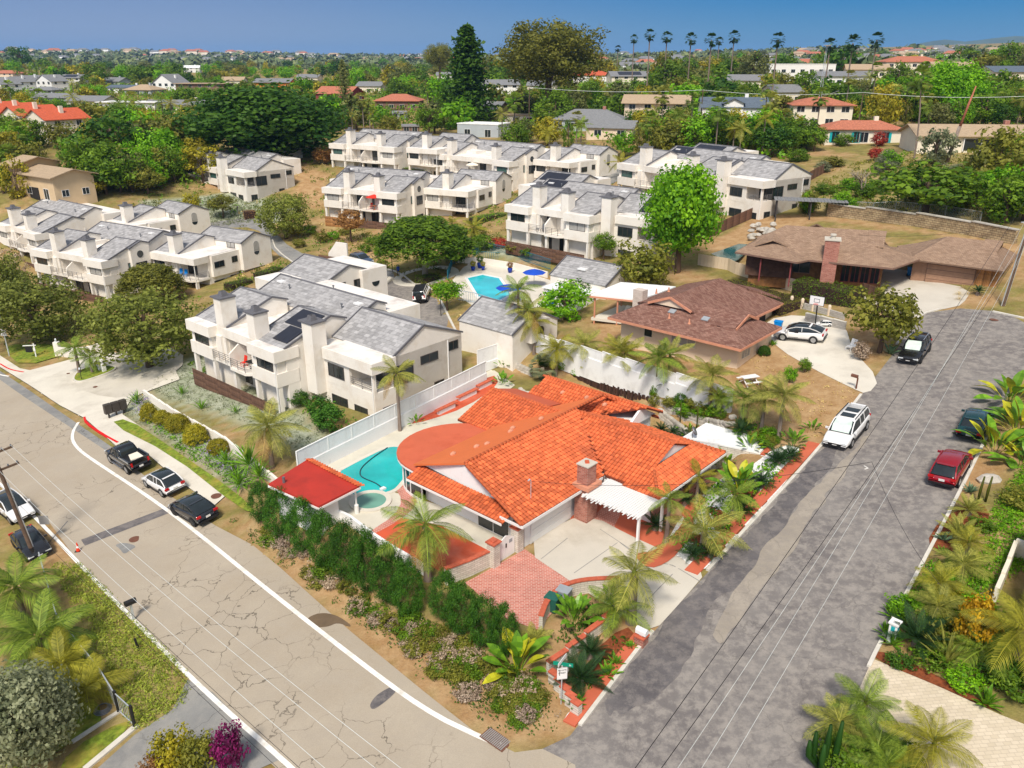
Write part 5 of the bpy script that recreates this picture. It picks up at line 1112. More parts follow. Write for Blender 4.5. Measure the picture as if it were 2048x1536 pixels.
# the grey-roofed house at the street corner of the ivy slope
g = W(2048, 1230); ch_ = thing('corner_house', 'house corner with grey shingle roof and white gutter beside the ivy slope', 'house', g, math.radians(62))
roof_polys(ch_, [[(-3.2,0,2.8),(6,0,2.8),(6,-6,5),(-3.2,-6,5)]], 'shingles_tan'); MB().bar((-3.2,.05,2.75),(6,.05,2.75),.12,.14).bar((-3.25,0,2.75),(-3.25,-6,4.95),.1,.14).build('gutter', 'white_paint', ch_); MB().box(-2.6,6,-6,-.7,-1,2.7).build('wall', 'cream_light', ch_)
panel_wall('cream wall beside the ivy slope and grey roof', [W(*p)[:2] for p in ((1985,1212),(2010,1150),(2025,1110),(2065,1125))], 0, 1.1, 0, 2, 'cream_light', zfun=h)
panel_wall('low white garden wall along the townhouse bank', [W(*p)[:2] for p in ((290,795),(350,835),(450,890),(560,965))], 0, .85, 0, 2.2, 'stucco', zfun=h)
# entrance wall with lettering
ew = [W(*p)[:2] for p in ((118,712),(150,716),(180,712),(218,700))]
er = panel_wall('curved cream entrance wall with the complex name in dark letters', smooth_line(ew, 2, False), 0, 1.25, 0, .8, 'stucco', zfun=h, name='entrance_wall')
MB().box(-.3,.3,-.3,.3,-.2,1.9).build('pillar', 'stucco', er, False, (0,0,h(*ew[0]))); MB().lathe([(.12,0),(.12,.35),(.05,.45)], (0,0,0), 8).build('lamp', 'metal_pale', er, False, (0,0,h(*ew[0])+1.9))
def text(s, parent, loc, rz, size, m, name='lettering', tilt=90, ext=.004):
    cu = bpy.data.curves.new('t', 'FONT'); cu.body = s; cu.size = size; cu.extrude = ext; cu.align_x = 'CENTER'; cu.align_y = 'CENTER'; to = bpy.data.objects.new('t', cu); COL.objects.link(to)
    dg = bpy.context.evaluated_depsgraph_get(); me = bpy.data.meshes.new_from_object(to.evaluated_get(dg)); bpy.data.objects.remove(to); me.materials.clear(); me.materials.append(MATS[m])
    o = put(name, me, parent, loc); o.rotation_euler = (math.radians(tilt), 0, rz); return o
a_, b_ = ew[1], ew[2]; an = math.atan2(b_[1]-a_[1], b_[0]-a_[0]); c = along(a_, b_, .5); text('Sea Crest', er, (c[0]-er.location[0]+.2*math.sin(an), c[1]-er.location[1]-.2*math.cos(an), h(*c)+.75), an, .75, 'sign_black')
ic = thing('intercom_post', 'white arch-shaped entry intercom stand on the planted island', 'intercom', W(207,745), math.radians(-41)); MB().box(-.9,-.55,-.2,.2,0,1.5).box(.2,.5,-.2,.2,0,1.2).box(-.95,.55,-.22,.22,1.5,1.75).build('stand', 'stucco_white', ic); MB().box(-.88,-.6,-.23,-.2,.85,1.25).build('panel', 'sign_black', ic)
# ---------------------------------------------------------------- plants
def quads_mesh(name, Q, v, m):
    n = len(Q); me = bpy.data.meshes.new(name); me.vertices.add(n*4); me.vertices.foreach_set('co', np.ascontiguousarray(Q, np.float32).ravel())
    me.loops.add(n*4); me.loops.foreach_set('vertex_index', np.arange(n*4, dtype=np.int32)); me.polygons.add(n)
    me.polygons.foreach_set('loop_start', np.arange(0, n*4, 4, dtype=np.int32))
    a = me.attributes.new('v', 'FLOAT', 'FACE'); a.data.foreach_set('value', np.asarray(v, np.float32)); me.materials.append(MATS[m] if isinstance(m, str) else m); me.update(calc_edges=True); return me
def leaf_quads(P, Nn, size, rng, asp=.62, up=0.0):
    """bent-free leaf rhombs at P facing roughly Nn"""
    n = len(P); Nn = Nn+rng.normal(0, .45, (n, 3)); Nn /= np.linalg.norm(Nn, axis=1, keepdims=True)+1e-9
    R = rng.normal(0, 1, (n, 3)); R[:, 2] += up; T = np.cross(Nn, R); T /= np.linalg.norm(T, axis=1, keepdims=True)+1e-9; B = np.cross(Nn, T)
    s = size*rng.uniform(.65, 1.35, (n, 1)); T = T*s; B = B*s*asp
    return np.stack([P-T*.5, P-B*.5+T*.05, P+T*.5, P+B*.5+T*.05], 1)
def crown_quads(seed, nc, nl, leaf, shape='round', cr=(.22,.36)):
    rng = np.random.default_rng(seed); Q = []; Vv = []
    for c in range(nc):
        d = rng.normal(0, 1, 3); d /= np.linalg.norm(d)+1e-9
        if shape == 'dome': d[2] = abs(d[2])**.8*1.75-.75; rad = rng.uniform(.74, .88)
        elif shape == 'pine': rad = rng.uniform(.5, .9); d[2] = d[2]*.9+.08
        elif shape == 'umbrella': rad = rng.uniform(.35, .92); d[2] = d[2]*.75+.12
        elif shape == 'egg': rad = rng.uniform(.7, .9)
        else: d[2] = d[2]*.95+.12; rad = rng.uniform(.45, .88)
        C = d*rad*rng.uniform(.85, 1.12)
        if shape == 'egg': C[2] *= 1.0; k = 1-.35*max(0, C[2]); C[0] *= k; C[1] *= k
        r = rng.uniform(*cr); n = max(3, int(nl*rng.uniform(.7, 1.3)*(r/cr[1])**2))
        dd = rng.normal(0, 1, (n, 3)); dd /= np.linalg.norm(dd, axis=1, keepdims=True)+1e-9
        dd = dd+d*.35; P = C+dd*r*rng.uniform(.55, 1.0, (n, 1))*np.array([1, 1, .85])
        Q.append(leaf_quads(P, dd, leaf, rng)); base = np.clip(rng.normal(.45, .22), 0, 1); Vv.append(np.clip(base+rng.normal(0, .2, n), 0, 1))
    return np.concatenate(Q), np.concatenate(Vv)
def conifer_quads(seed, tiers=17, per=9, seg=7, leaf=.10, curve=.5, thin=1.0):
    rng = np.random.default_rng(seed); P = []; N_ = []; V = []
    for t in range(tiers):
        f = t/(tiers-1); z = -1+2*f; R = (1-f)**.75*thin*rng.uniform(.8, 1.08)+.05
        for b in range(per):
            az = 2*math.pi*(b+rng.random()*.7)/per; RR = R*rng.uniform(.65, 1.08)
            for s in range(seg):
                u = (s+.6)/seg; m = 5
                x = RR*u; zz = z-curve*.10*u+.10*u*u
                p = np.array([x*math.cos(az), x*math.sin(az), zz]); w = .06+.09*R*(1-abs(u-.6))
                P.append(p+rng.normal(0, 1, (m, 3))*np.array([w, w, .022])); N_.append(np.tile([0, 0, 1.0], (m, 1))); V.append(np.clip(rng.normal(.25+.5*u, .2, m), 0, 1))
    P = np.concatenate(P); return leaf_quads(P, np.concatenate(N_), leaf, rng), np.concatenate(V)
CROWN = {}
def crown(kind, var, m):
    """unit crown mesh (radius 1 about its centre) of one kind, in one leaf colour"""
    k = (kind, var)
    if k not in CROWN:
        s = 100*var+len(kind)
        CROWN[k] = {'hi': lambda: crown_quads(s, 230, 90, .09), 'mid': lambda: crown_quads(s, 80, 44, .15, cr=(.22,.38)), 'lo': lambda: crown_quads(s, 34, 24, .28, cr=(.26,.42)),
          'dome': lambda: crown_quads(s, 460, 60, .085, 'dome', (.14,.23)), 'pine': lambda: crown_quads(s, 260, 50, .075, 'pine', (.12,.21)), 'pinelo': lambda: crown_quads(s, 90, 30, .14, 'pine', (.16,.27)),
          'torrey': lambda: crown_quads(s, 520, 60, .055, 'umbrella', (.11,.20)), 'egg': lambda: crown_quads(s, 280, 80, .05, 'egg', (.12,.20)), 'shrub': lambda: crown_quads(s, 60, 34, .17, cr=(.22,.36)),
          'conifer': lambda: conifer_quads(s, 20, 12, 8, .12, .5, 1.15), 'norfolk': lambda: conifer_quads(s, 16, 9, 7, .10, .2, 1.0), 'column': lambda: crown_quads(s, 60, 26, .16, 'egg', (.2,.3))}[kind]()
    mk = ('crown', kind, var, m)
    return cached(mk, lambda: quads_mesh('crown', CROWN[k][0], CROWN[k][1], m))
def trunk_mesh(kind, seed):
    def mk():
        r = random.Random(seed); m = MB(); lean = r.uniform(-.06, .06)
        m.tube([(0,0,-.05),(lean*.5,0,.3),(lean,.02,.62),(lean*1.2,.03,.85)], [.075,.055,.042,.02], 7)
        for k in range(6):
            a = k*2.4+r.random(); z = r.uniform(.38, .68); L = r.uniform(.18, .34)
            m.tube([(lean*z,0,z-.05),(lean+math.cos(a)*L*.5, math.sin(a)*L*.5, z+.09),(lean+math.cos(a)*L, math.sin(a)*L, z+.22)], [.028,.018,.008], 5)
        return m
    return mk
def px_scale(g): return F_PX/(g[1]*CS-(g[2]-32)*SN)
def z_for(g, py):
    """height above ground point g at which the photograph row py is met"""
    lo, hi = 0, 80
    for _ in range(40):
        mid = (lo+hi)/2
        if proj(g[0], g[1], g[2]+mid)[1] > py: lo = mid
        else: hi = mid
    return lo
_tk = [0]
def tree(name, label, cat, kind, m, cx, by, ty, wpx, bot=.35, bark='bark', group=None, squash=1.0, g=None, ht=None, rad=None, trunk=True, var=None):
    g = g or W(cx, by); _tk[0] += 1; k = _tk[0]
    ht = ht or z_for(g, ty); rad = rad or wpx/2/px_scale(g)
    root = thing(name, label, cat, g, random.uniform(0, 6.28), group)
    cz0 = ht*bot; ch = (ht-cz0)/2/.95
    c = put('crown', crown(kind, (k % 3) if var is None else var, m), root, (0, 0, cz0+ch*.95)); k2 = 1.14 if kind == 'dome' else .92 if kind == 'egg' else 1.02; c.scale = (rad*k2, rad*k2*squash, ch)
    if trunk:
        t = put('trunk', cached(('trunk', k % 4, bark), lambda: trunk_mesh('t', k % 4)().mesh('trunk', bark, True)), root); t.scale = (rad*.9+ht*.12, rad*.9+ht*.12, ht*.93)
    return root
# feather fronds: unit length along +x, arching down
def frond_mesh(name, m, pairs=22, droop=.55, ll=.30, hang=.25, rise=.0, seed=0, wid=.011):
    def mk():
        rng = np.random.default_rng(seed); Q = []; V = []
        def pos(t): return np.array([t*(1-.12*droop*t), 0, rise*math.sin(t*1.6)-droop*t*t*.62])
        for i in range(10):
            a, b = pos(i/10), pos((i+1)/10); w = .018*(1-.8*i/10)
            Q.append([a+[0,-w,0], b+[0,-w*.9,0], b+[0,w*.9,.004], a+[0,w,.004]]); V.append(.9)
        for i in range(pairs):
            t = .10+.90*(i+.5)/pairs; p = pos(t); d = pos(min(1, t+.02))-pos(t-.02); d /= np.linalg.norm(d)
            L = ll*(math.sin(math.pi*min(1, .12+t*.93))**.7)*rng.uniform(.85, 1.12)
            for s in (-1, 1):
                o = d*.55+np.array([0, s*.8, .12]); o /= np.linalg.norm(o); mid = p+o*L*.55+np.array([0,0,-hang*L*.12]); tip = p+o*L*1.0+np.array([0,0,-hang*L])
                Q.append([p-d*wid*.5, mid-d*wid, mid+d*wid, p+d*wid*.5]); V.append(rng.uniform(0, 1)); Q.append([mid-d*wid, tip-d*wid*.2, tip+d*wid*.2, mid+d*wid]); V.append(rng.uniform(0, 1))
        return quads_mesh(name, np.array(Q), V, m)
    return cached(('frond', m, pairs, droop, ll, hang, seed), mk)
def palm_trunk(lean=0, bulge=1.0, m='palm_trunk'):
    def mk():
        b = MB(); pts = []; rs = []
        for i in range(13):
            f = i/12; pts.append((lean*f*f, 0, f)); rs.append((1.25-.45*f**.5)*(1+.05*(i % 2)))
        o = MB(); 
        P = []
        n = 9
        for i, (p, r) in enumerate(zip(pts, rs)):
            for k in range(n): t = 2*math.pi*k/n; P.append((p[0]+r*.16*math.cos(t), p[1]+r*.16*math.sin(t), p[2]))
        F = [(i*n+k, i*n+(k+1) % n, (i+1)*n+(k+1) % n, (i+1)*n+k) for i in range(12) for k in range(n)]
        return o.add(P, F+[tuple(12*n+k for k in range(n))]).mesh('trunk', m, True)
    return cached(('ptrunk', lean, m), mk)
def palm(label, px, py, cy, fl, n=14, m='frond_green', droop=.6, lean=0.0, hi=80, lo=-25, name='feather_palm', cat='palm', group=None, ll=.27, hang=.45, pairs=32, dry=0, single=False, tr=.95, g=None, zt=None, shaft=True):
    g = g or W(px, py); z = zt if zt is not None else z_for(g, cy); root = thing(name, label, cat, g, random.uniform(0, 6.28), group); _tk[0] += 1
    if z > .25:
        t = put('trunk', palm_trunk(lean), root, (0,0,-.15)); t.scale = (tr, tr, z+.15)
    if shaft and z > 1.2: MB().lathe([(.12*tr,-.9),(.13*tr,-.3),(.09*tr,.1),(.03,.5)], (lean*1.0, 0, z), 8).build('crownshaft', 'frond_olive', root, True)
    Ms = [frond_mesh('frond', m, pairs, droop*d, ll, hang, 0, s) for s, d in enumerate((.75, 1.0, 1.3))]; dm = frond_mesh('frond', 'frond_dry', pairs, 1.2, ll, hang, 0, 5)
    fr = []
    for i in range(n):
        f = (i+.5)/n; az = i*2.39996+random.uniform(-.2, .2); el = math.radians(hi+(lo-hi)*f**.85)+random.uniform(-.1, .1)
        me = dm if i >= n-dry else Ms[min(2, int(f*3))]
        fr.append((me, (lean, 0, z+.05), (random.uniform(-.25, .25), -el, az), fl*random.uniform(.85, 1.1)*(.75+.25*min(1, f*2.2))))
    if single: join_parts(fr, root, 'crown')
    else:
        for me, l, r, s in fr: o = put('frond', me, root, l); o.rotation_euler = r; o.scale = (s, s, s)
    return root
def mesh_arrays(me):
    n = len(me.polygons); co = np.empty(len(me.vertices)*3, np.float32); me.vertices.foreach_get('co', co); v = np.empty(n, np.float32); me.attributes['v'].data.foreach_get('value', v); return co.reshape(n, 4, 3), v
def join_parts(fr, root, name, m=None):
    Q = []; V = []
    for me, l, r, s in fr:
        q, v = mesh_arrays(me); from mathutils import Euler
        R = np.array(Euler(r).to_matrix()); Q.append((q*s) @ R.T+np.array(l)); V.append(v)
    return put(name, quads_mesh(name, np.concatenate(Q), np.concatenate(V), m or fr[0][0].materials[0]), root)
# fan palm crown for the tall thin palms, one mesh
def fan_crown(m, seed):
    def mk():
        rng = np.random.default_rng(seed); Q = []; V = []
        for i in range(46):
            az = i*2.4+rng.random()*.3; el = math.radians(rng.uniform(-55, 80)); d = np.array([math.cos(az)*math.cos(el), math.sin(az)*math.cos(el), math.sin(el)])
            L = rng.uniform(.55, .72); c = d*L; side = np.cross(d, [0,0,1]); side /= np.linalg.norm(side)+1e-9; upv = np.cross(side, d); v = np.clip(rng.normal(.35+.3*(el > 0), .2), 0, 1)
            for j in range(9):
                a = (j-4)/4*1.15; e = d*math.cos(a)+side*math.sin(a); tip = c+e*.40+np.array([0,0,-.12]); w = (side*math.cos(a)-d*math.sin(a))*.035
                Q.append([c-w*.3, c+e*.22-w, tip, c+e*.22+w]); V.append(v)
        for i in range(26):   # skirt of dead leaves
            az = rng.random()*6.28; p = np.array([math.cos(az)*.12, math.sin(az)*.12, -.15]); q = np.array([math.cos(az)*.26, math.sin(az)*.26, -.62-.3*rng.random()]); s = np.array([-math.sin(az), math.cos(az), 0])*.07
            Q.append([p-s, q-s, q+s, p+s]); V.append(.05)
        return quads_mesh('crown', np.array(Q), V, m)
    return cached(('fan', m, seed), mk)
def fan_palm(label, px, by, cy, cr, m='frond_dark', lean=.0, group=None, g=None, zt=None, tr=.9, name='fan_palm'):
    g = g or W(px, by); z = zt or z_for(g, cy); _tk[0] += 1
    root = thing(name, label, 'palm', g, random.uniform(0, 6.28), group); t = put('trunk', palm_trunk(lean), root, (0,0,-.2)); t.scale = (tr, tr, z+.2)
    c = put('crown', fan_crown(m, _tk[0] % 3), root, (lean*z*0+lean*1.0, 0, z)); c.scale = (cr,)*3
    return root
# broad blades (bird of paradise, banana, agave): unit length along +x
def blade_mesh(m, w_=.2, droop=.35, stalk=.45, seed=0, fold=.25):
    def mk():
        rng = np.random.default_rng(seed); Q = []; V = []
        def pos(t): return np.array([t*(1-.15*droop*t), 0, .25*t-droop*t*t])
        N_ = 8
        def wd(t): return 0.012 if t < stalk else w_*math.sin(math.pi*min(.98, (t-stalk)/(1-stalk)*.92+.07))**.75*.5
        for i in range(N_):
            t0, t1 = i/N_, (i+1)/N_; a, b = pos(t0), pos(t1); w0, w1 = wd(t0), wd(t1); v = rng.uniform(.2, .9)
            for s in (-1, 1):
                Q.append([a, b, b+[0, s*w1, fold*w1], a+[0, s*w0, fold*w0]][::s]); V.append(np.clip(v+rng.normal(0, .15), 0, 1))
        return quads_mesh('leaf_blade', np.array(Q), V, m)
    return cached(('blade', m, w_, droop, stalk, seed), mk)
def blade_clump(label, px, py, ht, n=18, m='blade_green', w_=.26, stalk=.45, droop=.35, spread=.6, hi=85, lo=30, name='bird_of_paradise', cat='plant', group=None, yel=0, g=None, sep=True, z0=.0, my='blade_yellow'):
    g = g or W(px, py); root = thing(name, label, cat, g, random.uniform(0, 6.28), group); fr = []
    for i in range(n):
        f = (i+.5)/n; az = i*2.39996+random.uniform(-.3, .3); el = math.radians(hi+(lo-hi)*f)+random.uniform(-.12, .12); r = spread*math.sqrt(f)*.5
        me = blade_mesh(my if i % 5 < yel else m, w_, droop*random.choice((.7, 1, 1.4)), stalk, i % 3)
        fr.append((me, (r*math.cos(az), r*math.sin(az), z0), (random.uniform(-.3, .3), -el, az), ht*random.uniform(.7, 1.1)))
    if sep:
        for me, l, r, s in fr: o = put('leaf_blade', me, root, l); o.rotation_euler = r; o.scale = (s,)*3
    else: join_parts([f for f in fr], root, 'leaves', MATS[m])
    return root
def cycad(label, px, py, r=1.3, n=22, m='frond_dark', tz=.35, group=None, g=None, sep=True):
    return palm(label, px, py, 0, r, n, m, .30, 0, 78, 4, 'cycad', 'cycad', group, .17, .1, 34, 0, not sep, 1.5, g, tz, False)
def agave(label, px, py, r=.6, n=22, m='agave', group=None, g=None, hi=80, lo=8):
    return blade_clump(label, px, py, r, n, m, .20, .0, .12, .1, hi, lo, 'agave', 'agave', group, 0, g, False)
def scatter_stuff(name, label, polys, n, size, m, seed, cl=8, hgt=.35, leaf=.16, off=0, cat='ground cover', px=True, excl=(), asp=.62):
    """uncountable low cover: leaf clumps spread over ground areas, one object"""
    rng = np.random.default_rng(seed); polys = [WPL(p) if px else p for p in polys]; A = []
    for p in polys:
        P = np.array(p); lo, hi = P.min(0), P.max(0); a = max(.1, (hi-lo).prod()); A.append((p, lo, hi, a))
    tot = sum(a[3] for a in A); pts = []
    for p, lo, hi, a in A:
        k = int(n*a/tot)+4; q = rng.uniform(lo, hi, (k*2, 2)); q = q[poly_sd(p, q[:,0], q[:,1]) < 0][:k]
        for e in excl: q = q[poly_sd(e, q[:,0], q[:,1]) > size*.8]
        pts.append(q)
    pts = np.concatenate(pts); z = H(pts[:,0], pts[:,1])+off; C = np.column_stack([pts, z]); k = len(C)
    d = rng.normal(0, 1, (k, cl, 3)); d[..., 2] = np.abs(d[..., 2]); d /= np.linalg.norm(d, axis=2, keepdims=True)+1e-9
    sz = size*rng.uniform(.55, 1.4, (k, 1, 1)); P = C[:, None]+d*sz*np.array([1, 1, hgt/size*.9]); base = np.clip(rng.normal(.45, .22, (k, 1)), 0, 1); v = np.clip(base+rng.normal(0, .2, (k, cl)), 0, 1)
    Q = leaf_quads(P.reshape(-1, 3), d.reshape(-1, 3), leaf, rng, asp)
    return tag(put(name, quads_mesh(name, Q, v.ravel(), m)), label, cat, kind='stuff')
def bare_tree(label, px, by, ty, wpx, m='bark_grey', seed=1, name='bare_tree'):
    g = W(px, by); ht = z_for(g, ty); r0 = wpx/2/px_scale(g); root = thing(name, label, 'tree', g); rr = random.Random(seed); b = MB()
    def grow(p, d, L, r, lv):
        q = p+d*L; b.tube([p, p+d*L*.5+Vector((rr.uniform(-.05,.05),)*3)*L, q], [r, r*.8, r*.6], 4, False)
        if lv < 5:
            for _ in range(3 if lv < 3 else 2): 
                nd = (d+Vector((rr.uniform(-.75,.75), rr.uniform(-.75,.75), rr.uniform(-.15,.55)))).normalized(); grow(q, nd, L*rr.uniform(.6,.85), r*.58, lv+1)
    grow(Vector((0,0,-.1)), Vector((0,0,1)), ht*.24, max(.08, ht*.022), 0); tk = b.build('branches', m, root, False); bb = [v for v in b.v]; mx = max(abs(v[0]) for v in bb)+.01; mz = max(v[2] for v in bb); tk.scale = (r0/mx, r0/mx, ht/mz); return root
def hedge_box(label, a, b, wd, hh, m='leaf_hedge', name='box_hedge', dens=70, seed=0, leaf=.13, group=None, zf=h):
    """clipped hedge between two ground points"""
    L = math.hypot(b[0]-a[0], b[1]-a[1]); an = math.atan2(b[1]-a[1], b[0]-a[0]); rng = np.random.default_rng(seed); c = along(a, b, .5)
    n = int((2*L*hh+2*wd*hh+L*wd)*dens); u = rng.uniform(-.5, .5, (n, 3)); f = rng.choice(5, n, p=np.array([L*hh, L*hh, wd*hh, wd*hh, L*wd])/(2*L*hh+2*wd*hh+L*wd)); N_ = np.zeros((n, 3))
    for k, (ax, s) in enumerate(((1,-1),(1,1),(0,-1),(0,1),(2,1))): u[f == k, ax] = .5*s+rng.normal(0, .035, (f == k).sum()); N_[f == k, ax] = s
    P = u*np.array([L, wd, hh])+np.array([0, 0, hh/2]); P[:, 2] += .06*np.sin(P[:, 0]*2.1+seed)*(P[:, 2] > hh*.7); P[:, 1] += .07*np.sin(P[:, 0]*1.3+seed)
    v = np.clip(.45+.25*np.sin(P[:, 0]*1.7+P[:, 2]*2+seed)+rng.normal(0, .22, n), 0, 1)
    o = put(name, quads_mesh(name, leaf_quads(P, N_, leaf, rng), v, m), None, (c[0], c[1], min(zf(*a[:2]), zf(*b[:2]))-.1), an)
    MB().box(-L/2+.08, L/2-.08, -wd/2+.08, wd/2-.08, 0, hh-.12).build('branches', 'wood_dark', o)
    return tag(o, label, 'hedge', group)
# ---------------------------------------------------------------- individual trees
T = tree
T('broadleaf_tree', 'tall bright green broadleaf tree beside the red-brown shingled house', 'tree', 'hi', 'leaf_bright', 1355, 545, 337, 150, .16)
T('fig_tree', 'wide dome-shaped clipped fig tree over the paved circle', 'tree', 'dome', 'leaf_mid', 850, 552, 437, 168, .30, 'bark_grey')
T('pine_tree', 'big round pine shading the concrete entrance apron', 'tree', 'pine', 'leaf_torrey', 300, 735, 580, 225, .02)
T('pine_tree', 'spreading round pine behind the speed limit sign', 'tree', 'pine', 'leaf_torrey', 75, 685, 548, 210, .0)
T('pine_tree', 'round pine at the corner of the rocky bank by the townhouses', 'tree', 'pine', 'leaf_torrey', -5, 635, 492, 140, .0)
T('round_tree', 'low dense olive-green tree against the white townhouse with blue chairs', 'tree', 'dome', 'leaf_olive', 308, 607, 532, 108, .2)
T('pine_tree', 'grey-green pine beside the curving condo drive and white steps', 'tree', 'pine', 'leaf_torrey', 572, 478, 384, 112, .0)
T('small_tree', 'small tree with rusty red leaves on the dirt bank', 'tree', 'mid', 'leaf_rust', 702, 485, 422, 58, .4)
T('huge_tree', 'huge dark dense tree behind the white townhouses', 'tree', 'hi', 'leaf_dark', 545, 318, 176, 300, .03, var=2)
T('norfolk_pine', 'tall dark tiered conifer above the grey shed roofs', 'tree', 'conifer', 'leaf_dark', 937, 252, 64, 138, .0)
T('torrey_pine', 'giant wide-crowned pine with forked trunk behind the beige houses', 'tree', 'torrey', 'leaf_olive', 1095, 248, 28, 225, .22)
T('torrey_pine', 'distant flat-topped pine behind the tall tiered conifer', 'tree', 'torrey', 'leaf_olive', 880, 165, 82, 62, .25)
T('norfolk_pine', 'slim young tiered conifer beside the dark red house', 'tree', 'norfolk', 'leaf_pine', 692, 232, 128, 48, .0)
T('broadleaf_tree', 'large rich green broadleaf tree behind the two leaning palm trunks', 'tree', 'hi', 'leaf_bright', 1893, 246, 128, 126, .04)
T('flowering_tree', 'wide green tree with lilac blossom on the dry hillside', 'tree', 'mid', 'leaf_mid', 1850, 432, 326, 205, .1)
T('round_tree', 'dense olive bush-like tree leaning below the bright green tree', 'tree', 'mid', 'leaf_olive', 1285, 580, 488, 120, .05)
T('small_tree', 'slender young tree with bronze tips beside the pool house', 'tree', 'mid', 'leaf_mid', 1207, 520, 468, 48, .35)
T('sculpted_tree', 'sculpted olive-yellow tree with layered clumps beside the cul-de-sac', 'tree', 'mid', 'leaf_olive', 1758, 705, 578, 132, .1)
T('grey_tree', 'silver-green round tree beside the private lawn and gate', 'tree', 'hi', 'leaf_silver', 72, 1525, 1360, 185, .02)
T('pine_tree', 'dark pine beyond the tan house with the car port', 'tree', 'pinelo', 'leaf_dark', 238, 335, 222, 150, .05)
T('pine_tree', 'greyer pine leaning on the dark pine near the tan house', 'tree', 'pinelo', 'leaf_pine', 315, 325, 232, 130, .08)
T('pine_tree', 'lone dark pine on the skyline at the edge of the far houses', 'tree', 'pinelo', 'leaf_dark', 45, 145, 92, 50, .2)
T('pine_tree', 'dark green pine between the tall palms', 'tree', 'pinelo', 'leaf_olive', 1330, 190, 102, 62, .05)
T('bush_tree', 'yellow-green bush at the foot of the tan house', 'tree', 'mid', 'leaf_yellow', 185, 395, 345, 52, .0)
T('bush_tree', 'bright green bush beside the tan house car port', 'tree', 'mid', 'leaf_bright', 140, 395, 345, 48, .0)
T('bamboo_tree', 'tall pale bamboo-like tree in front of the tan house', 'tree', 'column', 'leaf_yellow', 38, 395, 312, 62, .0)
T('rusty_bush', 'rust-orange round shrub at the end of the white townhouse row', 'shrub', 'mid', 'leaf_rust', 650, 328, 296, 46, .05)
T('small_tree', 'little amber tree on the silvery bank nearer the wooden fence', 'tree', 'mid', 'leaf_yellow', 385, 432, 388, 38, .3)
T('small_tree', 'little dark amber tree on the silvery bank nearer the drive', 'tree', 'mid', 'leaf_olive', 447, 436, 392, 54, .35)
T('small_tree', 'low yellow-green tree beside the white jeep', 'tree', 'mid', 'leaf_bright', 895, 622, 562, 64, .35)
T('shrub', 'white-flowering dark shrub above the shared pool fence', 'shrub', 'mid', 'leaf_dark', 915, 525, 488, 60, .0)
T('shrub', 'bushy green shrub pile below the pool house', 'shrub', 'mid', 'leaf_bright', 1130, 640, 570, 100, .0)
T('shrub', 'dark green shrub pile along the flat-roofed patio', 'shrub', 'mid', 'leaf_dark', 1165, 610, 560, 80, .0)
T('shrub', 'light green shrub beside the pool house wall', 'shrub', 'mid', 'leaf_bright', 1215, 570, 535, 50, .0)
T('shrub', 'brown dried round bush on the cul-de-sac bed', 'shrub', 'shrub', 'leaf_dry', 1720, 718, 682, 38, .0)
T('golden_shrub', 'golden yellow shrub beside the grey shingled roof corner', 'shrub', 'mid', 'leaf_golden', 1942, 1300, 1195, 78, .05)
T('yellow_shrub', 'lime yellow shrub beside the asphalt drive', 'shrub', 'mid', 'leaf_yellow', 355, 1548, 1468, 82, .0, trunk=False)
T('olive_shrub', 'brownish olive shrub between lime bush and bougainvillea', 'shrub', 'mid', 'leaf_olive', 405, 1560, 1480, 85, .0, trunk=False)
T('bougainvillea', 'purple bougainvillea shrub at the road edge', 'shrub', 'mid', 'leaf_purple', 462, 1545, 1456, 70, .0, trunk=False)
T('rust_shrub', 'rusty brown shrub beside the asphalt drive', 'shrub', 'mid', 'leaf_rust', 310, 1565, 1515, 50, .0, trunk=False)
T('red_shrub', 'red-leaved shrub beside the turquoise-doored house', 'shrub', 'mid', 'leaf_red', 1757, 292, 265, 32, .0)
T('red_shrub', 'red-orange shrub below the turquoise-doored house', 'shrub', 'mid', 'leaf_red', 1748, 322, 294, 26, .0)
T('round_tree', 'dark round tree before the turquoise-doored house', 'tree', 'mid', 'leaf_dark', 1612, 300, 250, 48, .0)
T('round_tree', 'round green shrub on the terrace of the turquoise-doored house', 'shrub', 'mid', 'leaf_mid', 1687, 292, 268, 40, .0)
T('grey_tree', 'grey-green feathery tree between the leaning palm trunks', 'tree', 'pinelo', 'leaf_grey', 1868, 330, 250, 80, .0)
T('small_tree', 'small leafy fruit tree standing alone in the dry yard', 'tree', 'mid', 'leaf_bright', 1578, 765, 735, 30, .1)
T('small_tree', 'small leafy fruit tree near the driveway in the dry yard', 'tree', 'mid', 'leaf_mid', 1608, 745, 718, 26, .1)
T('ball_shrub', 'dark clipped ball shrub at the corner of the cream house', 'shrub', 'dome', 'leaf_dark', 1528, 710, 692, 22, .0, trunk=False)
for i, (x, b, t, w_) in enumerate(((1470,1000,962,70),(1400,1000,975,40),(1560,875,850,40))): pass
bare_tree('pale bare tree in front of the huge dark tree', 392, 300, 218, 60, 'twig', 2); bare_tree('leafless pale tree on the dry hillside', 1722, 398, 335, 88, 'twig', 3); bare_tree('dry brown twiggy tree above the turquoise-doored house', 1775, 240, 172, 82, 'leaf_dry', 5)
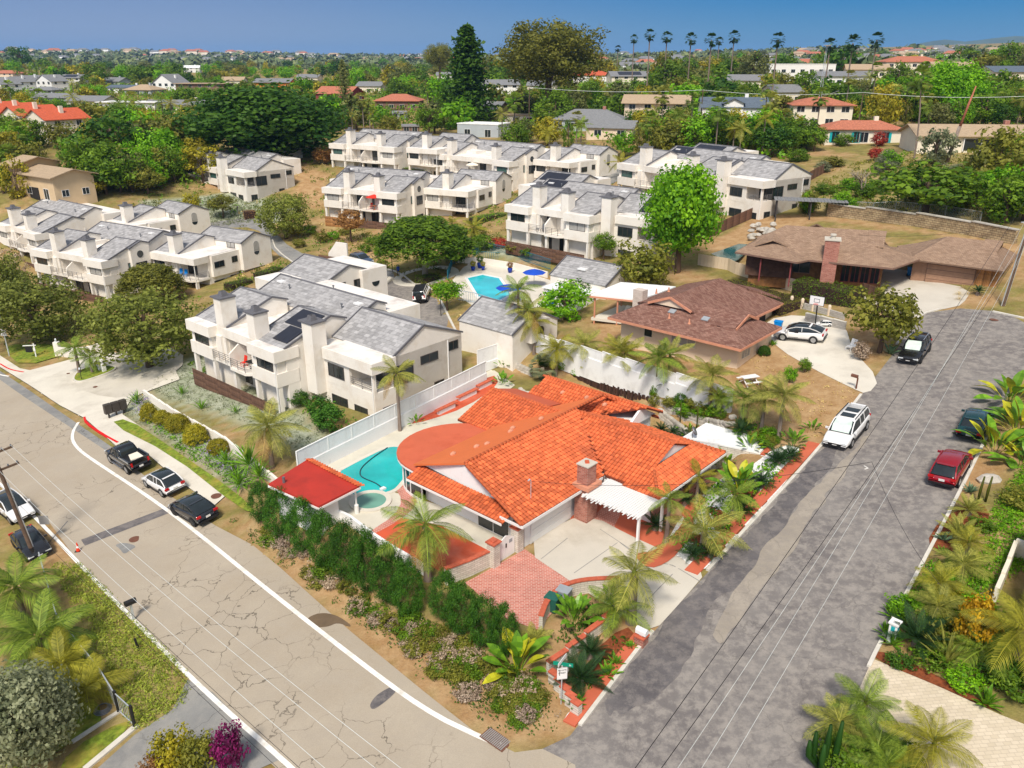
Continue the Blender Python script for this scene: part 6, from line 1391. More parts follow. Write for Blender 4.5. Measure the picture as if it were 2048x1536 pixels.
# clipped conifers along the bank
HG = [(528,1040,964,66),(566,1072,975,80),(612,1105,998,80),(655,1135,1020,80),(698,1160,1040,82),(738,1185,1060,80),(778,1205,1085,82),(818,1232,1118,80),(892,1240,1143,78),(925,1268,1165,76),(968,1290,1190,80),(1008,1310,1208,72)]
for x, b, t, w_ in HG: T('clipped_conifer', 'dense dark green clipped conifer in the row along the road bank', 'shrub', 'egg', 'leaf_hedge', x, b, t, w_, .0, 'bark', 'clipped conifers in a row along the bank', trunk=False)
for i, (x, b, t, w_) in enumerate(((300,842,808,30),(327,848,822,32),(357,862,830,42),(393,886,850,42),(437,905,880,38))): T('ball_shrub', 'yellow-green clipped ball shrub in front of the low white garden wall', 'shrub', 'dome', 'leaf_yellow', x, b, t, w_, .0, 'bark', 'ball shrubs along the low white wall', trunk=False)
for i, (x, b, t, w_, m, l) in enumerate(((600,812,782,42,'leaf_dark','dark green shrub nearest the townhouse patio post'),(640,838,795,58,'leaf_hedge','broad glossy green shrub between townhouse and white fence'),(660,860,812,62,'leaf_hedge','glossy green shrub touching the dark end of the white fence'))): T('shrub', l, 'shrub', 'mid', m, x, b, t, w_, .0, trunk=False)
for i, (x, b, t, w_, m) in enumerate(((592,472,452,26,'leaf_yellow'),(620,470,450,30,'leaf_mid'),(645,485,462,34,'leaf_olive'),(668,480,462,26,'leaf_bright'),(730,505,488,26,'leaf_mid'),(748,490,470,36,'leaf_mid'),(765,540,520,26,'leaf_olive'),(757,515,495,20,'leaf_bright'),(690,470,455,24,'leaf_olive'),(600,495,478,28,'leaf_olive'))): T('bank_shrub', 'small rounded shrub on the dirt bank inside the drive curve', 'shrub', 'shrub', m, x, b, t, w_, .0, group='shrubs on the dirt bank', trunk=False)
for i, (x, b, t, w_, m) in enumerate(((965,500,470,60,'leaf_mid'),(1000,495,475,40,'leaf_red'),(1030,505,485,40,'leaf_olive'),(1060,515,495,40,'leaf_mid'),(1065,358,320,80,'leaf_grey'),(955,478,452,40,'frond_olive'))): T('terrace_shrub', 'leafy shrub on the planted slope below the white townhouses above the pool', 'shrub', 'shrub', m, x, b, t, w_, .0, group='shrubs on the slope above the pool', trunk=False)
hedge_box('long clipped hedge in front of the brown wooden ranch house', W(1592,590), W(1718,608), 3.0, 2.0, 'leaf_mid', seed=1)
hedge_box('broad sloping hedge below the cream fence of the ranch house', W(1440,580), W(1590,622), 4.5, 1.3, 'leaf_olive', seed=2)
hedge_box('square clipped hedge with orange top on the silvery bank', W(488,437), W(512,433), 2.2, 1.6, 'leaf_rust', seed=3, dens=40)
hedge_box('dark clipped hedge beside the white townhouse with blue chairs', W(232,615), W(290,606), 2, 1.2, 'leaf_hedge', seed=4)
hedge_box('clipped low hedge at the foot of the townhouse end wall', W(455,582), W(500,565), 1.8, 1.2, 'leaf_mid', seed=5)
hedge_box('clipped hedge steps beside the garage doors of the townhouses', W(515,560), W(560,540), 1.8, 1.2, 'leaf_mid', seed=6)
hedge_box('long bright hedge behind the white townhouse with the red umbrella', W(800,345), W(870,352), 2.5, 1.6, 'leaf_bright', seed=7, dens=40)
hedge_box('clipped hedge along the ramp above the shared pool', W(945,450), W(1005,430), 2.2, 1.4, 'leaf_bright', seed=8, dens=50)
hedge_box('clipped hedge in front of the far white townhouse behind the round tree', W(1430,412), W(1510,418), 3, 1.8, 'leaf_mid', seed=9, dens=50)
hedge_box('low clipped green hedge on the paved circle bank', W(840,568), W(872,556), 2.0, 1.1, 'leaf_mid', seed=10)
# ---------------------------------------------------------------- palms and garden plants
P_ = palm
y_ = lambda b: b < 1400
P_('slim tall queen palm standing between pool and white panelled wall', 800, 862, 748, 2.5, 14, 'frond_olive', .75, tr=.9, dry=2)
P_('shaggy queen palm behind the clipped conifers at the low wall', 545, 935, 855, 3.4, 20, 'frond_olive', .8, tr=1.3, dry=2)
P_('large queen palm with drooping fronds between red patio and conifers', 856, 1160, 1052, 3.3, 17, 'frond_green', .8, tr=1.5, dry=3, lo=-45)
P_('thick-trunked palm with few wide fronds at the driveway mouth', 1262, 1245, 1148, 2.9, 13, 'frond_olive', .7, tr=1.7)
P_('short king palm in the gravel bed nearest the driveway', 1405, 1100, 1062, 2.8, 11, 'frond_olive', .7, hi=70, lo=5, tr=1.5)
P_('slim palm beside the white slatted pergola', 1332, 1088, 1000, 1.9, 10, 'frond_green', .6, tr=.9)
P_('young palm with yellowing tips against the brick wainscot', 1392, 1010, 955, 1.8, 9, 'frond_yellow', .6, tr=.8)
P_('leafy palm in the middle of the gravel bed', 1465, 1035, 990, 2.2, 13, 'frond_green', .7, tr=1.1)
TP = [(1168,748,690,2.3),(1182,750,722,1.2),(1112,752,700,2.2),(1236,768,700,2.2),(1247,770,708,2.3),(1312,790,718,2.4),(1336,765,712,2.3),(1418,822,752,2.4),(1432,824,790,1.3),(1440,830,800,1.2),(1482,850,800,1.9),(1522,862,800,2.3),(1556,880,792,2.2)]
for x, b, c_, f in TP: P_('ringed king palm in the row on the sandy terrace along the white wall', x, b, c_, f*1.18, 16, random.choice(('frond_olive','frond_green','frond_olive','frond_yellow')), .65, hi=78, lo=-12, group='king palms on the terrace', tr=.95)
P_('tall queen palm behind the garage block, highest of the three by the fence corner', 1036, 700, 582, 2.9, 15, 'frond_green', .8, dry=2); P_('queen palm with yellow skirt in the middle of the three by the fence corner', 1055, 705, 622, 2.8, 14, 'frond_olive', .8, dry=2); P_('shortest queen palm of the three by the fence corner', 1068, 706, 645, 2.4, 13, 'frond_yellow', .8)
for x, b, c_, f, l in ((160,748,698,2.4,'leaning small date palm on the planted entrance island'),(186,747,716,2.0,'upright small date palm on the planted entrance island')): P_(l, x, b, c_, f, 16, 'frond_green', .6, tr=1.2, hi=75, lo=-15)
for x, b, c_, f, m, l in ((48,1235,1175,3.3,'frond_green','green coconut-like palm closest to the parked dark car'),(90,1320,1275,3.6,'frond_green','largest coconut-like palm beside the chain fence'),(130,1360,1330,2.7,'frond_yellow','yellow coconut-like palm above the gate'),(178,1400,1378,2.5,'frond_yellow','small yellow coconut-like palm touching the gate fence')): P_(l, x, b, c_, f, 14, m, .75, hi=75, lo=0, ll=.30, hang=.6, pairs=40, tr=1.3)
for x, b, c_, f, m, l in ((1722,1450,1408,2.5,'frond_green','date palm at the mouth of the paver driveway'),(1672,1475,1445,2.2,'frond_olive','date palm with orange fruit stalks beside the tall cactus'),(1748,1530,1500,2.6,'frond_green','date palm beside the cactus clump at the paver driveway'),(1850,1560,1490,2.8,'frond_yellow','queen palm with golden fronds on the paver driveway edge'),(1765,1560,1530,2.0,'frond_green','low palm half under its taller neighbours at the driveway'),(1930,1120,1085,1.5,'frond_yellow','tiny yellow palm with white trunk in the mulch bed'),(1922,1150,1130,1.9,'frond_olive','small palm with drying fronds in the ivy'),(1872,1200,1168,1.9,'frond_yellow','yellow palm in the ivy above the cycads'),(1872,1240,1215,2.2,'frond_olive','feathery palm between cycad and golden shrub'),(2028,1335,1260,3.0,'frond_yellow','yellow king palm with smooth trunk by the grey shingled house'),(1962,1320,1300,2.6,'frond_green','broad low palm at the end of the mulch bed')): P_(l, x, b, c_, f*(.95 if y_(b) else .8), 16, m, .7, hi=78, lo=-10)
for x, b, c_, f, l in ((1172,345,302,3.4,'yellow queen palm in the bed at the end of the white townhouse row'),(1200,350,318,3.0,'shorter yellow queen palm in the bed at the condo drive bend'),(1240,358,325,3.2,'yellow queen palm against the townhouse balcony by the far drive'),(905,470,448,2.4,'small yellow palm behind the fig tree'),(948,480,455,2.8,'squat green palm beside the terrace steps')): P_(l, x, b, c_, f, 14, 'frond_yellow', .75, single=True)
P_('young palm at the corner of the low retaining wall', 1230, 1240, 1215, 2.3, 15, 'frond_green', .55, hi=70, lo=5, tr=1.2); P_('small bushy palm below the curved block wall', 1068, 1290, 1278, 1.2, 14, 'frond_olive', .4, hi=80, lo=10, zt=.3)
fan_palm('silvery fan palm with shaggy skirt behind the round block planter', 1085, 758, 735, 1.6, 'leaf_grey', tr=1.3)
CY = [(1335,775,1.5,'cycad with a pale cone beside the rough block wall'),(1322,868,1.0,'cycad on the lower block terrace closest to the gable'),(1345,872,.8,'small cycad in the middle of the lower block terrace'),(1372,880,1.1,'large cycad on the lower block terrace by the white shed'),(1480,870,1.4,'cycad behind the white flat-roofed shed'),(1255,1290,.0,''),
 (1180,1315,1.3,'dark cycad under the young palm at the corner bed'),(1160,1370,1.9,'largest dark cycad beside the street sign'),(1310,1060,1.3,'dark cycad under the white slatted pergola edge'),(1385,1120,1.2,'dark cycad at the foot of the short king palm'),(1420,1115,1.1,'dark cycad between king palm and red edging'),(1480,1030,1.2,'dark cycad in the middle of the gravel'),(1522,975,1.3,'dark cycad in the mulch ring by the block shed'),(1395,985,1.0,'dark cycad against the brick wainscot'),(1555,930,1.4,'dark cycad by the red steps of the shed'),(1580,920,1.2,'dark cycad touching the red edging by the shed'),(1370,1010,1.1,'dark cycad in the shade of the tiled eave'),
 (1832,1290,2.0,'big dark cycad behind the white letterbox post'),(1915,1080,1.6,'olive cycad with a pale cone beside the kerb'),(1935,1030,1.4,'bronze cycad beside the red car'),(1955,590,1.0,'cycad beside the leaning utility pole')]
for x, y, r, l in CY:
    if r: cycad(l, x, y, r, 24, 'frond_olive' if 'olive' in l or 'bronze' in l else 'frond_dark')
for x, y, ht, n, l, yl in ((1035,1345,2.4,26,'large yellowing bird of paradise clump on the corner bank',2),(1150,1245,1.9,20,'bird of paradise clump against the curved block wall',0),(1225,1200,1.2,12,'bird of paradise tuft at the end of the curved wall',0),(1478,985,2.2,22,'tall bird of paradise clump against the white block shed',1),(1588,890,1.5,16,'bird of paradise clump beside the shed side wall',0),(1625,862,1.1,12,'leaning bird of paradise with bare stem in the dirt',0),(1005,768,1.4,16,'bird of paradise in the round red planter by the pool wall',0),(832,848,1.0,12,'small bird of paradise in the brick planter by the tall palm',0),(1008,735,1.2,10,'young bird of paradise at the fence corner',0),(1380,868,1.2,12,'bright leaf clump above the white shed roof',1),(1500,900,1.4,14,'yellow-tipped leaf clump behind the white shed',1),(1450,935,1.6,14,'young bird of paradise beside the orange eave',1)): blade_clump(l, x, y, ht, n, yel=yl)
g_ = W(2010,885)
for k, (x, y, ht, n) in enumerate(((1990,900,2.6,26),(2035,860,2.8,24),(2020,800,2.6,20),(2045,930,2.2,18))): blade_clump('big banana-like leaf clump spilling over the kerb beside the green car', x, y, ht, n, 'blade_green', .3, .35, .45, 1.6, 80, 10, group='banana-like clumps by the green car', yel=2)
for k, (x, y) in enumerate(((1490,275),(1525,285),(1560,290),(1590,270),(1545,250))): blade_clump('dense banana grove before the turquoise-doored house', x, y, 5.2, 22, 'blade_green', .28, .4, .5, 3, 80, 0, 'banana_clump', group='banana grove plants', sep=False)
for x, y, r, l in ((1915,1085,.0,''),(1888,1082,.7,'blue-green agave rosette in the mulch by the kerb'),(1940,985,.7,'blue-green agave rosette beside the red car'),(1780,708,1.1,'large spiky blue agave at the cul-de-sac bed'),(1545,690,.6,'green agave in the raised brick bed by the cream house'),(1232,1330,.7,'bright green succulent rosette by the white gravel'),(1215,1352,.8,'larger bright succulent rosette by the white gravel'),(1150,1412,.8,'succulent rosette at the end of the stepped wall'),(1262,1295,.5,'small succulent rosette near the letterbox'),(1785,1290,.9,'green succulent clump at the letterbox post'),(1770,1270,.8,'green succulent clump by the kerb corner'),(1785,1235,.8,'succulent clump above the white letterbox post'),(1970,1410,1.0,'yellow-green spiky rosette on the driveway edge'),(1885,1110,.6,'agave rosette among the ivy')):
    if r: agave(l, x, y, r, 26, 'agave' if 'blue' in l else 'blade_green')
for x, y, ht, l in ((275,808,1.6,'spiky flax tuft beside the black letterboxes'),(365,788,1.1,'spiky green tuft on the silvery bank near the patio fence'),(403,818,1.2,'spiky green tuft in the middle of the silvery bank'),(472,825,.9,'small spiky tuft low on the silvery bank'),(398,755,1.5,'yellow-green shrub at the townhouse patio corner'),(1890,1330,2.2,'tall bronze flax fan in the mulch bed')): blade_clump(l, x, y, ht, 30, 'blade_green' if 'bronze' not in l else 'frond_olive', .07, .0, .25, .3, 85, 20, 'flax', 'plant', sep=False)
for k, (x, y, ht) in enumerate(((480,980,1.5),(500,945,2.2),(470,955,1.2),(520,965,1.6),(455,935,1.4))): blade_clump('dense spiky yucca head in the clump behind the dark parked car', x, y, ht, 60, 'blade_green', .06, .0, .2, .3, 90, -20, 'yucca', 'yucca', 'yuccas by the parked cars', sep=False, z0=ht*.35)
for x, y, r in ((1925,577,.55),(1918,590,.6),(1935,590,.5),(1945,580,.5),(1918,600,.55),(1928,568,.5)): blade_clump('golden tuft of dry grass beside the brown garage driveway', x, y, r, 60, 'grass_gold', .03, .0, .5, .3, 90, 5, 'grass_tuft', 'grass', 'golden grass tufts', sep=False)
cac = thing('cactus', 'tall branching green cactus at the street corner of the paver driveway', 'cactus', W(1645,1540))
for k, (x, y, z0, z1) in enumerate(((0,0,0,2.6),(-.5,.1,.5,2.1),(.45,0,.4,2.8),(.2,.4,.2,2.2),(-.25,-.3,.2,1.8),(-.75,0,.6,1.7))): MB().tube([(x*.3,y*.3,z0*.3),(x,y,z0+.3),(x,y,(z0+z1)/2),(x*1.05,y,z1)], [.12,.14,.15,.07], 7).build('arm', 'leaf_dark', cac, True)
cac2 = thing('cactus', 'pair of thin upright cactus stems by the red car', 'cactus', W(1955,1005))
for k in range(2): MB().tube([(k*.5,0,0),(k*.5,0,.9),(k*.5+.05,0,1.9)], [.08,.09,.05], 6).build('stem', 'leaf_olive', cac2, True)
cac3 = [W(1358,860), W(1392,862), W(1412,900)]
for k, c in enumerate(cac3): o = MB().tube([(0,0,0),(.03,0,1.4),(0,.05,2.6)], [.06,.06,.04], 6).build('tall_cactus', 'leaf_olive', None, True, c); tag(o, 'thin tall cactus stem by the rough block walls', 'cactus', 'thin cactus stems')
bp = WPL([(470,1040),(560,1065),(700,1180),(850,1255),(1010,1315),(1080,1375),(1110,1435),(1080,1462),(1000,1448),(870,1345),(720,1235),(590,1140)]); _r = random.Random(8); k = 0; lo_, hi_ = np.array(bp).min(0), np.array(bp).max(0)
while k < 85:
    q = (_r.uniform(lo_[0], hi_[0]), _r.uniform(lo_[1], hi_[1]))
    if float(poly_sd(bp, np.array([q[0]]), np.array([q[1]]))[0]) > -.1: continue
    k += 1; mm = _r.choice(('leaf_mid','leaf_olive','leaf_mid','leaf_olive','leaf_dry')); cnm = {'leaf_mid':'mid green','leaf_dark':'dark green','leaf_hedge':'deep green','leaf_olive':'olive','leaf_dry':'dried brown'}[mm]
    tree('bank_bush', cnm+' low bush on the road bank below the clipped conifers', 'shrub', 'shrub', mm, 0, 0, 0, 0, -.2, group=cnm+' bushes on the road bank', g=(q[0], q[1], h(*q)), ht=_r.uniform(.45, .9), rad=_r.uniform(.4, .85), trunk=False)
for k, (x, y, ht, rd, mm) in enumerate(((1810,1225,1.0,1.0,'leaf_bright'),(1845,1255,1.1,1.0,'leaf_mid'),(1900,1290,1.3,1.2,'leaf_olive'),(1985,1270,1.4,1.2,'leaf_mid'),(2000,1360,1.2,1.1,'leaf_dark'),(1860,1330,.8,.9,'leaf_mid'),(1925,1370,.9,.9,'leaf_bright'),(2035,1390,1.2,1.2,'leaf_mid'),(1800,1330,.6,.7,'leaf_dark'),(1700,1490,1.0,1.1,'leaf_mid'),(1790,1530,1.1,1.2,'leaf_dark'),(1680,1530,1.2,1.2,'leaf_mid'),(1900,1200,.9,1.0,'leaf_yellow'),(1955,1225,.9,1.0,'leaf_bright'),(1960,1060,.8,.8,'leaf_mid'),(2040,1010,1.2,1.3,'leaf_olive'))): tree('garden_shrub', 'leafy garden shrub among the palms and cycads beside the paver driveway', 'shrub', 'shrub', mm, x, y, 0, 0, -.1, group='shrubs beside the paver driveway', g=W(x, y), ht=ht, rad=rd, trunk=False)
hs_ = random.Random(5)
for k in range(34):
    x, y = hs_.uniform(1590, 2045), hs_.uniform(318, 428); mm = hs_.choice(('leaf_olive','leaf_mid','leaf_olive','leaf_grey','leaf_bright')); cnm = {'leaf_olive':'olive','leaf_mid':'mid green','leaf_grey':'silvery','leaf_bright':'bright green'}[mm]
    tree('hill_bush', cnm+' bush scattered on the dry hillside above the stone wall', 'shrub', 'mid', mm, 0, 0, 0, 0, -.1, group=cnm+' bushes on the dry hillside', g=W(x, y), ht=hs_.uniform(1.2, 3.2), rad=hs_.uniform(1.0, 2.4), trunk=False)
for k in range(44):
    x, y = hs_.uniform(1090, 1550), 0; y = 715+(x-1090)*.31+hs_.uniform(4, 40); mm = hs_.choice(('leaf_mid','leaf_olive','leaf_dark','leaf_bright')); q = W(x, y)
    if float(poly_sd(PADS[0][0], np.array([q[0]]), np.array([q[1]]))[0]) < .6: continue
    tree('terrace_bush', 'small leafy bush between the terrace palms along the white wall', 'shrub', 'shrub', mm, 0, 0, 0, 0, -.1, group='bushes on the palm terrace', g=q, ht=hs_.uniform(.5, 1.2), rad=hs_.uniform(.4, .9), trunk=False)
# ---------------------------------------------------------------- low cover
BANK = [[(455,1028),(540,1050),(620,1110),(760,1200),(850,1245),(1010,1305),(1085,1365),(1118,1435),(1080,1468),(1000,1455),(870,1350),(720,1240),(600,1150),(500,1075)]]
scatter_stuff('bank_shrubs', 'dark leafy ground shrubs with mauve flowers covering the road bank', BANK, 700, .6, 'leaf_dark', 1, 30, .35, .14)
scatter_stuff('bank_flowers', 'mauve and pale dead flower heads scattered through the bank shrubs', BANK, 190, .3, 'leaf_dry', 2, 10, .45, .12, off=.25)
scatter_stuff('verge_grass', 'rough green and yellow grass on the sloping lot by the road', [[(100,1130),(160,1130),(250,1222),(370,1345),(375,1400),(300,1450),(270,1460),(215,1340),(160,1230)]], 4200, .25, 'grass_tuft', 3, 9, .32, .2, asp=.22)
scatter_stuff('verge_grass', 'dry straw grass along the white edge line', [[(135,1125),(150,1135),(240,1230),(345,1340),(335,1345),(230,1245),(130,1145)]], 600, .2, 'grass_gold', 13, 7, .2, .16, asp=.2)
scatter_stuff('ivy_cover', 'dark glossy ivy covering the slope beside the side street', [[(1790,1260),(1850,1130),(1960,1110),(1990,1010),(2060,920),(2060,1130),(1960,1190),(1900,1260)]], 4200, .28, 'leaf_bright', 4, 9, .25, .13)
scatter_stuff('silver_cover', 'silvery grey succulent cover on the townhouse bank', [[(285,770),(400,710),(470,755),(600,825),(680,880),(640,900),(560,872),(450,830),(330,795)], [(245,790),(300,805),(440,885),(500,950),(470,975),(330,880),(250,830)]], 3400, .22, 'leaf_grey', 5, 8, .16, .11)
scatter_stuff('silver_cover', 'silvery grey succulent cover on the bank below the corner-balcony townhouse', [[(285,405),(470,385),(590,415),(540,440),(380,455),(295,445)]], 1300, .4, 'leaf_grey', 6, 8, .25, .22)
scatter_stuff('flower_bed', 'lilac and white agapanthus flowers along the low garden wall', [[(255,795),(300,800),(310,830),(280,840)], [(385,885),(450,905),(500,955),(460,960),(400,910)]], 160, .35, 'leaf_flower', 7, 7, .6, .14, off=.25)
scatter_stuff('flower_bed', 'strappy green leaves in the bed along the low garden wall', [[(275,835),(330,845),(450,905),(520,970),(480,985),(400,930),(310,865)]], 480, .35, 'leaf_bright', 8, 10, .4, .2)
scatter_stuff('hill_scrub', 'mixed dry scrub on the hillside above the ranch house', [[(1570,405),(1680,340),(1800,300),(2048,320),(2048,440),(1900,430),(1700,420)]], 230, .9, 'leaf_olive', 9, 22, .7, .35)
scatter_stuff('hill_scrub', 'green scrub patches among the dry hillside grass', [[(1600,400),(1760,350),(2048,350),(2048,440),(1800,430)]], 110, 1.1, 'leaf_mid', 10, 30, .9, .38)
scatter_stuff('yard_weeds', 'scattered dry weeds in the sandy yard', [[(1300,690),(1450,760),(1560,860),(1640,880),(1725,785),(1560,705)]], 190, .3, 'grass_gold', 11, 7, .15, .14)
scatter_stuff('condo_cover', 'low mixed shrubs on the planted banks of the townhouse complex', [[(60,640),(230,620),(330,690),(120,690)], [(620,470),(800,520),(900,560),(880,500),(700,450)], [(930,500),(1090,520),(1150,540),(1000,470)], [(230,470),(330,470),(420,430),(300,390)]], 900, .45, 'leaf_olive', 12, 14, .4, .25)
CX = [[(0,470),(230,440),(400,300),(640,270),(1200,290),(1250,400),(1300,600),(1150,620),(900,640),(700,860),(300,760),(60,700),(0,640)]]
RD = CROADS+[[at(*p, 3.6)[:2] for p in ((895,565),(930,515),(1000,515),(1120,550),(1130,610),(1060,640),(930,620))]]
for k, (mm, nn) in enumerate((('leaf_mid',900),('leaf_olive',800),('leaf_bright',350),('grass_gold',300))): scatter_stuff('complex_shrubs', ('mid green','olive','bright green','straw-coloured')[k]+' low planting between the townhouses', CX, nn, .75, mm, 60+k, 18, .7, .3, excl=FOOT+RD)
scatter_stuff('garden_cover', 'dark leafy low plants between the palms of the street garden', [[(1340,1090),(1420,985),(1500,960),(1560,900),(1600,905),(1540,985),(1440,1095),(1400,1135)], [(1120,1400),(1190,1320),(1250,1250),(1270,1275),(1180,1380)], [(1100,1270),(1150,1220),(1240,1190),(1230,1230),(1140,1300)]], 330, .4, 'leaf_dark', 70, 16, .4, .17)
scatter_stuff('garden_cover', 'bright tufts between the palms of the street garden', [[(1340,1090),(1420,985),(1500,960),(1560,900),(1600,905),(1540,985),(1440,1095),(1400,1135)], [(1470,870),(1540,890),(1580,870),(1500,850)], [(1780,1300),(1900,1150),(1990,1180),(2040,1330),(1960,1380)]], 300, .4, 'leaf_bright', 71, 12, .4, .2)
scatter_stuff('cliff_cover', 'rocky bank cover beside the white townhouses', [[(0,500),(50,480),(60,560),(0,600)]], 150, .6, 'leaf_dry', 14, 14, .5, .28)
# ---------------------------------------------------------------- background houses
CLEAR = [(360,290,625,405,170), (0,385,290,470,135), (655,265,880,335,185), (860,272,1190,345,172), (1240,298,1620,390,140)]
def bg_house(label, px, py, w_, d_, hw_, rz, wm, rm, roof='gable', pitch=.38, ov=.5, nwin=4, floors=1, chim=True, glass='glass', name='far_house', flat_m=None, cat='house', wing=None, solarp=False, rot90=False, clear=True):
    g = W(px, py); root = thing(name, label, cat, g, math.radians(rz)); hx, hy = w_/2, d_/2
    def mass(x0, x1, y0, y1, z1, rf, axis='x', pre=''):
        MB().box(x0, x1, y0, y1, -2.5, z1).build('wall', wm, root); cx, cy = (x0+x1)/2, (y0+y1)/2; a, b, c, d = x0-ov, x1+ov, y0-ov, y1+ov
        if rf == 'flat': MB().box(a, b, c, d, z1, z1+.25).build('roof', rm, root); return
        if rf == 'gable':
            if axis == 'x':
                rzt = z1+(d-c)/2*pitch; roof_polys(root, [[(a,c,z1-.1),(b,c,z1-.1),(b,cy,rzt),(a,cy,rzt)], [(a,d,z1-.1),(a,cy,rzt),(b,cy,rzt),(b,d,z1-.1)]], rm); MB().add([(x,y,z) for x in (x0,x1) for y, z in ((y0,z1),(y1,z1),(cy,rzt-.25))], [(0,1,2),(5,4,3),(0,3,4,1),(1,4,5,2),(2,5,3,0)]).build('gable', wm, root)
            else:
                rzt = z1+(b-a)/2*pitch; roof_polys(root, [[(a,c,z1-.1),(cx,c,rzt),(cx,d,rzt),(a,d,z1-.1)], [(b,c,z1-.1),(b,d,z1-.1),(cx,d,rzt),(cx,c,rzt)]], rm); MB().add([(x,y,z) for y in (y0,y1) for x, z in ((x0,z1),(x1,z1),(cx,rzt-.25))], [(0,1,2),(5,4,3),(0,3,4,1),(1,4,5,2),(2,5,3,0)]).build('gable', wm, root)
        else:
            s = min((b-a), (d-c))/2; rzt = z1+s*pitch
            if b-a >= d-c: r0, r1 = (a+s, cy, rzt), (b-s, cy, rzt)
            else: r0, r1 = (cx, c+s, rzt), (cx, d-s, rzt)
            A, B, C, D = (a,c,z1-.1), (b,c,z1-.1), (b,d,z1-.1), (a,d,z1-.1)
            roof_polys(root, [[A,B,r1,r0],[B,C,r1],[C,D,r0,r1],[D,A,r0]] if b-a >= d-c else [[A,B,r0],[B,C,r1,r0],[C,D,r1],[D,A,r0,r1]], rm)
    mass(-hx, hx, -hy, hy, hw_, roof, 'y' if rot90 else 'x')
    if wing: mass(*wing)
    for f in range(floors):
        z = .75+f*2.9
        for i in range(nwin): window(root, 'y-', (-hx+w_*(i+.5)/nwin, -hy), z if not (f == 0 and i == nwin//2) else .1, min(1.8, w_/nwin*.6), 1.3 if not (f == 0 and i == nwin//2) else 2.0, 'white_paint' if wm != 'white_paint' else 'grey_wall', glass, 2)
        for i in range(2): window(root, 'x+', (hx, -hy+d_*(i+.5)/2), z, 1.3, 1.2, 'white_paint', glass, 2)
    if chim: c = MB().box(hx*.35,hx*.35+.9,-.2,.7,hw_-.2,hw_+d_*.5*pitch+1.0).build('chimney', wm if chim is True else chim, root)
    if solarp: solar(root, -hx*.6, hx*.6, -hy-ov, hw_-.1, 0, hw_+(hy+ov)*pitch, .25, .85, 4, 2)
    q = proj(*g); s = px_scale(g)
    if clear: CLEAR.append((q[0]-w_*s*.52, q[1]-(hw_+2)*s, q[0]+w_*s*.52, q[1]+2, g[1]))
    return root
BH = bg_house
tn = BH('tan two-storey house with brown roof and an open car port', 120, 392, 13, 8, 4.6, -35, 'tan_wall', 'shingle_beige', 'gable', .25, .8, 2, 1, False, wing=(-11,-6.4,-4.5,4.5,6.0,'gable','x'))
MB().box(-3.4,.4,-4.05,-3.95,-.3,2.1).build('car_port', 'dark_inside', tn)
for x, y, w_, l in ((122,278,12,'cream house with red tile roof and arched window, end of the row'),(72,268,11,'cream house with red tile roof beside the leaning palm'),(32,262,11,'cream house with red tile roof and white chimney in the middle of the row'),(2,258,11,'cream house with red tile roof at the hidden end of the row')): BH(l, x, y, w_, 11, 5.4, -38, 'cream_light', 'clay_roof', 'gable', .36, .5, 3, 2, True, rot90=True)
for x, y, w_, l in ((12,190,13,'white two-storey house with grey roof and balcony, first of the hedge row'),(45,184,11,'white gabled house with grey roof in the hedge row'),(70,180,11,'white gabled house with tall chimney in the hedge row'),(108,182,14,'white gabled house with grey roof beside the dark patio')): BH(l, x, y, w_, 10, 5.2, -30, 'white_paint', 'shingle_grey', 'gable', .45, .4, 3, 2, True, rot90=True)
BH('low patio house with dark grey roof below the white gables', 95, 190, 14, 8, 2.6, -15, 'grey_wall', 'shingle_grey', 'hip', .3, .6, 4, 1, False)
BH('white house with dark solar roof among the trees', 152, 172, 16, 10, 5, -15, 'white_paint', 'shingle_grey', 'gable', .35, .6, 4, 2, True, solarp=True)
BH('grey-roofed house hidden in trees above the long white house', 235, 172, 16, 10, 3, -25, 'grey_wall', 'shingle_grey', 'gable', .4, .6, 3, 1, True)
BH('white low house with blue solar roof', 262, 186, 20, 10, 3, -8, 'white_paint', 'shingle_blue', 'gable', .2, .6, 4, 1, True)
BH('white A-frame fronted house with big glazed gable', 345, 186, 16, 12, 4.5, -20, 'white_paint', 'shingle_grey', 'gable', .6, .5, 4, 2, True, rot90=True)
BH('brown flat-roofed modern house beside the glazed gable', 412, 188, 26, 12, 5.2, -5, 'brown_wall', 'shingle_beige', 'flat', .2, 1.0, 5, 2, False)
BH('hip-roofed grey house behind the long white house', 292, 190, 16, 12, 2.8, -15, 'grey_wall', 'shingle_beige', 'hip', .35, .6, 3, 1, True)
BH('long white flat-roofed house with wide glazing', 268, 222, 22, 9, 3.2, -6, 'white_paint', 'white_paint', 'flat', .2, .8, 6, 1, False, 'blinds')
BH('long cream house with pale grey metal roof', 370, 224, 26, 10, 3, -6, 'cream_light', 'shingle_grey', 'gable', .25, .8, 6, 1, True)
BH('grey-roofed low house above the red tile row', 122, 208, 18, 9, 2.8, -12, 'grey_wall', 'shingle_grey', 'gable', .3, .6, 4, 1, False); BH('beige-grey roofed bungalow beside the bare palms', 188, 215, 16, 10, 2.8, -12, 'cream_light', 'shingle_grey', 'gable', .3, .6, 3, 1, False)
BH('house with orange walls and grey metal roof', 552, 178, 22, 12, 4, -8, 'orange_wall', 'shingle_grey', 'gable', .3, .8, 4, 1, False); BH('dark red timber house with blue balcony', 682, 216, 16, 12, 6, -20, 'red_wall', 'clay_old', 'gable', .4, .6, 3, 2, False)
